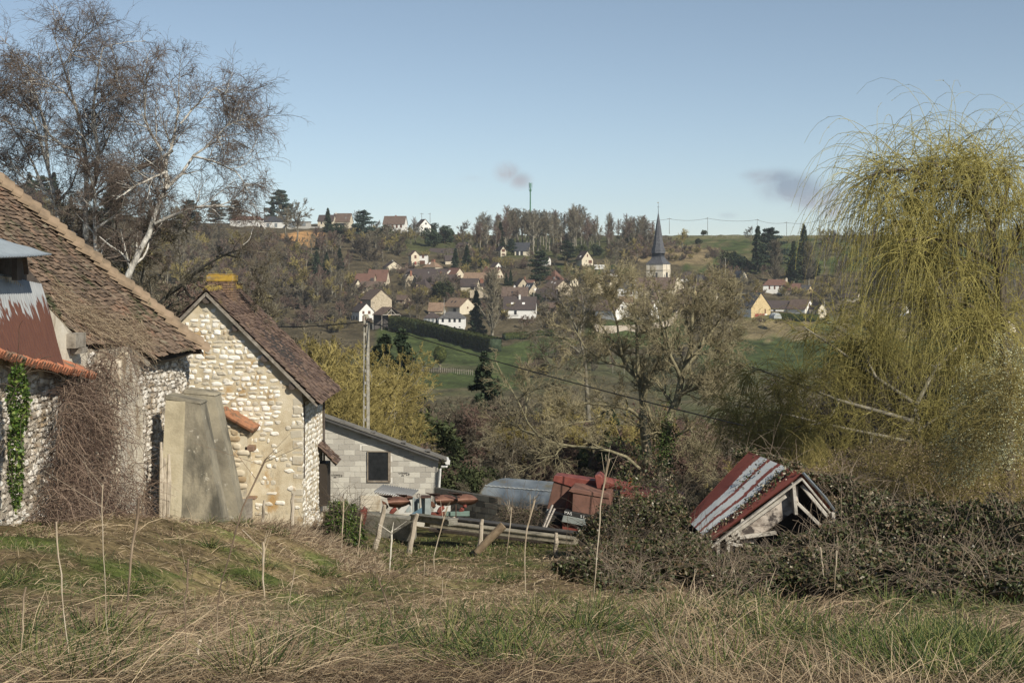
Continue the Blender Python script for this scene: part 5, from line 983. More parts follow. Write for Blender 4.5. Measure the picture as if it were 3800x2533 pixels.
def church():
    d = 600; s = F / d; g = empty('church', P(2443, 1090, d), 'village church with a pale stone tower and a slender slate spire', 'church')
    th = math.radians(30); R = lambda x, y: np.array([x * math.cos(th) + y * math.sin(th), -x * math.sin(th) + y * math.cos(th), 0])
    c = P(2443, 1100, d); hw = 92 / s / 2 / (math.cos(th) + math.sin(th)) * 1.0; zt = P(0, 979, d)[2]
    def ring(w, z, oct=0):
        if not oct: return [R(a * w, b * w) + (c[0], c[1], z) for a, b in ((-1, -1), (1, -1), (1, 1), (-1, 1))]
        return [np.array([c[0] + w * math.cos(t), c[1] + w * math.sin(t), z]) for t in np.arange(8) * math.pi / 4 + .2]
    b = MB(); b.hexa(ring(hw * 1.03, -18), ring(hw, zt)); b.obj('tower', [mat('tower_stone', [(.40, .35, .26), (.64, .58, .47), (.74, .69, .60)], scale=.5, stretch=(1, 1, .35), detail=9, second=((.16, .14, .11), .5, .55, .68, (1, 1, .25)))], g)
    b = MB(); b.hexa(ring(hw * 1.04, P(0, 1003, d)[2]), ring(hw * 1.04, P(0, 1001, d)[2])); b.obj('string_course', [stonew], g)
    def frus(lv, name, m):
        b = MB(); vs = []; n = len(lv[0])
        for r in lv: vs += list(r)
        fs = [(i * n + j, i * n + (j + 1) % n, (i + 1) * n + (j + 1) % n, (i + 1) * n + j) for i in range(len(lv) - 1) for j in range(n)] + [tuple(range(n))[::-1], tuple(range((len(lv) - 1) * n, len(lv) * n))]
        b.add(vs, fs); return b.obj(name, [m], g)
    Z = lambda py: P(0, py, d)[2]; m = lambda px: px / s
    sl = mat('spire_slate', [(.045, .048, .056), (.09, .092, .10), (.22, .22, .22)], pos=[.3, .58, .8], scale=1.6, detail=12, rough=.5)
    q = .74
    k_ = 1 / 2.73
    frus([ring(hw * 1.06, zt - .05), ring(m(64) * k_, Z(965)), ring(m(52) * k_, Z(957)), ring(m(49) * k_, Z(952))], 'roof_skirt', sl)
    frus([ring(m(48) * k_, Z(960)), ring(m(48) * k_, Z(938))], 'belfry', mat('belfry_slate', [(.02, .022, .028), (.04, .044, .052)], scale=1.5))
    frus([ring(m(55) / 2, Z(939), 1), ring(m(52) / 2, Z(931), 1)], 'lower_collar', sl)
    frus([ring(m(54) / 2, Z(931.5), 1), ring(m(50) / 2, Z(920), 1)], 'upper_collar', sl)
    frus([ring(m(47) / 2, Z(920.5), 1), ring(m(41) / 2, Z(908), 1), ring(m(34) / 2, Z(890), 1), ring(m(20) / 2, Z(840), 1), ring(m(1.8) / 2, Z(789), 1)], 'spire', sl)
    b = MB(); t = P(2447, 790, d); t[0] = c[0]; b.tube([t, t + (0, 0, m(36))], [.13, .05], 6); b.beam(t + (-.5, 0, m(22)), t + (.5, 0, m(22)), .12, .12); cr_ = b.obj('cross', [flat('dark_iron', (.05, .05, .05))], g)
    b = MB(); b.box(t + (-.1, 0, m(38)), (.5, .1, .4)); b.obj('weathercock', [flat('gilt', (.25, .2, .12))], cr_, bevel=.03)
    b = MB()
    for px in (2432, 2470): p = P(px, 1020, d); b.box((p[0], c[1] - hw * 1.25, p[2]), (.8, .3, 2))
    b.obj('bell_openings', [glassd], g)
church()
house('long brown roofed church nave below the tower, hidden by twigs', 2362, 2500, 2520, 1100, 1074, 1030, 12, 'c', 'B', name='church_nave', cat='church', W=11, d=548)

def camper():
    d = hit(2225, 1001, 300, 905); g = empty('camper_van', P(2226, 1001, d), 'white camper van parked beside the cream shuttered house', 'camper van'); s = F / d
    B = lambda pts, w=2.2, dd=0: [P(x, y, d + dd) for x, y in pts]
    b = MB(); b.prism(B([(2212, 999), (2245, 1000), (2245, 983), (2206, 982), (2204, 985), (2206, 989), (2210, 990)]), (0, 2.2, 0)); b.obj('body', [trimw], g, bevel=.1)
    b = MB(); b.prism(B([(2204, 999), (2213, 999), (2213, 990), (2209, 990)]), (0, 2.1, 0)); b.obj('cab', [trimw], g, bevel=.08)
    for x0, x1, y0, y1 in ((2222, 2228, 986, 991), (2231, 2234, 986, 990), (2208, 2213, 990, 993)): b = MB(); b.prism(B([(x0, y1), (x1, y1), (x1, y0), (x0, y0)], dd=-.05), (0, .1, 0)); b.obj('window', [glassd], g)
    for x in (2211, 2236): p = P(x, 1000, d - .05); b = MB(); b.tube([p, p + (0, .3, 0)], .36, 12); b.obj('wheel', [black], g)
camper()
def mast():
    d = 860; s = F / d; g = empty('phone_mast', P(1968, 850, d), 'green telephone mast rising above the wood on the ridge', 'mast')
    grn = flat('green_paint', (.05, .16, .09), rough=.5); b = MB(); b.tube([P(1968, 900, d), P(1968, 680, d)], [.55, .35], 10); b.obj('pole', [grn], g)
    for k in range(3):
        a = k * 2.09 + .3; b = MB(); c = P(1968, 688, d) + (.95 * math.cos(a), .95 * math.sin(a), 0); b.box(c, (.35, .25, 3.2)); b.obj('antenna_panel', [grn], g)
    b = MB(); c = P(1968, 703, d); b.tube([c + (1.1 * math.cos(t), 1.1 * math.sin(t), 0) for t in np.linspace(0, 6.28, 13)], .12, 6); b.box(c - (0, 0, .8), (1.4, 1.2, .8)); b.obj('platform', [grn], g)
mast()
def poles():
    pw = flat('pole_wood', (.10, .085, .07)); tops = []
    for i, (x, y0, y1, d, lab) in enumerate([(2484, 808, 858, 870, 'slim pole on the skyline just right of the spire'), (2626, 806, 868, 868, 'hook topped pole above the round skyline bush'), (2810, 812, 905, 862, 'pole behind the big dark spruces'), (2919, 822, 880, 862, 'pole with insulator hoop on the bare skyline'), (3040, 813, 882, 862, 'brown pole with a crossarm on the bare skyline'), (3152, 806, 890, 860, 'pole on the skyline at the edge of the willow'),
                                 (1565, 790, 830, 845, 'thin pole behind the small white ridge house'), (1596, 790, 840, 845, 'lamp topped pole right of the small white ridge house'), (981, 760, 820, 830, 'pole on the left ridge by the conifers'), (1851, 900, 950, 705, 'pale concrete pole on the slope left of the dark conifer'), (1384, 1118, 1212, 492, 'white concrete lamp pole in front of the stone barn'), (1648, 1105, 1160, 492, 'white concrete pole behind the bungalow'), (1981, 1045, 1102, 530, 'pair-topped white pole before the timbered gable'), (2126, 1068, 1146, 500, 'thin dark pole left of the walnut crown'), (2692, 955, 1040, 610, 'thin pale pole left of the tiny chalet'), (3059, 1108, 1165, 500, 'pale pole behind the pale stone gable')]):
        g = empty('utility_pole', P(x, y1, d), lab, 'utility pole', 'utility poles in and above the village'); r = 1.0 / F * d * .72
        b = MB(); b.tube([P(x, y1 + 10, d), P(x, y0, d)], [r * 1.3, r * .9], 6); b.obj('post', [pw if d > 800 or x in (2126,) else flat('pale_concrete', (.45, .43, .38))], g)
        b = MB(); t = P(x, y0 + 4, d); a = 1.2 if d > 800 else .6; b.beam(t + (-a, 0, 0), t + (a * (.3 if i % 2 else 1), 0, 0), .18, .18); b.obj('crossarm', [pw], g); tops.append((x, t))
    sky_l = sorted([k for k in tops[:6]], key=lambda k: k[0]); sky_l = [(2300, P(2300, 815, 870))] + sky_l + [(3420, P(3420, 818, 858))]
    for (x0, a), (x1, c) in zip(sky_l[:-1], sky_l[1:]):
        b = MB(); b.tube([a + (c - a) * t - np.array([0, 0, 1.2 * 4 * t * (1 - t)]) for t in np.linspace(0, 1, 9)], .085, 4, cap=False); tag(b.obj('overhead_wire', [pw]), 'thin overhead wire strung between the poles on the right skyline', 'wire', 'wires on the skyline')
poles()
def curved_wall():
    pts = [(2205, 1200), (2242, 1209), (2300, 1207), (2370, 1205), (2420, 1200), (2470, 1190), (2498, 1172), (2514, 1152)]
    V = []; ds = np.linspace(488, 512, len(pts)); b = MB(); 
    for (p, q, d0, d1) in zip(pts[:-1], pts[1:], ds[:-1], ds[1:]):
        A, C = P(*p, d0), P(*q, d1); b.prism([A, C, C + (0, 0, -2.6), A + (0, 0, -2.6)], (0, .3, 0))
    tag(b.obj('garden_wall', [mat('pinkish_render', [(.38, .33, .27), (.46, .40, .33)], scale=.6)]), 'long curved pinkish garden wall below the white gabled houses', 'wall')
    g = empty('greenhouse_tunnel', P(2885, 1182, 498), 'small arched plastic greenhouse beside the yellow stone house', 'greenhouse'); a = P(2872, 1182, 499); b = MB(); W, H = 2.6, 1.9; ring = [(W / 2 * -math.cos(t), H * math.sin(t)) for t in np.linspace(0, math.pi, 12)]
    b.prism([a + (1.35 + x, 0, z) for x, z in ring], (-.9, 5, 0)); b.obj('plastic_cover', [flat('milky_plastic', (.40, .43, .43), rough=.4)], g, smooth=False)
    b = MB()
    for k in range(3): b.tube([a + (1.35 + x * 1.02 - .3 * k, -.02 + 1.6 * k, z * 1.02) for x, z in ring], .05, 5)
    b.obj('hoops', [trimw], g)
    b = MB(); rng = np.random.default_rng(4); x0 = 1826
    for k in range(26): p = P(1722 + k * 2.3, 1232 + k * .35, 486); b.box(p, (.15, .05, 1.6 + .5 * rng.random()))
    tag(b.obj('picket_fence', [oldwood]), 'rough paling fence at the right end of the bungalow', 'fence')
curved_wall()
# ------------------------------------------------------------------ vegetation tools
def norm(v): return v / (np.linalg.norm(v, axis=-1, keepdims=True) + 1e-9)
def resample(pts, n):
    pts = np.asarray(pts, float); s = np.concatenate([[0], np.cumsum(np.linalg.norm(np.diff(pts, axis=0), axis=1))]); t = np.linspace(0, s[-1], n)
    return np.stack([np.interp(t, s, pts[:, k]) for k in range(3)], 1)
def children(pts, rad, m, t0, t1, ang, ln, rr, nseg, wob, trop, rng, tp=1.0, rmin=.004, fall=.5):
    N, n, _ = pts.shape; L = np.linalg.norm(np.diff(pts, axis=1), axis=2).sum(1)
    t = rng.uniform(t0, t1, (N, m)); f = t * (n - 1); i = np.minimum(f.astype(int), n - 2); w = (f - i)[..., None]; r = np.arange(N)[:, None]
    o = pts[r, i] * (1 - w) + pts[r, i + 1] * w; T = norm(pts[r, i + 1] - pts[r, i]); pr = rad[r, i] * (1 - w[..., 0]) + rad[r, i + 1] * w[..., 0]
    ref = np.where(np.abs(T[..., 2:3]) < .9, np.array([0, 0, 1.]), np.array([1., 0, 0])); U = norm(np.cross(T, ref)); W = np.cross(T, U)
    ph = rng.uniform(0, 2 * np.pi, (N, m))[..., None]; a = rng.normal(ang, .18, (N, m))[..., None]
    D = norm(np.cos(a) * T + np.sin(a) * (np.cos(ph) * U + np.sin(ph) * W)); M = N * m; D = D.reshape(M, 3); o = o.reshape(M, 3)
    if ln > 0: l = (ln * L[:, None] * (1 - fall * t) * rng.uniform(.6, 1.25, (N, m))).reshape(M)
    else: l = (-ln * (1 - fall * t) * rng.uniform(.5, 1.3, (N, m))).reshape(M)
    P_ = [o]; tr = np.array(trop, float)
    for k in range(nseg):
        D = norm(D + rng.normal(0, wob, (M, 3)) + tr * (k + 1) / nseg); P_.append(P_[-1] + D * (l / nseg)[:, None])
    pts2 = np.stack(P_, 1); r0 = np.maximum(pr.reshape(M) * rr, rmin); tt = np.linspace(0, 1, nseg + 1) ** tp
    rad2 = r0[:, None] * (1 - .72 * tt[None]); return pts2, np.maximum(rad2, rmin * .55)
def tubes(pts, rad, k):
    N, n, _ = pts.shape; T = norm(np.concatenate([pts[:, 1:2] - pts[:, :1], pts[:, 2:] - pts[:, :-2], pts[:, -1:] - pts[:, -2:-1]], 1))
    ref = np.where(np.abs(T[:, :1, 2:3]) < .8, np.array([0, 0, 1.]), np.array([1., 0, 0])); U = norm(np.cross(T, np.broadcast_to(ref, T.shape))); W = np.cross(T, U)
    a = np.arange(k) * 2 * np.pi / k; V = pts[:, :, None] + rad[:, :, None, None] * (np.cos(a)[:, None] * U[:, :, None] + np.sin(a)[:, None] * W[:, :, None])
    b = np.arange(N)[:, None, None] * (n * k) + np.arange(n - 1)[None, :, None] * k; j = np.arange(k); jn = (j + 1) % k
    Q = np.stack([b + j, b + jn, b + k + jn, b + k + j], -1).reshape(-1, 4); return V.reshape(-1, 3), Q
def merge(parts):
    V, Q, M, o = [], [], [], 0
    for v, q, m in parts: V.append(v); Q.append(q + o); M.append(np.full(len(q), m)); o += len(v)
    return np.concatenate(V), np.concatenate(Q), np.concatenate(M)
def leafquads(c, size, rng, up=.3, aspect=.6, nrm=None):
    n = len(c); N_ = norm(rng.normal(0, 1, (n, 3)) + np.array([0, 0, up]) if nrm is None else nrm + rng.normal(0, .45, (n, 3))); A = norm(np.cross(N_, rng.normal(0, 1, (n, 3)))); B = np.cross(N_, A)
    s = size * rng.uniform(.6, 1.3, (n, 1)); A = A * s; B = B * s * aspect; V = np.stack([c - A, c - B * .9 + A * .1, c + A, c + B * .9 + A * .1], 1)
    return V.reshape(-1, 3), (np.arange(n)[:, None] * 4 + np.arange(4)[None])
def vmat(name, a, b, tint=.3, rough=.8, scale=1.5, trans=0.0, third=None):
    m = bpy.data.materials.new(name); m.use_nodes = True; N, L = m.node_tree.nodes, m.node_tree.links; p = N['Principled BSDF']; p.inputs['Roughness'].default_value = rough; p.inputs['Specular IOR Level'].default_value = .15
    tc = N.new('ShaderNodeTexCoord'); nz = N.new('ShaderNodeTexNoise'); nz.inputs['Scale'].default_value = scale; nz.inputs['Detail'].default_value = 3; L.new(tc.outputs['Object'], nz.inputs['Vector'])
    r = N.new('ShaderNodeValToRGB'); e = r.color_ramp.elements; e[0].position = .36; e[0].color = (*a, 1); e[1].position = .64; e[1].color = (*b, 1)
    if third: x = e.new(.78); x.color = (*third, 1)
    L.new(nz.outputs[0], r.inputs[0]); oi = N.new('ShaderNodeObjectInfo'); mr = N.new('ShaderNodeMapRange'); mr.inputs['To Min'].default_value = 1 - tint; mr.inputs['To Max'].default_value = 1 + tint; L.new(oi.outputs['Random'], mr.inputs['Value'])
    s = N.new('ShaderNodeVectorMath'); s.operation = 'SCALE'; L.new(r.outputs[0], s.inputs[0]); L.new(mr.outputs[0], s.inputs['Scale']); L.new(s.outputs[0], p.inputs['Base Color'])
    return m
m_birch = mat('birch_bark', [(.10, .085, .07), (.36, .34, .30), (.62, .60, .55)], pos=[.3, .42, .6], scale=4, detail=8, stretch=(1, 1, .6)); m_btwig = vmat('birch_twigs', (.12, .095, .08), (.22, .175, .145))
m_bark = vmat('grey_bark', (.13, .12, .095), (.25, .23, .18)); m_twig = vmat('bare_twigs', (.115, .10, .07), (.21, .185, .13)); m_twig_r = vmat('reddish_twigs', (.12, .08, .065), (.20, .14, .11)); m_twig_o = vmat('olive_twigs', (.20, .165, .06), (.33, .275, .105)); m_twig_d = vmat('dark_twigs', (.07, .058, .045), (.13, .11, .08))
m_twig_y = vmat('yellow_twigs', (.22, .19, .06), (.36, .32, .11)); m_lichen = vmat('lichen_bark', (.13, .115, .07), (.26, .235, .15), scale=5); m_conif = vmat('dark_needles', (.024, .038, .022), (.055, .076, .042)); m_conib = vmat('blue_needles', (.028, .045, .035), (.06, .085, .065)); m_ivy = vmat('ivy_green', (.03, .05, .015), (.075, .11, .03)); m_ivyd = vmat('dull_evergreen', (.03, .042, .018), (.07, .08, .035)); m_hedge = vmat('clipped_hedge', (.03, .045, .012), (.08, .09, .025))
def tree_mesh(name, seed, H, kind='round', lv=(7, 8, 7, 6), twig=.02, mats=None, trunk_r=None, seg=4, sides=(7, 5, 3, 3), spread=1.0):
    rng = np.random.default_rng(seed); tr = trunk_r or H * .022; z = np.linspace(0, 1, 9)
    if kind == 'shrub':
        n = 7; base = rng.normal(0, H * .09, (n, 3)); base[:, 2] = -.3; D = norm(np.stack([rng.normal(0, .45 * spread, n), rng.normal(0, .45 * spread, n), np.ones(n)], 1)); ptl = [base]
        for k in range(6): D = norm(D + rng.normal(0, .12, (n, 3)) + np.array([0, 0, .04])); ptl.append(ptl[-1] + D * (H * rng.uniform(.7, 1, (n, 1)) * .8 / 6))
        P0 = np.stack(ptl, 1); R0 = tr * .5 * (1 - .75 * np.linspace(0, 1, 7))[None].repeat(n, 0)
    elif kind == 'poplar':
        P0 = np.stack([rng.normal(0, .01 * H, 9).cumsum() * .3, rng.normal(0, .01 * H, 9).cumsum() * .3, z * H - .5], 1)[None]; R0 = tr * (1 - .85 * z)[None]
    else:
        P0 = np.stack([rng.normal(0, .018 * H, 9).cumsum() * .6, rng.normal(0, .018 * H, 9).cumsum() * .6, z * H * .82 - .5], 1)[None]; R0 = tr * (1 - .8 * z ** 1.3)[None]
    a = {'round': .85, 'tall': .6, 'shrub': .5, 'poplar': .42}[kind]; tp = {'round': (0, 0, .10), 'tall': (0, 0, .14), 'shrub': (0, 0, .05), 'poplar': (0, 0, .32)}[kind]; l1 = {'round': .6 * spread, 'tall': .46, 'shrub': .55, 'poplar': .34}[kind]; t0 = {'round': .28, 'tall': .35, 'shrub': .1, 'poplar': .08}[kind]
    parts = [(*tubes(P0, R0, sides[0]), 0)]; P1, R1 = children(P0, R0, lv[0], t0, 1, a, l1, .6, seg + 1, .12, tp, rng, rmin=twig * 1.3, fall=.45); parts.append((*tubes(P1, R1, sides[1]), 0))
    P2, R2 = children(P1, R1, lv[1], .15, 1, .7, .5, .6, seg, .16, tp, rng, rmin=twig * 1.1); parts.append((*tubes(P2, R2, sides[2]), 1))
    P3, R3 = children(P2, R2, lv[2], .1, 1, .7, .55, .7, seg - 1, .2, tp, rng, rmin=twig); parts.append((*tubes(P3, R3, sides[3]), 1))
    if lv[3]: P4, R4 = children(P3, R3, lv[3], .1, 1, .7, .6, .8, 2, .2, tp, rng, rmin=twig * .8); parts.append((*tubes(P4, R4, 3), 1))
    V, Q, M = merge(parts); return mesh_np(name, V, Q, None, mats or [m_bark, m_twig], mq=M)
def conifer_mesh(name, seed, H, kind='spruce', mats=None, n=5200, leaf=.3, w=.24):
    rng = np.random.default_rng(seed); c = []; br = []
    if kind == 'cedar':
        for k in range(34):
            z = H * (.12 + .86 * (k / 34) ** .9); R = H * w * 1.5 * (1 - (z / H) ** 2.0) ** .5 * rng.uniform(.55, 1.1); a = rng.uniform(0, 6.28); m = n // 34; r = R * np.sqrt(rng.random(m)); b = a + rng.normal(0, .42, m); zz = z + r * .12 + rng.normal(0, .012 * H, m) - .02 * r ** 2 / R
            c.append(np.stack([r * np.cos(b), r * np.sin(b), zz], 1)); br.append([(0, 0, z - .3), (R * .5 * math.cos(a), R * .5 * math.sin(a), z + R * .05), (R * .95 * math.cos(a), R * .95 * math.sin(a), z + R * .08)])
    else:
        k = int(H * 11); m = n // k
        for i in range(k):
            z = H * (.06 + .93 * (i / k)); R = H * w * (1 - z / H) ** .85 * rng.uniform(.6, 1.15) + .12; a = rng.uniform(0, 6.28); r = R * rng.random(m) ** .7; b = a + rng.normal(0, .16, m) * (1.2 - r / R)
            c.append(np.stack([r * np.cos(b), r * np.sin(b), z - r * .25 + .1 * r ** 2 / R + rng.normal(0, .03, m) * H * .3], 1)); br.append([(0, 0, z), (R * .5 * math.cos(a), R * .5 * math.sin(a), z - R * .12), (R * math.cos(a), R * math.sin(a), z - R * .15)])
    C = np.concatenate(c); lv = leafquads(C, leaf, rng, up=.8, aspect=.35); tr = np.array([[[0, 0, -.5], [0, 0, H * .5], [0, 0, H * .99]]]); B = np.array(br)
    V, Q, M = merge([(*tubes(tr, np.array([[H * .022, H * .014, .02]]), 6), 1), (*tubes(B, np.tile([[.06, .045, .02]], (len(B), 1)), 3), 1), (*lv, 0)])
    return mesh_np(name, V, Q, None, mats or [m_conif, m_bark], mq=M)
def blob_mesh(name, seed, R, n, leaf, mats, sq=(1, 1, 1), inner=True, lobes=0):
    rng = np.random.default_rng(seed)
    if lobes:
        c = []
        for i in range(lobes):
            o = rng.normal(0, .42 * R, 3) * (1, 1, .8); o[2] -= abs(o[0]) * .2; rr = R * rng.uniform(.3, .62); k = n // lobes; d = norm(rng.normal(0, 1, (k, 3))); c.append(o + d * rr * rng.uniform(.6, 1.1, (k, 1)))
        c = np.concatenate(c) * np.array(sq); V, Q = leafquads(c, leaf, rng, up=.8); return mesh_np(name, V, Q, None, mats)
    d = norm(rng.normal(0, 1, (n, 3))); az = np.arctan2(d[:, 1], d[:, 0]); r = R * (.82 + .3 * fbm(az * 2.2 + seed, d[:, 2] * 3 + 4)) * rng.uniform(.8, 1.03, n); c = d * r[:, None] * np.array(sq); V, Q = leafquads(c, leaf, rng, nrm=d, aspect=.6)
    parts = [(V, Q, 0)]; return mesh_np(name, *merge(parts)[:2], None, mats)
def put(me, name, x, y, s, label, cat, group=None, rz=None, z=None, sink=.1, sxy=None):
    o = bpy.data.objects.new(name, me); COL.objects.link(o); zz = float(ground(x, y)) if z is None else z; o.location = (float(x), float(y), zz - sink)
    k = sxy or s; o.scale = (k, k, s); o.rotation_euler = (0, 0, random.uniform(0, 6.28) if rz is None else rz); return tag(o, label, cat, group)
def at_px(px, py, d0=300, d1=905): d = hit(px, py, d0, d1); return (px - CX) / F * d, d

# ------------------------------------------------------------------ far trees: shared meshes, one object per tree
fb = [m_bark, m_twig]; fr_ = [m_bark, m_twig_r]; fo = [m_bark, m_twig_o]; fd = [m_twig_d, m_twig_d]
FT = dict(tall=[tree_mesh('bare_tall_a', 1, 16, 'tall', (16, 10, 7, 0), .055, fb, seg=3), tree_mesh('bare_tall_b', 2, 16, 'tall', (16, 10, 7, 0), .055, fb, seg=3), tree_mesh('bare_tall_c', 3, 16, 'tall', (16, 10, 7, 0), .055, fr_, seg=3)],
          round=[tree_mesh('bare_round_a', 4, 9, 'round', (13, 10, 8, 0), .045, fb, seg=3), tree_mesh('bare_round_b', 5, 9, 'round', (13, 10, 8, 0), .045, fr_, seg=3), tree_mesh('bare_round_c', 6, 9, 'round', (13, 10, 8, 0), .045, fo, seg=3), tree_mesh('bare_round_d', 16, 9, 'round', (13, 10, 8, 0), .045, fd, seg=3)],
          shrub=[tree_mesh('bare_shrub_a', 7, 5, 'shrub', (8, 8, 7, 0), .034, fb, seg=3), tree_mesh('bare_shrub_b', 8, 5, 'shrub', (8, 8, 7, 0), .034, fo, seg=3), tree_mesh('bare_shrub_c', 9, 5, 'shrub', (8, 8, 7, 0), .034, fr_, seg=3), tree_mesh('bare_shrub_d', 10, 5, 'shrub', (8, 8, 7, 0), .034, fd, seg=3)],
          poplar=[tree_mesh('bare_poplar', 12, 15, 'poplar', (80, 8, 5, 0), .05, fb, seg=3)],
          spruce=[conifer_mesh('spruce_a', 20, 12, n=6000, leaf=.42), conifer_mesh('spruce_b', 21, 12, n=5000, leaf=.42, w=.2)],
          cedar=[conifer_mesh('cedar_a', 22, 12, 'cedar', n=7000, leaf=.42, w=.27), conifer_mesh('cedar_b', 23, 12, 'cedar', [m_conib, m_bark], n=7000, leaf=.42, w=.3)],
          ever=[blob_mesh('evergreen_a', 30, 2.2, 3600, .26, [m_conif], lobes=16), blob_mesh('evergreen_b', 31, 2.2, 3600, .26, [m_ivyd], lobes=16)])
HT = dict(tall=16, round=9, shrub=5, poplar=15, spruce=12, cedar=12, ever=4.2)
def far(kind, px, py, hpx, label, cat='tree', name=None, group=None, v=None, d=None, wide=1.0):
    if d: x, y = (px - CX) / F * d, d
    else: x, y = at_px(px, py)
    me = FT[kind][(v if v is not None else random.randrange(len(FT[kind]))) % len(FT[kind])]; s = hpx / F * y / HT[kind]
    z = None if not d else P(px, py, d)[2]
    if kind == 'ever': z = (float(ground(x, y)) if z is None else z) + 2.1 * s
    nm = name or dict(tall='bare_tree', round='bare_tree', shrub='bare_shrub', poplar='poplar_tree', spruce='spruce_tree', cedar='cedar_tree', ever='evergreen_bush')[kind]
    return put(me, nm, x, y, s, label, cat, group, z=z, sxy=s * wide)
POOL = []
def scatter(poly, n, kinds, h0, h1, label, group, cat='tree', name=None, seed=0, taper=None, avoid=()):
    rng = random.Random(seed); xs = [p[0] for p in poly]; ys = [p[1] for p in poly]; k = 0; tries = 0
    while k < n and tries < n * 40:
        tries += 1; px, py = rng.uniform(min(xs), max(xs)), rng.uniform(min(ys), max(ys))
        if not in_poly(np.array([[px, py]]), poly)[0] or any(a[0] < px < a[2] and a[1] < py < a[3] for a in avoid): continue
        x, y = at_px(px, py); hm = rng.uniform(h0, h1) * (taper(px) if taper else 1); kd = rng.choice(kinds); s = hm / HT[kd]
        me = rng.choice(FT[kd]); put(me, name or ('bare_shrub' if kd == 'shrub' else 'bare_tree'), x, y, s, label, cat, group, rz=rng.uniform(0, 6.28), sxy=s * rng.uniform(.85, 1.25)); k += 1
        if POOL is not None: POOL.append((hm / y, COL.objects[-1]))
scatter([(1765, 872), (2445, 868), (2430, 925), (1770, 945)], 120, ['tall'], 15, 20, 'tall bare trunked tree in the dense wood crowning the ridge', 'trees of the ridge wood', seed=1, taper=lambda x: 1.0 if 1860 < x < 2180 else (.8 if x < 1860 else .74))
scatter([(700, 905), (1180, 905), (1350, 880), (1520, 880), (1600, 900), (1510, 930), (1400, 985), (1290, 1010), (1290, 1110), (1000, 1180), (700, 1200)], 230, ['round', 'round', 'shrub', 'tall'], 8, 13, 'bare brown tree in the wooded hillside left of the village', 'trees of the left hillside', seed=2, avoid=[(1060, 860, 1250, 925)])
scatter([(-60, 780), (780, 840), (860, 1000), (700, 1100), (-60, 1000)], 110, ['round', 'tall'], 11, 16, 'bare tree in the dark wood behind the birches', 'trees of the wood behind the birches', seed=3)
scatter([(1600, 895), (1780, 890), (1860, 940), (1780, 985), (1700, 905)], 14, ['round', 'shrub'], 5, 9, 'bare tree on the grassy slope above the plum brown roof', 'trees above the plum brown roof', seed=4)
scatter([(1990, 915), (2420, 915), (2420, 985), (2260, 990), (2120, 925)], 26, ['shrub', 'round'], 4, 8, 'bare scrub tree at the foot of the ridge wood', 'scrub below the ridge wood', seed=5, avoid=[(2130, 900, 2260, 1005)])
scatter([(2290, 890), (2420, 895), (2560, 915), (2640, 940), (2500, 975), (2300, 945)], 22, ['shrub'], 2.2, 4, 'low dark scrub on the rough bank behind the spire', 'scrub behind the spire', seed=6, cat='shrub')
scatter([(3040, 880), (3800, 870), (3800, 1180), (3400, 1190), (3150, 1100), (3040, 1000)], 110, ['round', 'tall', 'shrub'], 7, 13, 'bare tree on the slope behind the weeping willow', 'trees on the slope behind the willow', seed=7)
scatter([(2630, 1010), (2720, 985), (2900, 1035), (3100, 1060), (3120, 1110), (2900, 1100), (2830, 1120), (2700, 1085)], 30, ['shrub', 'round'], 3.5, 6.5, 'bare garden tree among the red roofs on the right', 'garden trees on the right of the village', seed=8, avoid=[(2825, 1040, 3030, 1095)])
scatter([(1780, 880), (2430, 880), (2420, 960), (1990, 965), (1790, 925)], 60, ['shrub', 'round'], 5, 9, 'bare underwood tree at the foot of the tall ridge wood', 'underwood of the ridge wood', seed=21, avoid=[(1850, 890, 2060, 990), (2130, 900, 2260, 1005)])
scatter([(1300, 1000), (1480, 1010), (1760, 1090), (2080, 1100), (2060, 1180), (1820, 1180), (1640, 1110), (1300, 1090)], 60, ['shrub', 'shrub', 'round'], 3, 6, 'bare garden bush between the village houses', 'garden bushes of the village', seed=22, cat='shrub')
scatter([(1500, 955), (1920, 960), (2200, 1000), (2160, 1060), (1900, 1040), (1500, 1005)], 44, ['shrub', 'round'], 3, 6.5, 'bare bush on the upper edge of the village', 'bushes on the upper edge of the village', seed=23, cat='shrub')
scatter([(2180, 1090), (2700, 1060), (2720, 1150), (2520, 1160), (2200, 1120)], 40, ['shrub', 'round'], 3, 6.5, 'bare garden tree around the church houses', 'garden trees around the church', seed=24)
scatter([(960, 1080), (1320, 1070), (1300, 1240), (1000, 1240)], 60, ['shrub', 'round'], 4, 8, 'bare scrub tree on the slope above the olive willow scrub', 'scrub above the olive willows', seed=35)
scatter([(1420, 880), (1760, 890), (1980, 930), (2000, 1000), (1700, 985), (1480, 945)], 70, ['shrub', 'round', 'shrub'], 3, 7.5, 'bare scrub tree on the grassy slope above the village', 'scrub above the village', seed=31, avoid=[(1515, 900, 1700, 985), (1850, 890, 2060, 990)])
scatter([(1290, 1085), (1900, 1100), (1900, 1220), (1640, 1172), (1460, 1200), (1290, 1180)], 70, ['shrub', 'shrub', 'round'], 3, 6, 'bare bush in the gardens between hedge and village', 'bushes above the long hedge', seed=32, cat='shrub', avoid=[(1570, 1130, 1770, 1225), (1300, 1110, 1490, 1200)])
scatter([(2560, 1040), (3120, 1080), (3130, 1160), (2880, 1130), (2600, 1130)], 50, ['shrub', 'round'], 3, 6, 'bare bush round the right hand houses', 'bushes round the right hand houses', seed=33, cat='shrub', avoid=[(2700, 1080, 2900, 1190), (2825, 1040, 3030, 1095)])
scatter([(2400, 880), (2620, 880), (2700, 960), (2500, 975), (2390, 960)], 40, ['shrub'], 2.5, 5, 'dark scrub on the bank right of the spire', 'scrub on the bank right of the spire', seed=34, cat='shrub')
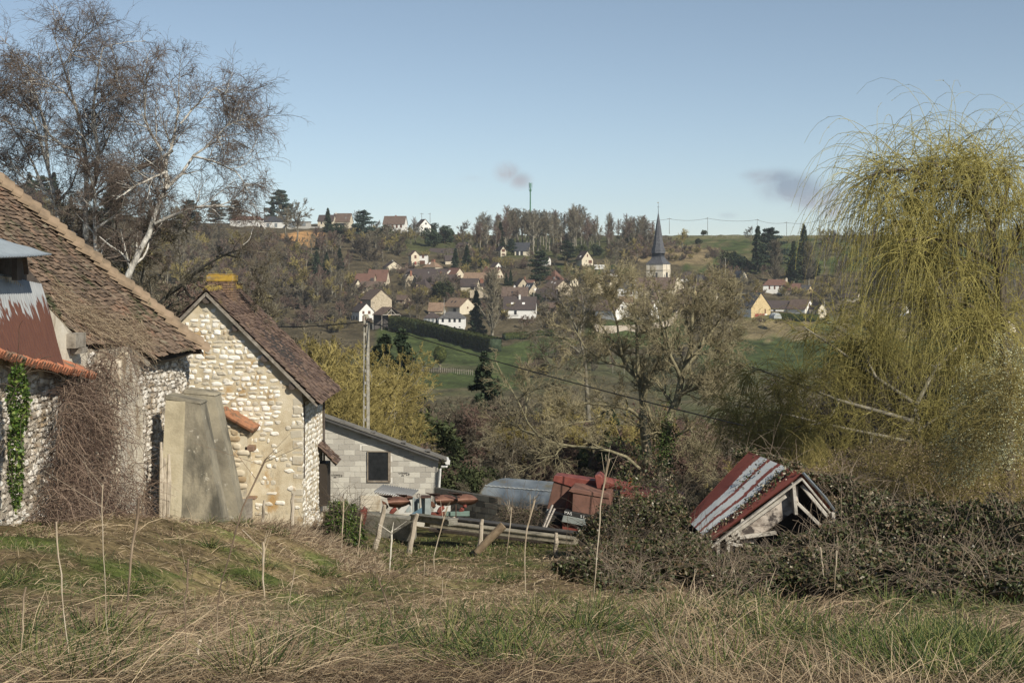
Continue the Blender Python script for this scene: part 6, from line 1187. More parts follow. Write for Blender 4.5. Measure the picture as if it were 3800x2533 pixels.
scatter([(1360, 1090), (1640, 1065), (1760, 1080), (1740, 1110), (1600, 1115), (1560, 1190), (1480, 1190), (1460, 1110)], 18, ['round', 'shrub'], 5, 9, 'bare garden tree between the barns on the left of the village', 'garden trees on the left of the village', seed=9)
scatter([(1250, 1120), (1330, 1080), (1330, 1200), (1270, 1300)], 12, ['round', 'shrub'], 4, 7, 'bare tree left of the white cottage', 'trees left of the white cottage', seed=10)
scatter([(1990, 1130), (2210, 1110), (2210, 1200), (2100, 1240), (1890, 1230)], 22, ['round', 'shrub'], 3.5, 6.5, 'bare garden tree right of the balcony house', 'garden trees right of the balcony house', seed=11)
scatter([(2600, 1090), (2720, 1100), (2720, 1180), (2620, 1190)], 9, ['round'], 4, 7, 'bare tree between the church houses and the yellow stone house', 'trees left of the yellow stone house', seed=12)
scatter([(1900, 1250), (2150, 1235), (2200, 1290), (2560, 1290), (2600, 1330), (2400, 1380), (1950, 1420)], 34, ['shrub', 'round'], 2.5, 5, 'bare bush in the valley hedgerow beyond the walnut tree', 'valley hedgerow bushes', seed=13, cat='shrub')
scatter([(2790, 1190), (3080, 1170), (3080, 1185), (2800, 1205)], 8, ['shrub'], 1.6, 2.6, 'low bush at the edge of the rough meadow on the right', 'bushes of the rough meadow', seed=14, cat='shrub')
scatter([(3060, 1150), (3800, 1150), (3800, 1290), (3150, 1260)], 26, ['shrub', 'round'], 4, 7, 'bare bush in the valley behind the willow strands', 'valley bushes behind the willow', seed=15, cat='shrub')
for a in [('cedar', 1035, 835, 132, 'tall layered dark cedar on the left ridge skyline'), ('spruce', 1010, 830, 95, 'slim blue green conifer at the left foot of the skyline cedar'), ('round', 1100, 905, 170, 'broad bare tree before the modern house, its pale trunk in the earth bank'), ('round', 1062, 880, 120, 'thin bare tree against the modern house front'),
          ('spruce', 1217, 862, 90, 'pointed spruce in front of the left ridge roof'), ('spruce', 1175, 930, 45, 'small conifer at the foot of the orange earth bank'), ('cedar', 1352, 905, 126, 'huge dark cedar between the ridge houses'), ('ever', 1260, 890, 55, 'rounded dark evergreen right of the earth bank'), ('ever', 1430, 905, 70, 'dark evergreen mass below the ridge house with the dormer'),
          ('round', 1325, 840, 62, 'small bare tree behind the huge ridge cedar'), ('ever', 1606, 860, 34, 'rounded evergreen on the skyline right of the small white house'), ('ever', 1460, 845, 26, 'clipped dark hedge bush beside the ridge house'),
          ('spruce', 1175, 1030, 100, 'leftmost of three dark spruces on the hillside'), ('spruce', 1212, 1022, 86, 'middle one of three dark spruces on the hillside'), ('spruce', 1260, 1010, 90, 'rightmost of three dark spruces on the hillside'), ('ever', 1130, 985, 60, 'dark evergreen clump left of the three spruces'),
          ('ever', 1600, 915, 60, 'dark ivy covered clump above the plum brown roof'), ('ever', 1655, 905, 60, 'upright dark evergreen right of the ivy covered clump'), ('spruce', 1690, 1000, 78, 'broad dark conifer beside the cream gabled annex'), ('spruce', 1732, 998, 88, 'tall dark conifer right of the gabled annex'), ('ever', 1795, 995, 40, 'round bush on the lawn above the orange brown roofs'),
          ('spruce', 1857, 935, 110, 'thin very dark conifer behind the narrow cream house'), ('cedar', 1898, 945, 60, 'bushy pine between the narrow cream house and the glass doors'), ('cedar', 2105, 985, 95, 'wide layered cedar left of the shuttered gabled house'), ('cedar', 2003, 1058, 128, 'big blue green cedar in the middle of the village'), ('spruce', 1895, 1060, 58, 'dark spruce left of the village cedar'), ('spruce', 1878, 1062, 50, 'smaller dark spruce above the plain brown roof'),
          ('ever', 2160, 945, 40, 'dark evergreen behind the shuttered house'), ('ever', 2215, 950, 38, 'dark evergreen in the scrub right of the shuttered house'), ('ever', 1642, 1112, 72, 'small dense dark cypress before the yellow fronted roof'),
          ('spruce', 2812, 1010, 170, 'left one of the two big dark spruces on the right slope'), ('cedar', 2862, 1000, 155, 'right one of the two big dark spruces, with ragged top'), ('spruce', 2983, 950, 118, 'solitary pointed spruce standing on the right skyline'), ('spruce', 2945, 1050, 155, 'dark spruce between the two bare poplars'), ('ever', 2990, 1035, 90, 'dark evergreen at the foot of the right poplar'),
          ('poplar', 2880, 1058, 150, 'broad reddish bare poplar left of the dark spruce'), ('poplar', 3000, 1058, 145, 'reddish bare poplar right of the dark spruce'), ('ever', 2712, 990, 62, 'dark bush on the green field above the tiny chalet'), ('ever', 2745, 1010, 60, 'olive green bush beside the tiny chalet'),
          ('round', 2534, 935, 95, 'round crowned bare tree on the skyline right of the spire'), ('round', 2785, 905, 70, 'bare tree on the skyline behind the big spruces'), ('ever', 2615, 872, 20, 'low round bush on the bare skyline'), ('ever', 2592, 905, 22, 'lone dark bush in the green field'), ('round', 3070, 960, 95, 'pale limbed bare tree right of the skyline spruce'), ('round', 3110, 925, 62, 'bare tree at the hedge line near the willow'),
          ('spruce', 2335, 905, 75, 'ivy clad dark trunk at the right end of the ridge wood'), ('spruce', 2365, 905, 62, 'leaning ivy clad trunk right of the ridge wood'), ('round', 1650, 905, 70, 'bare tree on the ridge left of the wood'), ('round', 1712, 925, 110, 'bare tree at the left end of the ridge wood'),
          ('ever', 2165, 985, 32, 'dark bush left of the camper van'), ('round', 2115, 1062, 90, 'dense olive bare tree before the shuttered house'), ('round', 2640, 1040, 62, 'spreading grey bare tree behind the dark roofed house'), ('shrub', 2700, 1085, 60, 'yellow green budding willow bush right of the church houses'),
          ('spruce', 1768, 1248, 170, 'tall dark conifer left of the grey poplar'), ('round', 1430, 1120, 60, 'golden brown bare tree among the red roofs'), ('round', 1545, 1190, 120, 'tall bare tree before the converted barn'), ('ever', 1990, 1130, 40, 'bush under the timber barn'),
          ('spruce', 200, 790, 150, 'dark pine behind the left birch'), ('spruce', 110, 770, 130, 'dark pine at the far left skyline'), ('cedar', 150, 800, 150, 'spreading dark pine between the two left pines'), ('cedar', 870, 830, 88, 'dark rounded pine on the ridge above the low bungalow'), ('cedar', 800, 835, 92, 'dark pine on the ridge left of the rounded pine'), ('cedar', 700, 850, 110, 'dark pine behind the leaning birch'), ('cedar', 420, 850, 150, 'dark pine in the wood between the birches')]:
    kd, px, py, h, lab = a; far(kd, px, py, h, lab, cat={'spruce': 'conifer', 'cedar': 'conifer', 'ever': 'bush', 'poplar': 'poplar'}.get(kd, 'tree'), wide={'poplar': 1.25, 'spruce': 1.15}.get(kd, 1.0), v=(2 if lab.startswith('yellow green') or 'golden' in lab or 'olive' in lab and kd == 'round' else None))
far('poplar', 1828, 1262, 240, 'tall narrow grey bare poplar rising in front of the village', cat='poplar', wide=1.15)
def wood_mass(n_keep):
    by = {}
    for h, o in POOL: by.setdefault(o.name.split('.')[0], []).append((h, o))
    for nm, lst in by.items():
        lst.sort(key=lambda t: -t[0]); rest = [o for h, o in lst[(n_keep if nm == 'bare_tree' else 120):]]
        if len(rest) < 5: continue
        mes = sorted({o.data.name for o in rest}); cl = bpy.data.collections.new('sources_' + nm)
        for i, m in enumerate(mes):
            s = bpy.data.objects.new('src_%02d' % i, bpy.data.meshes[m]); cl.objects.link(s)
        me = bpy.data.meshes.new('woodland'); me.from_pydata([tuple(o.location) for o in rest], [], [])
        for nme, ty, vals in (('pick', 'INT', [mes.index(o.data.name) for o in rest]), ('turn', 'FLOAT_VECTOR', [v for o in rest for v in o.rotation_euler]), ('size', 'FLOAT_VECTOR', [v for o in rest for v in o.scale])):
            a = me.attributes.new(nme, ty, 'POINT'); a.data.foreach_set('value' if ty == 'INT' else 'vector', vals)
        for o in rest: bpy.data.objects.remove(o)
        w = tag(link('woodland', me), 'massed far off bare trees of the wooded slopes' if nm == 'bare_tree' else 'massed far off scrub of the slopes', 'wood', None, 'stuff')
        ng = bpy.data.node_groups.new('plant_wood', 'GeometryNodeTree'); ng.interface.new_socket('Geometry', in_out='INPUT', socket_type='NodeSocketGeometry'); ng.interface.new_socket('Geometry', in_out='OUTPUT', socket_type='NodeSocketGeometry')
        N, L = ng.nodes, ng.links; gi, go = N.new('NodeGroupInput'), N.new('NodeGroupOutput'); ip = N.new('GeometryNodeInstanceOnPoints'); ci = N.new('GeometryNodeCollectionInfo'); ci.inputs['Collection'].default_value = cl; ci.inputs['Separate Children'].default_value = True; ci.inputs['Reset Children'].default_value = True
        L.new(gi.outputs[0], ip.inputs['Points']); L.new(ci.outputs[0], ip.inputs['Instance']); ip.inputs['Pick Instance'].default_value = True
        for nme, ty, sk in (('pick', 'INT', 'Instance Index'), ('turn', 'FLOAT_VECTOR', 'Rotation'), ('size', 'FLOAT_VECTOR', 'Scale')):
            na = N.new('GeometryNodeInputNamedAttribute'); na.data_type = ty; na.inputs['Name'].default_value = nme; L.new(na.outputs[0], ip.inputs[sk])
        L.new(ip.outputs[0], go.inputs[0]); md = w.modifiers.new('plant', 'NODES'); md.node_group = ng
wood_mass(270)
# clipped hedge under the bungalow, topiary tree, meadow fence
def hedge(path, w, h, label, n=9000, leaf=.22):
    pts = [np.array([(a - CX) / F * d, d, float(ground((a - CX) / F * d, d))]) for a, b in path for d in [hit(a, b)]]; R = resample(np.array(pts), 60); rng = np.random.default_rng(9); f = rng.random(n) * 59; i = np.minimum(f.astype(int), 58); w_ = (f - i)[:, None]; c = R[i] * (1 - w_) + R[i + 1] * w_; T = norm(R[i + 1] - R[i]); S = norm(np.cross(T, np.array([0, 0, 1.])))
    a = rng.uniform(-.1, math.pi + .1, n); e = .35; u = np.sign(np.cos(a)) * np.abs(np.cos(a)) ** e; v = np.abs(np.sin(a)) ** e; bulge = 1 + .15 * (fbm(f * .8, a) - .5)
    N_ = norm(np.cos(a)[:, None] * S + np.sin(a)[:, None] * np.array([0, 0, 1.])); c = c + S * (u * w / 2 * bulge)[:, None] + np.stack([0 * v, 0 * v, v * h * bulge], 1); lv = leafquads(c, leaf, rng, nrm=N_)
    core = MB(); 
    for k in range(0, 59, 3): core.beam(R[k] + (0, 0, h * .42), R[min(k + 3, 59)] + (0, 0, h * .42), w * .88, h * .9)
    cv = np.array(core.v); cq = np.array(core.f); V, Q, M = merge([(*lv, 0), (cv, cq, 1)]); return tag(link('clipped_hedge', mesh_np('clipped_hedge', V, Q, None, [m_hedge, m_conif], mq=M)), label, 'hedge')
hedge([(1455, 1218), (1560, 1236), (1660, 1262), (1760, 1288), (1840, 1306)], 4.2, 4.4, 'long rounded dark green hedge curving below the white bungalow', 16000, .3)
hedge([(1870, 1262), (1960, 1256), (2060, 1244)], 2.0, 2.2, 'lower clipped hedge right of the long hedge under the balcony house', 4000)
hedge([(2870, 1186), (2960, 1190), (3040, 1192)], 1.6, 2.4, 'dark clipped hedge between the greenhouse and the white gabled cottage', 4000)
def topiary():
    x, y = at_px(1632, 1372); g = empty('topiary_tree', (x, y, float(ground(x, y))), 'clipped oval topiary tree on a short trunk in the green meadow', 'tree'); s = y / F
    me = blob_mesh('crown', 44, 25 * s, 2600, .2, [m_hedge], (1, 1, 1.35)); o = link('crown', me, g, keep=False); o.location = (0, 0, 55 * s); b = MB(); b.tube([(0, 0, -.3), (0, 0, 35 * s)], .35, 7); link('trunk', b.mesh('trunk', [m_bark]), g, keep=False)
topiary()
def meadow_fence():
    g = empty('meadow_fence', (-18, 380, -27), 'thin pale post fence crossing the green meadow', 'fence'); pts = [np.array([x, y, float(ground(x, y))]) for a in range(1570, 1760, 8) for x, y in [at_px(a, 1377 + (a - 1570) * .07)]]
    for p in pts: b = MB(); b.box(p + (0, 0, .55), (.14, .14, 1.3)); b.obj('fence_post', [oldwood], g)
    b = MB(); [b.beam(p + (0, 0, .9), q + (0, 0, .9), .05, .05) for p, q in zip(pts[:-1], pts[1:])]; b.obj('rail', [oldwood], g)
    g = empty('field_fence', (150, 860, 22), 'long low pale fence along the top of the green field', 'fence'); pts = [np.array([x, y, float(ground(x, y))]) for a in list(range(2640, 2760, 20)) + list(range(2910, 3240, 18)) for x, y in [at_px(a, 881)]]
    for p in pts: b = MB(); b.box(p + (0, 0, .6), (.22, .22, 1.6)); b.obj('fence_post', [oldwood], g)
    b = MB(); [b.beam(p + (0, 0, .9), q + (0, 0, .9), .08, .08) for p, q in zip(pts[:-1], pts[1:]) if q[0] - p[0] < 15]; b.obj('rail', [oldwood], g)
meadow_fence()
# ------------------------------------------------------------------ trees whose limbs are traced one by one
def limb(pts, d, r0, r1, dj=0, rng=None, n=12, ox=0):
    m = len(pts); w = resample(np.array([P(x + ox, y, d + (dj * i / max(1, m - 1))) for i, (x, y) in enumerate(pts)]), n)
    k = np.arange(n); w = w + .006 * d / 40 * np.stack([np.sin(k * 1.7), np.sin(k * 2.3), np.sin(k * 1.1)], 1); return w, np.linspace(r0, r1, n)
def traced_tree(name, base, limbs, label, cat, m_l, m_t, levels, group=None, crown='crown', sides=(8, 5, 3, 3), extra=None, seed=0, tname='trunk'):
    # levels: (count, t0, t1, angle, length, ratio, nseg, wobble, tropism, rmin, fall)
    rng = np.random.default_rng(seed); g = empty(name, base, label, cat, group); A = np.stack([l[0] for l in limbs]); R = np.stack([l[1] for l in limbs]); V, Q = tubes(A, R, sides[0])
    link(tname, mesh_np(tname, V, Q, None, [m_l], smooth=True), g); parts = []; P_, R_ = A, R; allp = []
    for k, lv in enumerate(levels):
        P2, R2 = children(P_, R_, lv[0], lv[1], lv[2], lv[3], lv[4], lv[5], lv[6], lv[7], lv[8], rng, rmin=lv[9], fall=lv[10]); parts.append((*tubes(P2, R2, 5 if k == 0 else 3), 0 if k == 0 else 1)); P_, R_ = P2, R2; allp.append(P2)
    V, Q, M = merge(parts); link(crown, mesh_np(crown, V, Q, None, [m_l, m_t], mq=M), g)
    if extra: extra(g, allp, rng)
    return g
bl = lambda l0=1.5: [(12, .12, 1, .8, -l0 * 1.15, .5, 7, .13, (0, 0, .09), .014, .3), (9, .1, 1, .8, .8, .6, 6, .14, (0, 0, -.03), .0085, .25), (6, .1, 1, .75, .75, .7, 4, .17, (0, 0, -.16), .0052, .25), (2, .1, 1, .6, .7, .8, 3, .16, (0, 0, -.3), .0045, .3)]
D1 = 46
traced_tree('birch_tree', P(319, 1200, D1), [limb([(322, 1180), (319, 880), (316, 753), (322, 638), (313, 510), (281, 395), (255, 319), (236, 242), (214, 172), (191, 100)], D1, .13, .012, .5), limb([(328, 720), (348, 702), (367, 574), (351, 485), (345, 408), (364, 268), (376, 179), (434, 160)], D1, .08, .012, -.8),
    limb([(313, 561), (242, 549), (179, 497), (150, 400), (110, 330), (70, 250)], D1, .06, .01, 1.0), limb([(322, 638), (380, 560), (420, 470), (470, 400)], D1, .05, .01, .8), limb([(345, 408), (420, 330), (445, 290)], D1, .03, .008, -1), limb([(281, 395), (230, 330), (150, 290)], D1, .03, .01, -1), limb([(316, 753), (400, 690), (480, 640), (560, 600)], D1, .05, .012, .8), limb([(236, 242), (290, 170), (330, 110)], D1, .02, .008)],
    'tallest white trunked birch rising behind the barn roof', 'birch', m_birch, m_btwig, bl(1.25), seed=1)
traced_tree('birch_tree', P(215, 1100, 47.5), [limb([(235, 1100), (210, 766), (179, 625), (140, 497), (102, 383), (70, 332), (40, 290)], 47.5, .10, .012, .5), limb([(210, 766), (160, 700), (120, 600), (60, 500), (20, 420)], 47.5, .06, .01, 1), limb([(179, 625), (170, 500), (150, 400), (100, 260), (60, 180)], 47.5, .06, .01, -1), limb([(200, 720), (130, 690), (60, 640), (0, 600)], 47.5, .04, .01), limb([(205, 760), (260, 700), (300, 600), (290, 500)], 47.5, .04, .01, 1), limb([(120, 430), (60, 380), (-10, 330)], 47.5, .03, .01)],
    'thinner leaning birch at the left edge of the photo above the barn roof', 'birch', m_birch, m_btwig, bl(1.15), seed=2)
traced_tree('birch_tree', P(485, 1200, 44.5), [limb([(430, 1180), (485, 995), (555, 861), (587, 753), (612, 702), (676, 644), (714, 580), (766, 542), (829, 510), (893, 523), (944, 561)], 44.5, .125, .010, .4), limb([(612, 702), (619, 695), (612, 606), (638, 542), (657, 446), (663, 357), (665, 275)], 44.5, .07, .01, .6), limb([(600, 561), (561, 497), (536, 440), (542, 338), (545, 260)], 44.5, .05, .01, -.6), limb([(670, 459), (734, 383), (797, 325), (861, 364)], 44.5, .035, .008, .6),
    limb([(575, 830), (663, 791), (734, 765), (829, 765), (925, 785), (985, 850)], 44.5, .06, .01, -.8), limb([(765, 542), (840, 470), (900, 440)], 44.5, .03, .008), limb([(714, 580), (800, 600), (880, 640), (930, 720)], 44.5, .04, .008, -1), limb([(640, 560), (560, 610), (470, 650), (420, 690)], 44.5, .05, .01, 1), limb([(612, 640), (500, 690), (430, 740)], 44.5, .04, .01, -1)],
    'birch with a pale trunk leaning to the right behind the barn roof', 'birch', m_birch, m_btwig, bl(1.2), seed=3)
traced_tree('birch_tree', P(352, 1100, 45.2), [limb([(362, 1060), (352, 880), (350, 790), (352, 700), (330, 640)], 45.2, .075, .03), limb([(352, 850), (430, 800), (520, 760), (600, 700)], 45.2, .04, .01)], 'short grey trunk standing close beside the tallest birch', 'birch', m_birch, m_btwig, bl(1.0), seed=4)
ap = [(12, .15, 1, .8, -1.3, .55, 6, .17, (0, 0, .04), .016, .35), (8, .1, 1, .75, .6, .6, 5, .2, (0, 0, -.03), .010, .4), (7, .1, 1, .7, .6, .7, 4, .2, (0, 0, -.05), .0075, .3), (2, .2, 1, .6, .5, .8, 2, .2, (0, 0, -.05), .0065, .3)]
traced_tree('orchard_tree', P(600, 1300, 46), [limb([(600, 1300), (560, 1180), (592, 1120), (631, 1088), (677, 1053), (746, 996), (832, 944), (895, 921), (960, 935)], 46, .10, .012, -.6), limb([(832, 944), (900, 960), (947, 1013), (976, 1088)], 45.6, .035, .008, -.4), limb([(592, 1120), (500, 1060), (440, 1000), (400, 960)], 46, .05, .01, .5), limb([(677, 1053), (700, 1100), (780, 1120), (860, 1090)], 46, .04, .01, -.8), limb([(470, 1040), (460, 950), (430, 860), (440, 760), (400, 700)], 46.5, .06, .012, .5), limb([(450, 900), (520, 850), (600, 820), (690, 850)], 46.5, .04, .01, .5), limb([(540, 1160), (520, 1060), (540, 960), (590, 900)], 46.4, .05, .01), limb([(430, 860), (370, 820), (300, 830)], 46.4, .03, .01)],
    'low crooked bare tree arching over between the barn roof and the brick chimney', 'tree', m_bark, m_twig, ap, seed=5)
m_twig_l = vmat('lichen_twigs', (.17, .145, .085), (.29, .255, .16))
wl_ = [(12, .12, 1, .7, -1.8, .5, 6, .13, (0, 0, .11), .022, .35), (9, .12, 1, .7, .62, .55, 5, .17, (0, 0, .08), .013, .35), (8, .1, 1, .7, .62, .7, 4, .2, (0, 0, .04), .0098, .3), (3, .2, 1, .6, .55, .8, 3, .2, (0, 0, .05), .009, .3)]
DW = 64
traced_tree('old_tree', P(2400, 1690, DW), [limb([(2402, 1720), (2400, 1675), (2390, 1597), (2386, 1519), (2388, 1487), (2369, 1401), (2322, 1362), (2306, 1315), (2275, 1269), (2220, 1190)], DW, .24, .03, .8), limb([(2388, 1487), (2408, 1386), (2439, 1339), (2474, 1269), (2458, 1230), (2440, 1120)], DW, .12, .03, -1), limb([(2369, 1401), (2365, 1308), (2361, 1190), (2353, 1097), (2350, 1040)], DW, .10, .02, 1), limb([(2376, 1550), (2337, 1519), (2275, 1503), (2158, 1495), (2080, 1520)], DW, .09, .02, -1.5), limb([(2322, 1362), (2240, 1340), (2170, 1290), (2120, 1200)], DW, .07, .02, .5), limb([(2306, 1315), (2290, 1200), (2260, 1100), (2230, 1030)], DW, .06, .015, -.5), limb([(2275, 1503), (2200, 1560), (2120, 1570), (2050, 1600)], DW, .05, .015, -2)],
    'big lichen covered bare tree whose straight pale trunk stands right of the harvester', 'tree', m_lichen, m_twig_l, wl_, seed=6)
traced_tree('old_tree', P(2462, 1700, DW - 2), [limb([(2455, 1740), (2462, 1690), (2478, 1566), (2517, 1472), (2529, 1394), (2564, 1315), (2567, 1190), (2575, 1100), (2585, 1030)], DW - 2, .24, .03, .8), limb([(2529, 1394), (2603, 1284), (2650, 1222), (2681, 1167), (2720, 1090)], DW - 2, .12, .02, .8), limb([(2525, 1400), (2486, 1315), (2470, 1206), (2440, 1080)], DW - 2, .09, .02, -1), limb([(2517, 1472), (2570, 1440), (2620, 1430), (2660, 1460)], DW - 2, .08, .02, -1), limb([(2500, 1620), (2560, 1590), (2590, 1640), (2600, 1700)], DW - 2, .06, .02, -1.5), limb([(2564, 1315), (2630, 1310), (2690, 1270), (2730, 1220)], DW - 2, .07, .015, .8), limb([(2603, 1284), (2640, 1150), (2690, 1060)], DW - 2, .06, .015, 1.5), limb([(2540, 1380), (2600, 1400), (2650, 1410)], DW - 2, .05, .015, 0)],
    'leaning twin of the big bare tree, with ivy at its foot', 'tree', m_lichen, m_twig_l, wl_, seed=7)
traced_tree('fallen_tree', P(2361, 1730, 58), [limb([(2375, 1740), (2361, 1722), (2306, 1683), (2236, 1667), (2158, 1655), (2087, 1655), (1986, 1612), (1947, 1550), (1920, 1480), (1870, 1400), (1835, 1330)], 58, .075, .018, 1), limb([(1986, 1612), (1950, 1600), (1880, 1560), (1800, 1500)], 59, .05, .015, 1), limb([(1947, 1550), (1960, 1450), (1950, 1350)], 59, .04, .012, 1), limb([(2087, 1655), (2060, 1690), (1990, 1700)], 58.5, .04, .012, -1), limb([(1920, 1480), (1990, 1440), (2060, 1400)], 59, .035, .012, -1)],
    'long pale limb of a half fallen tree sweeping low above the arched shelter', 'tree', m_lichen, m_twig_l, [(9, .1, 1, .7, -1.5, .5, 6, .15, (0, 0, .08), .018, .35), (8, .1, 1, .65, .6, .6, 5, .18, (0, 0, .04), .012, .35), (7, .1, 1, .65, .6, .7, 4, .2, (0, 0, 0), .009, .3)], seed=8)
traced_tree('old_tree', P(2180, 1560, 92), [limb([(2185, 1560), (2180, 1480), (2170, 1330), (2150, 1240), (2110, 1160), (2070, 1100)], 92, .16, .03, 1), limb([(2170, 1330), (2130, 1290), (2060, 1240), (2000, 1220)], 92, .08, .02, -1), limb([(2150, 1240), (2170, 1170), (2160, 1090)], 92, .07, .02, 1), limb([(2180, 1400), (2110, 1370), (2030, 1350)], 92, .06, .02, -1)],
    'smaller bare tree between the balcony house and the big lichen covered tree', 'tree', m_bark, m_twig, [(8, .2, 1, .65, -2.4, .5, 6, .14, (0, 0, .08), .03, .35), (8, .1, 1, .65, .6, .6, 4, .18, (0, 0, .04), .02, .35), (7, .1, 1, .65, .6, .7, 3, .2, (0, 0, 0), .015, .3)], seed=9)
ivy_c = []
rng_i = np.random.default_rng(3)
def leafy(name, centers, size, m, label, cat, kind=None, parent=None, aspect=.6, up=.4, tone=True):
    V, Q = leafquads(centers, size, np.random.default_rng(5), up=up, aspect=aspect); me = mesh_np(name, V, Q, None, [m], attr=np.repeat(np.random.default_rng(6).random(len(centers)), 4)); o = link(name, me, parent); return tag(o, label, cat, None, kind)
c = P(2470, 1660, 61.7) + rng_i.normal(0, 1, (1800, 3)) * np.array([.28, .28, .8]); leafy('ivy_growth', c, .055, m_ivy, 'green ivy wrapped round the foot of the leaning bare tree', 'ivy')
# ------------------------------------------------------------------ weeping willows
def strands(g, allp, rng, src=1, m=7, ln=2.6, mt=None, nseg=9, r=.0072, drop=-.42, bud=.026, nb=16, name='hanging_twigs'):
    P_ = allp[src]; R_ = np.full(P_.shape[:2], .012); S, RS = children(P_, R_, m, .1, 1, .8, -ln, .8, nseg, .07, (0, 0, drop), rng, rmin=r, fall=.15)
    S[:, :, 2] = np.maximum(S[:, :, 2], ground(S[:, :, 0], S[:, :, 1]) + .25)
    V, Q = tubes(S, RS, 3); k = len(S); f = rng.random((k, nb)) * (nseg - .01); i = f.astype(int); w = (f - i)[..., None]; a = np.arange(k)[:, None]; c = (S[a, i] * (1 - w) + S[a, i + 1] * w).reshape(-1, 3) + rng.normal(0, .012, (k * nb, 3))
    lv = leafquads(c, bud, rng, aspect=.35); V, Q, M = merge([(V, Q, 0), (*lv, 0)]); link(name, mesh_np(name, V, Q, None, [mt or m_twig_y], mq=M), g)
DL = 40
will = [(8, .1, 1, .95, -.7, .5, 6, .14, (0, 0, -.03), .014, .3), (7, .1, 1, .8, -.8, .6, 5, .16, (0, 0, -.06), .009, .3)]
traced_tree('weeping_willow', P(3700, 1900, DL), [limb([(3740, 1950), (3735, 1500), (3720, 1100), (3690, 850), (3617, 723), (3577, 706), (3508, 689), (3428, 694), (3348, 717), (3273, 752)], DL, .24, .03, 0), limb([(3617, 723), (3600, 620), (3560, 640), (3530, 620)], DL, .08, .02, .8), limb([(3690, 850), (3740, 700), (3750, 660), (3720, 630)], DL, .1, .02, -.8), limb([(3428, 694), (3400, 630), (3320, 630), (3230, 650), (3160, 700)], DL, .06, .015, -.8), limb([(3508, 689), (3470, 600), (3430, 610), (3370, 620)], DL, .05, .015, .8), limb([(3700, 980), (3560, 900), (3430, 880), (3330, 900)], DL, .08, .02, -1), limb([(3617, 723), (3660, 600), (3690, 640), (3650, 600)], DL, .06, .02, 1.5), limb([(3720, 1000), (3800, 850), (3880, 760)], DL, .1, .02, 0), limb([(3725, 1150), (3640, 1040), (3540, 1000), (3460, 1010)], DL, .07, .02, 1.2), limb([(3730, 1250), (3600, 1130), (3450, 1090), (3300, 1120)], DL, .06, .02, .5), limb([(3733, 1350), (3660, 1230), (3590, 1200), (3520, 1230)], DL, .05, .02, -.8), limb([(3560, 900), (3450, 800), (3330, 790), (3240, 840)], DL, .05, .015, 1.0)],
    'tall weeping willow hung with yellow green twigs at the right edge', 'willow', m_twig_d, m_twig_y, will, seed=10, extra=lambda g, a, rng: strands(g, a, rng, 1, 4, 3.2, nb=12, drop=-.6), sides=(9, 5, 3, 3))
def mistle(px, py, d, r, label, seed):
    rng = np.random.default_rng(seed); n = 260; o = P(px, py, d); D = norm(rng.normal(0, 1, (n, 3))); pts = np.stack([o + D * 0, o + D * r * .6, o + D * r + rng.normal(0, .05, (n, 3))], 1); V, Q = tubes(pts, np.tile([[.012, .008, .006]], (n, 1)), 3); lv = leafquads(o + norm(rng.normal(0, 1, (1500, 3))) * r * rng.uniform(.6, 1.05, (1500, 1)), .035, rng, aspect=.4)
    V, Q, M = merge([(V, Q, 0), (*lv, 0)]); tag(link('mistletoe', mesh_np('mistletoe', V, Q, None, [m_ivy], mq=M)), label, 'mistletoe')
mistle(3390, 765, DL + .3, .30, 'round ball of mistletoe hanging in the willow crown', 5)
traced_tree('weeping_willow', P(3400, 1750, 48), [limb([(3420, 1760), (3400, 1500), (3250, 1400), (3100, 1290), (2980, 1210)], 48, .12, .02, .8), limb([(3380, 1560), (3100, 1480), (2900, 1400), (2790, 1360)], 48, .08, .02, -1), limb([(3380, 1640), (3050, 1570), (2850, 1520), (2720, 1500)], 48, .07, .015, -.6), limb([(3400, 1500), (3480, 1350), (3600, 1250), (3700, 1240)], 48, .08, .02, 1), limb([(3250, 1400), (3200, 1300), (3230, 1220)], 48, .05, .015, 1), limb([(3400, 1600), (3560, 1500), (3700, 1450)], 48, .06, .015, 1.2), limb([(3050, 1570), (2900, 1590), (2780, 1600)], 47.6, .04, .012, -.5), limb([(3300, 1430), (3250, 1330), (3150, 1250), (3060, 1190)], 49, .05, .015, 1)],
    'low spreading willow with golden drooping twigs beyond the tin roof shed', 'willow', m_bark, m_twig_y, will, seed=11, extra=lambda g, a, rng: strands(g, a, rng, 1, 10, 1.7, drop=-.3, r=.010), sides=(9, 5, 3, 3))
# ------------------------------------------------------------------ thickets in the middle distance: shared meshes
MT = dict(olive=[tree_mesh('thicket_olive_a', 41, 7, 'shrub', (12, 9, 8, 3), .012, [m_twig_o, m_twig_o], seg=4, spread=.8), tree_mesh('thicket_olive_b', 42, 7, 'shrub', (12, 9, 8, 3), .012, [m_bark, m_twig_o], seg=4, spread=.8)],
          brown=[tree_mesh('thicket_brown_a', 43, 5, 'shrub', (11, 9, 8, 3), .011, [m_bark, m_twig], seg=4), tree_mesh('thicket_brown_b', 44, 5, 'shrub', (11, 9, 8, 3), .011, [m_bark, m_twig_r], seg=4), tree_mesh('thicket_brown_c', 45, 5, 'round', (10, 9, 8, 4), .011, [m_lichen, m_twig], seg=4, spread=1.2), tree_mesh('thicket_brown_d', 46, 5, 'shrub', (11, 9, 8, 3), .011, [m_bark, m_twig_d], seg=4)],
          ever=[blob_mesh('ivy_mass_a', 47, 1.6, 9000, .09, [m_ivyd], lobes=26), blob_mesh('ivy_mass_b', 48, 1.6, 9000, .09, [m_ivyd], lobes=26)],
          spruce=[conifer_mesh('near_spruce', 49, 8, n=26000, leaf=.15, w=.26)])
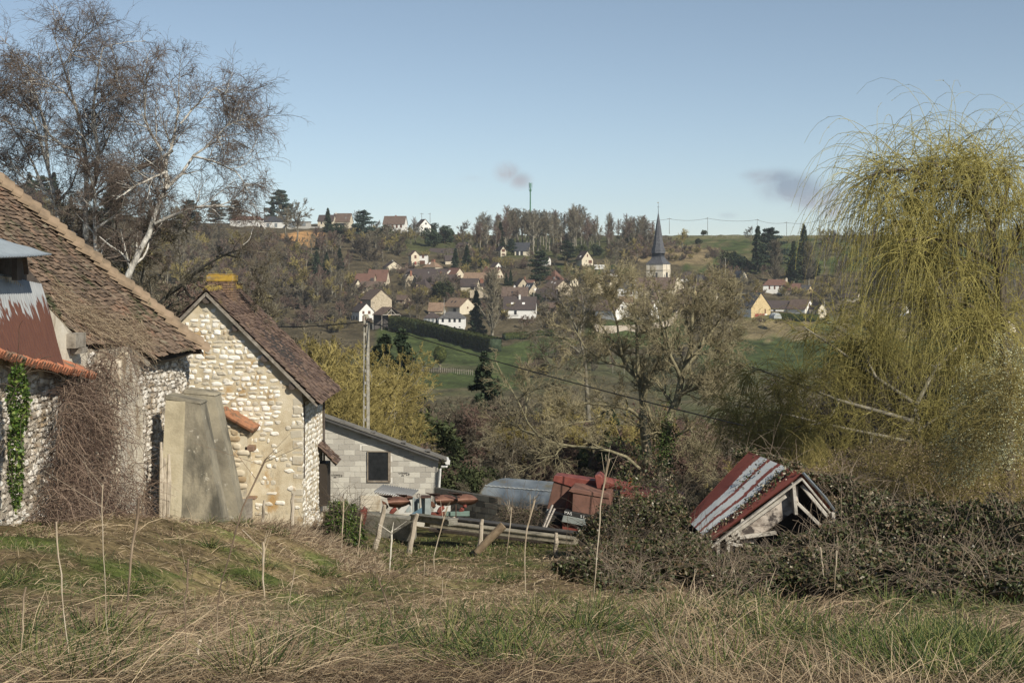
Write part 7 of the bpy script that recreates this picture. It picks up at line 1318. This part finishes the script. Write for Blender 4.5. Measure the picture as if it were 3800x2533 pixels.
def mid(kind, px, d, top, label, cat='shrub', name=None, group=None, wide=1.0, v=None, rz=None):
    x = (px - CX) / F * d; g = float(ground(x, d)); H = (CY - top) / F * d - g; b = dict(olive=7, brown=5, ever=3.0, spruce=8)[kind]; s = H / b; me = MT[kind][(v if v is not None else random.randrange(9)) % len(MT[kind])]
    return put(me, name or dict(olive='willow_shrub', brown='bare_shrub', ever='ivy_mass', spruce='spruce_tree')[kind], x, d, s, label, cat, group, rz=rz, sxy=s * wide, z=g + (1.5 * s if kind == 'ever' else 0))
for px, d, top in ((1010, 72, 1150), (1080, 66, 1120), (1160, 70, 1085), (1230, 66, 1110), (1310, 72, 1130), (1380, 70, 1210), (1120, 78, 1060), (1270, 80, 1090), (1190, 62, 1250), (1050, 62, 1260), (1300, 62, 1290)): mid('olive', px, d, top, 'olive yellow willow scrub behind the roof of the stone house', group='olive willow scrub', wide=1.0)
rng_m = random.Random(5)
for i in range(34):
    px = rng_m.uniform(1400, 2080); d = rng_m.uniform(57, 92); top = np.interp(px, [1400, 1550, 1700, 1800, 1900, 2080], [1330, 1360, 1430, 1480, 1500, 1540]) + (92 - d) * 7 + rng_m.uniform(-30, 60)
    mid('brown', px, d, min(top, 1760), 'tangled bare shrub in the thicket between the block shed and the arched shelter', group='thicket behind the sheds', wide=1.25)
for i in range(26):
    px = rng_m.uniform(2060, 2760); d = rng_m.uniform(50, 72); mid('brown', px, d, 1640 + rng_m.uniform(-40, 110) + (72 - d) * 3, 'tangled bare shrub round the feet of the big bare trees', group='undergrowth below the big bare trees', wide=1.25)
for i in range(36):
    px = rng_m.uniform(1880, 2760); d = rng_m.uniform(66, 105); mid('olive' if i % 4 == 0 else 'brown', px, d, 1480 + rng_m.uniform(-60, 120) - (d - 66) * 1.5, 'bare olive brown shrub in the scrub behind the big bare trees', group='scrub behind the big bare trees', wide=1.3)
for i in range(18):
    px = rng_m.uniform(1400, 1900); d = rng_m.uniform(85, 120); mid('brown', px, d, 1400 + rng_m.uniform(-40, 80), 'bare shrub on the slope beyond the block shed roof', group='scrub beyond the block shed', wide=1.3)
for i in range(24):
    px = rng_m.uniform(2700, 3800); d = rng_m.uniform(44, 66); mid('olive' if i % 3 else 'brown', px, d, 1570 + rng_m.uniform(-70, 130) + (66 - d) * 3, 'bare shrub in the thicket below the low spreading willow', group='thicket below the willows', wide=1.2)
for i in range(16):
    px = rng_m.uniform(3050, 3850); d = rng_m.uniform(70, 110); mid('brown', px, d, rng_m.uniform(1130, 1330), 'dark bare shrub seen through the strands of the tall willow', group='shrubs behind the tall willow', wide=1.2, v=3)
for i in range(30):
    px = rng_m.uniform(640, 1010); d = rng_m.uniform(60, 130); mid('brown', px, d, rng_m.uniform(960, 1180), 'tall bare shrub between the barn roof and the hillside', group='scrub behind the brick chimney', wide=1.2)
for i in range(26):
    px = rng_m.uniform(-60, 640); d = rng_m.uniform(75, 160); mid('brown', px, d, rng_m.uniform(760, 930), 'dense bare undergrowth tree behind the birch trunks', group='undergrowth behind the birches', wide=1.1, v=rng_m.choice((0, 1, 3)))
for kd, px, d, top, lab, cat in (('spruce', 1490, 112, 1215, 'ragged dark conifer right of the concrete pole', 'conifer'), ('spruce', 1425, 118, 1235, 'shaggy dark conifer close beside the concrete pole', 'conifer'), ('spruce', 1802, 105, 1300, 'dark spruce standing alone above the thicket', 'conifer'), ('spruce', 2270, 80, 1500, 'small ragged conifer left of the straight pale trunk', 'conifer'),
                                 ('ever', 1560, 75, 1500, 'dark ivy covered mass in the thicket', 'ivy'), ('ever', 1700, 60, 1680, 'dark ivy clump right of the white gutter', 'ivy'), ('ever', 2230, 70, 1600, 'dark bush behind the half fallen tree', 'bush'), ('spruce', 3620, 62, 1050, 'dark conifer mass behind the tall willow trunk', 'conifer')):
    mid(kd, px, d, top, lab, cat, wide=1.25 if kd == 'spruce' else 1.0)
# ------------------------------------------------------------------ brambles, vines and grass in front
bramble = mat('bramble_leaves', [(.035, .045, .015), (.06, .075, .025), (.12, .075, .045), (.22, .19, .13), (.48, .46, .38)], pos=[.2, .42, .6, .8, .93], scale=3, attr=True, attrmix=.85, rough=.55)
ivyleaf = mat('ivy_leaves', [(.03, .055, .012), (.07, .13, .02), (.16, .20, .05)], scale=4, attr=True, attrmix=.8, rough=.5); m_cane = vmat('bramble_canes', (.10, .08, .062), (.22, .175, .13)); m_dry = mat('dry_stems', [(.13, .09, .06), (.27, .20, .13), (.42, .34, .24)], scale=3, attr=True, attrmix=.8)
def brambles(name, blobs, n, label, size=.045, canes=500, kind='stuff', m=None, seed=0, cat='brambles', cl=1.1, mc=None, cr=.007):
    rng = np.random.default_rng(seed); area = np.array([b[2] * b[3] for b in blobs], float); area /= area.sum(); C = []; K = []
    for b, a in zip(blobs, area):
        px, py, rx, ry, d, dep = b; k = int(n * a); v = norm(rng.normal(0, 1, (k, 3))); az = np.arctan2(v[:, 2], v[:, 0]); r = rng.uniform(.62, 1.0, k) ** .5 * (.55 + .8 * fbm(az * 3.5 + px, v[:, 1] * 3 + py)); c = P(px, py, d) + v * r[:, None] * np.array([rx * d / F, dep, ry * d / F]); C.append(c)
        kk = int(canes * a); v = norm(rng.normal(0, 1, (kk, 3)) + (0, -.4, .2)); K.append(P(px, py, d) + v * rng.uniform(.5, .95, (kk, 1)) * np.array([rx * d / F, dep, ry * d / F]))
    C = np.concatenate(C); C = C[C[:, 2] > ground(C[:, 0], C[:, 1]) - .05]; lv = leafquads(C, size, rng, up=.5, aspect=.65); parts = [(*lv, 0)]; tone = np.repeat(np.clip(rng.beta(1.6, 2.2, len(C)) , 0, 1), 4)
    K = np.concatenate(K); k = len(K); D = norm(rng.normal(0, 1, (k, 3)) + (0, 0, .6)); pts = [K]; st = cl / 7
    for i in range(7): D = norm(D + rng.normal(0, .12, (k, 3)) + (0, 0, -.16)); pts.append(pts[-1] + D * st * rng.uniform(.6, 1.3, (k, 1)))
    S = np.stack(pts, 1); V, Q = tubes(S, np.full(S.shape[:2], cr) * np.linspace(1, .5, 8), 3); parts.append((V, Q, 1)); tone = np.concatenate([tone, np.zeros(len(V))])
    V, Q, M = merge(parts); return tag(link(name, mesh_np(name, V, Q, None, [m or bramble, mc or m_cane], mq=M, attr=tone)), label, cat, None, kind)
brambles('bramble_thicket', [(2390, 1960, 190, 120, 38.5, 1.6), (2260, 1990, 120, 90, 38, 1.2), (2500, 2000, 120, 120, 37.5, 1.4), (2470, 1890, 100, 70, 40.5, .9), (2280, 2070, 170, 70, 34, 1.2), (2450, 2090, 220, 90, 31, 1.6), (2180, 2110, 130, 45, 29, .9), (2560, 2090, 90, 120, 33, 1.0)], 52000, 'dark bramble thicket swallowing the harvester left of the tin roof shed', .05, 1200, seed=1)
brambles('bramble_thicket', [(2820, 2105, 170, 75, 31.8, 1.2), (2990, 2060, 130, 80, 33.0, .9), (3090, 2050, 140, 110, 32.4, 1.0), (3230, 1980, 200, 150, 34.5, 2), (3480, 2030, 260, 180, 34, 2.2), (3720, 2040, 200, 200, 33, 2), (3200, 2110, 300, 80, 29.5, 1.4), (3600, 2130, 320, 90, 28, 1.6), (2960, 2130, 160, 50, 29.5, .9)], 105000, 'wide dark bramble thicket burying the right side of the tin roof shed', .05, 2000, seed=2)
brambles('bare_bramble_bank', [(3150, 1830, 220, 130, 40, 2), (3380, 1790, 260, 170, 42, 2.5), (3640, 1800, 240, 200, 41, 2.5), (3250, 1720, 200, 70, 44, 2)], 30000, 'greyish bank of bare brambles and buds behind the tin roof shed', .03, 2200, seed=3, m=m_dry, cl=1.8, cr=.005, mc=m_twig_o)
brambles('roof_bramble', [(2770, 1680, 50, 20, 38.5, .4), (2850, 1700, 60, 13, 37.9, .3), (2930, 1728, 60, 13, 36.8, .3), (3010, 1770, 45, 16, 35.2, .3), (3100, 1800, 90, 40, 37, .6)], 5000, 'bramble creeping over the ridge of the tin roof shed', .045, 160, kind=None, seed=4, cat='bramble')
rf_ = np.random.default_rng(77); fb_ = [(px_, py_, rf_.uniform(50, 120), rf_.uniform(18, 42), float(np.interp(py_, [2080, 2250], [31.5, 22])), .6) for px_, py_ in zip(rf_.uniform(2080, 3850, 26), rf_.uniform(2105, 2215, 26))]
brambles('low_brambles', fb_, 26000, 'ragged low bramble clumps creeping into the straw before the thickets', .05, 1300, seed=15, cl=.9, cr=.006)
rg = np.random.default_rng(12)
def roof_runner():
    R0, R1 = P(2975, 1757, 34.0), P(2780, 1675, 37.9); E0, E1 = P(2635, 2010, 34.0), P(2545, 1925, 37.3); n = 900; t = rg.random(n); s = .15 + .03 * np.sin(t * 7) + rg.normal(0, .028 + .03 * (1 - t), n); s2 = np.where(rg.random(n) < .08, .60 + .06 * rg.normal(0, 1, n), s); s2 = np.clip(s2, 0, 1); t = np.where(s2 > .5, t * .45, t)
    c = (R0 + (R1 - R0) * s2[:, None]) * (1 - t[:, None]) + (E0 + (E1 - E0) * s2[:, None]) * t[:, None] + np.array([-.03, 0, .05]) + rg.normal(0, .03, (n, 3)); keep = rg.random(n) < (1.0 - .75 * t); leafy('creeping_bramble', c[keep], .042, bramble, 'thin bramble runner trailing down the striped tin roof', 'bramble', 'stuff')
roof_runner()
brambles('bramble_stems', [(2330, 1900, 60, 190, 37, .8), (2430, 1880, 90, 230, 38, .8), (2500, 1950, 60, 150, 38, .8)], 3500, 'tall upright brown stems rising from the brambles beside the harvester', .04, 60, seed=6, cat='stems')
brambles('pussy_willow', [(3640, 1560, 130, 230, 37, 1.2), (3740, 1500, 80, 260, 36, 1), (3560, 1700, 120, 120, 38, 1)], 8000, 'shrub dotted with pale catkins at the right edge', .024, 900, kind=None, seed=7, cat='shrub', mc=m_twig_o, m=mat('pale_catkins', [(.30, .31, .18), (.52, .52, .36)], attr=True, attrmix=.8), cl=1.3)
brambles('ivy_mound', [(1270, 1930, 74, 72, 41.0, .6), (1300, 1985, 60, 50, 40.6, .5)], 9500, 'rounded mound of dark ivy beside the corner of the stone house', .035, 330, kind=None, m=ivyleaf, seed=8, cat='bush')
brambles('ivy_growth', [(70, 1480, 42, 150, 25.0, .2), (58, 1700, 30, 190, 24.8, .2)], 2600, 'bright green ivy climbing the left end of the barn wall', .04, 40, kind=None, m=ivyleaf, seed=9, cat='ivy')
brambles('wire_weeds', [(1960, 1930, 90, 45, 45.2, .3), (1900, 1910, 60, 35, 45.8, .3)], 900, 'thin dark weeds growing in front of the sooty block wall', .03, 260, kind='stuff', seed=10, cat='weeds', cr=.006)
def stems(name, base, D, ln, nseg, wob, trop, r, rng, m, label, cat, kind='stuff', tone=None, k=3, parent=None, lean=None):
    n = len(base); pts = [base]; d = norm(D); l = (ln / nseg)[:, None] if hasattr(ln, '__len__') else ln / nseg
    for i in range(nseg): d = norm(d + rng.normal(0, wob, (n, 3)) + np.array(trop)); pts.append(pts[-1] + d * l)
    S = np.stack(pts, 1); R = (r[:, None] if hasattr(r, '__len__') else r) * np.linspace(1, .45, nseg + 1)[None] * np.ones((n, 1)); V, Q = tubes(S, R, k); t = rng.random(n) if tone is None else tone
    return tag(link(name, mesh_np(name, V, Q, None, [m], attr=np.repeat(t, (nseg + 1) * k)), parent), label, cat, None, kind)
def vines():
    rng = np.random.default_rng(14); poly = [(225, 1420), (330, 1350), (440, 1285), (510, 1290), (470, 1500), (470, 1650), (520, 1800), (590, 1960), (560, 2010), (140, 2010), (170, 1900), (205, 1650)]; pts = []
    while len(pts) < 5200:
        p = rng.uniform([130, 1280], [600, 2010]); 
        if in_poly(p[None], poly)[0]: x = -9.2 + rng.uniform(0, .5) + (.5 if p[1] > 1800 else 0) * rng.random(); pts.append(on_x(p[0], p[1], x))
    b = np.array(pts); D = rng.normal(0, .5, (len(b), 3)) + (0.1, 0, -.25); stems('dry_vine', b, D, rng.uniform(.35, 1.1, len(b)), 6, .3, (0, 0, -.13), rng.uniform(.004, .009, len(b)), rng, mat('dry_vine_stems', [(.07, .045, .035), (.15, .10, .075), (.27, .20, .15)], attr=True, attrmix=.85), 'dense curtain of dry brown vine hanging down the barn wall', 'vine', kind='stuff')
    n = 1500; q = np.stack([rng.uniform(180, 640, n), np.zeros(n)], 1); q[:, 1] = np.interp(q[:, 0], [180, 300, 420, 480, 560, 640], [1090, 1190, 1240, 1240, 1290, 1290]) + rng.normal(0, 30, n) - 10; K = np.array([-8.35, 38.0, -2.16]); t48 = math.tan(math.radians(48)); nn = np.array([t48, -.07 * t48, 1]); q = q[q[:, 0] < 520]
    b = np.array([on_plane(x, y, K, nn) for x, y in q]) + nn * .04; D = rng.normal(0, .4, (len(b), 3)) + (.7, .2, -.7); stems('roof_vine', b, D, rng.uniform(.3, .9, len(b)), 5, .22, (0, 0, -.05), .006, rng, m_dry, 'dry vine stems creeping up over the broken eaves of the barn', 'vine', kind='stuff')
vines()
# depth for a row of the photo on the near slope
_dd = np.linspace(4.2, 47, 400); _py = CY - F * ground(np.zeros(400), _dd) / _dd; _o = np.argsort(_py)
def row_depth(py): return np.interp(py, _py[_o], _dd[_o])
def blades(name, n, label, rng, green=False, py0=2010, py1=2760, ln=(.25, .7), incl=(5, 40), dense=None, wmul=1.0, tone_mul=(0, 1), m=None, heading=None, cat='grass'):
    px = rng.uniform(-200, 4000, n); py = py0 + (py1 - py0) * rng.random(n) ** .9; d = row_depth(py); x = (px - CX) / F * d; w = green_mask(x, d); p = w if green else 1 - .88 * w
    if dense is not None: p = p * dense(px, py, x, d)
    k = rng.random(n) < p; px, py, d, x = px[k], py[k], d[k], x[k]; n = len(x); z = ground(x, d)
    h = (fbm(x * .9 + 3, d * .9) - .5) * 12 + rng.normal(0, .95, n) if heading is None else heading(x, d) + rng.normal(0, .5, n)
    e = np.radians(rng.uniform(*incl, n)); L = rng.uniform(*ln, n) * (.7 + .7 * fbm(x * .8, d * .8)) * np.interp(d, [6, 15, 45], [1, .95, .6]); D = np.stack([np.cos(e) * np.cos(h), np.cos(e) * np.sin(h), np.sin(e)], 1); B = np.stack([x, d, z - .01 + rng.random(n) * (.0 if green else .10)], 1)
    W = norm(np.cross(D, np.array([0, 0, 1.])) + rng.normal(0, .35, (n, 3))); wd = np.maximum(.0024, d * .00036) * rng.uniform(.7, 1.5, n) * wmul; pts = [B]; dr = (.10 if green else .22)
    for i in range(3): D = norm(D + np.array([0, 0, -dr]) * (i + .3) + rng.normal(0, .07, (n, 3))); pts.append(pts[-1] + D * (L / 3)[:, None])
    for q in pts[1:]: q[:, 2] = np.maximum(q[:, 2], ground(q[:, 0], q[:, 1]) + .015)
    V = []
    for i, q in enumerate(pts): s = (1, .9, .7, .15)[i]; V += [q - W * (wd * s / 2)[:, None], q + W * (wd * s / 2)[:, None]]
    V = np.stack(V, 1).reshape(-1, 3); q = np.array([(0, 1, 3, 2), (2, 3, 5, 4), (4, 5, 7, 6)]); Q = (np.arange(n)[:, None, None] * 8 + q[None]).reshape(-1, 4)
    t = np.clip(rng.uniform(*tone_mul, n) + .35 * (fbm(x * .7 + 8, d * .6) - .5), 0, 1); return tag(link(name, mesh_np(name, V, Q, None, [m], attr=np.repeat(t, 8))), label, cat, None, 'stuff')
straw = mat('dead_straw', [(.07, .045, .03), (.16, .11, .068), (.29, .215, .13), (.44, .35, .23)], pos=[.12, .4, .66, .92], scale=1, attr=True, attrmix=.92, rough=.7, spec=.25); grass = mat('green_grass_blades', [(.022, .04, .01), (.055, .085, .02), (.11, .135, .035), (.24, .22, .09)], pos=[.15, .45, .7, .92], scale=1, attr=True, attrmix=.9, rough=.55)
rs = np.random.default_rng(99)
blades('dead_grass', 210000, 'matted dead straw covering the foreground meadow', rs, ln=(.07, .30), incl=(0, 38), m=straw)
blades('dead_grass', 42000, 'long bleached straw swept to the right in the left foreground', rs, ln=(.35, .9), incl=(4, 30), m=straw, tone_mul=(.3, 1), heading=lambda x, d: .35 + 2.2 * (fbm(x * .5, d * .5) - .5), dense=lambda px, py, x, d: np.where(px < 1150, .42, .05) * (fbm(x * .8, d * .8) > .47), wmul=1.0)
blades('dead_grass', 16000, 'bundles of bleached straw bent over in the right foreground', rs, ln=(.3, .7), incl=(6, 35), m=straw, tone_mul=(.45, 1), heading=lambda x, d: .5 + 1.2 * np.sin(x * 1.3), dense=lambda px, py, x, d: np.where((px > 2450) & (py > 2050), .8, .05))
blades('green_grass', 260000, 'fresh green grass tufts between the straw', rs, green=True, ln=(.05, .2), incl=(20, 75), m=grass)
blades('yard_grass', 30000, 'short mossy grass of the yard behind the fallen fence', rs, green=False, py0=1985, py1=2070, ln=(.06, .16), incl=(40, 88), m=grass, dense=lambda px, py, x, d: ((px > 1330) & (px < 2250)).astype(float))
def tufts():
    rng = np.random.default_rng(17); S = []; T = []
    for i in range(420):
        px, py = rng.uniform(-100, 3900), 2040 + 520 * rng.random() ** .8; d = float(row_depth(py)); x = (px - CX) / F * d
        gm = float(green_mask(np.array([x]), np.array([d]))[0]); 
        if rng.random() > .15 + gm: continue
        n = int(rng.uniform(60, 160)); b = np.stack([x + rng.normal(0, .10, n), d + rng.normal(0, .10, n), np.zeros(n)], 1); b[:, 2] = ground(b[:, 0], b[:, 1]); o = norm(np.stack([b[:, 0] - x + rng.normal(0, .05, n), b[:, 1] - d + rng.normal(0, .05, n), np.full(n, .12)], 1)); S.append((b, o, rng.uniform(.12, .32, n)))
    b = np.concatenate([s[0] for s in S]); D = np.concatenate([s[1] for s in S]); L = np.concatenate([s[2] for s in S]); stems('grass_tuft', b, D, L, 4, .04, (0, 0, -.12), .0028 + .00012 * b[:, 1], rng, grass, 'taller tussocks of green grass', 'grass')
tufts()
# dry weed brush along the foot of the walls and over the crest
rb = np.random.default_rng(23); n = 15000; px = np.concatenate([rb.uniform(60, 1250, n), rb.uniform(1250, 2500, n // 2), rb.uniform(2550, 3850, n // 2)]); py = np.concatenate([rb.normal(2035, 34, n), rb.normal(2105, 30, n // 2), rb.normal(2170, 40, n // 2)]); py = np.maximum(py, 2003); d = row_depth(py); x = (px - CX) / F * d; k = ~((x > -3.2) & (x < 3.5) & (d > 31)); px, py, d, x = px[k], py[k], d[k], x[k]
B = np.stack([x, d, ground(x, d)], 1); hd = rb.normal(.5, 1.1, len(B)); D = np.stack([np.cos(hd), .6 * np.sin(hd), rb.uniform(.1, 1.3, len(B))], 1); stems('dry_weeds', B, D, rb.uniform(.15, .6, len(B)) * np.where((px > 1250) & (px < 2500), .55, 1), 4, .14, (0, 0, -.14), .0035 + .00012 * d, rb, m_dry, 'tangle of dry brown weeds along the crest before the walls', 'weeds')
# standing dead stalks
stalk_m = mat('pale_stalk', [(.20, .15, .10), (.40, .33, .24), (.56, .50, .40)], scale=8, stretch=(1, 1, .3)); stalk_d = mat('dark_stalk', [(.06, .045, .035), (.18, .13, .09), (.36, .29, .2)], scale=6, stretch=(1, 1, .3))
for pts, r, m_, lab in ([(514, 1850), (486, 2082), (464, 2358)], 8, stalk_d, 'thick dark split stalk in front of the buttress'), ([(540, 1800), (500, 2000), (480, 2150)], 3, stalk_d, 'thin dark stalk crossing the thick split stalk'), ([(699, 2077), (688, 2226), (690, 2540)], 5, stalk_d, 'dark upright stalk left of centre at the bottom edge'), ([(985, 1700), (900, 1880), (818, 2176), (773, 2540)], 5, stalk_d, 'tall leaning stalk with an umbel head before the white gable'), \
    ([(99, 2176), (66, 2540)], 5, stalk_d, 'dark stalk in the bottom left corner'), ([(204, 1933), (265, 2540)], 4, stalk_m, 'long thin pale stalk in the left foreground'), ([(381, 1800), (388, 2200), (417, 2540)], 2.5, stalk_m, 'very thin pale stalk beside the long thin one'), ([(741, 2370), (724, 2540)], 8, stalk_m, 'short thick pale stub at the bottom edge'), ([(1094, 2110), (1061, 2303)], 3, stalk_m, 'pale leaning stalk below the stone house'), ([(978, 2010), (975, 2130), (985, 2253)], 7, stalk_m, 'frayed pale bundle of a stalk below the white gable'), \
    ([(1275, 1860), (1272, 1950), (1266, 2060)], 4, stalk_m, 'pale stalk in front of the ivy mound'), ([(1340, 1910), (1335, 1990), (1323, 2104)], 3.5, stalk_m, 'forked pale stalk right of the ivy mound'), ([(1455, 1966), (1450, 2050), (1443, 2138)], 5, flat('bleached_white_stick', (.62, .58, .5)), 'bleached white stick before the mossy concrete wall'), ([(1660, 1880), (1625, 2000), (1609, 2066), (1617, 2154)], 3.5, stalk_m, 'crooked pale stalk below the plough frame'), ([(1985, 1850), (1955, 1960), (1946, 2066), (1951, 2198)], 5, stalk_m, 'tall pale stalk in front of the long beams'), \
    ([(2262, 1700), (2230, 1850), (2219, 2010), (2203, 2237)], 4.5, stalk_m, 'tallest pale stalk standing before the harvester'), ([(1404, 2132), (1443, 2254), (1476, 2370), (1476, 2540)], 4, stalk_d, 'slanting stalk with a bend at the bottom centre'), ([(1573, 2082), (1576, 2358)], 2, stalk_m, 'hair thin pale stalk in the centre foreground'), ([(1640, 2150), (1628, 2388)], 2, stalk_m, 'second hair thin stalk right of the first one'), ([(1900, 1880), (1888, 1990), (1880, 2060)], 3, stalk_m, 'pale stalk between the round log and the beams'), ([(3045, 2030), (3060, 2190)], 4, stalk_m, 'pale upright stalk right of the tin roof shed'), ([(3105, 2040), (3095, 2200)], 4, stalk_m, 'pale stub at the edge of the wide bramble thicket'):
    d_ = float(row_depth(min(pts[-1][1], 2525))); d_ = min(d_, 38); rr = r / F * d_ * .8; g = MB(); w = resample(np.array([P(x_, y_, d_) for x_, y_ in pts]), 10); g.tube(list(w + rs.normal(0, .004, w.shape)), list(np.linspace(rr, rr * .35, 10)), 6)
    rngk = np.random.default_rng(int(pts[0][0])); top = w[0]
    if len(pts) > 2 and r < 8:
        for q in range(5): e_ = top + np.array([rngk.normal(0, .14), rngk.normal(0, .1), rngk.uniform(.02, .2)]); g.tube([top + (w[2] - top) * rngk.random(), e_], [rr * .35, rr * .15], 3)
    tag(g.obj('dead_stalk', [m_]), lab, 'stalk', 'dead stalks standing in the meadow')
# ------------------------------------------------------------------ the air between here and the far ridge
def haze():
    b = MB(); b.hexa([(-1500, -40, -45), (1500, -40, -45), (1500, 1480, -45), (-1500, 1480, -45)], [(-1500, -40, 75), (1500, -40, 75), (1500, 1480, 75), (-1500, 1480, 75)])
    m = bpy.data.materials.new('thin_haze'); m.use_nodes = True; N, L = m.node_tree.nodes, m.node_tree.links; N.remove(N['Principled BSDF']); v = N.new('ShaderNodeVolumePrincipled')
    v.inputs['Color'].default_value = (.86, .92, 1.0, 1); v.inputs['Density'].default_value = .00013; v.inputs['Anisotropy'].default_value = .2; L.new(v.outputs[0], N['Material Output'].inputs['Volume'])
    tag(b.obj('haze', [m]), 'thin pale haze over the valley', 'haze', None, 'stuff')
haze()
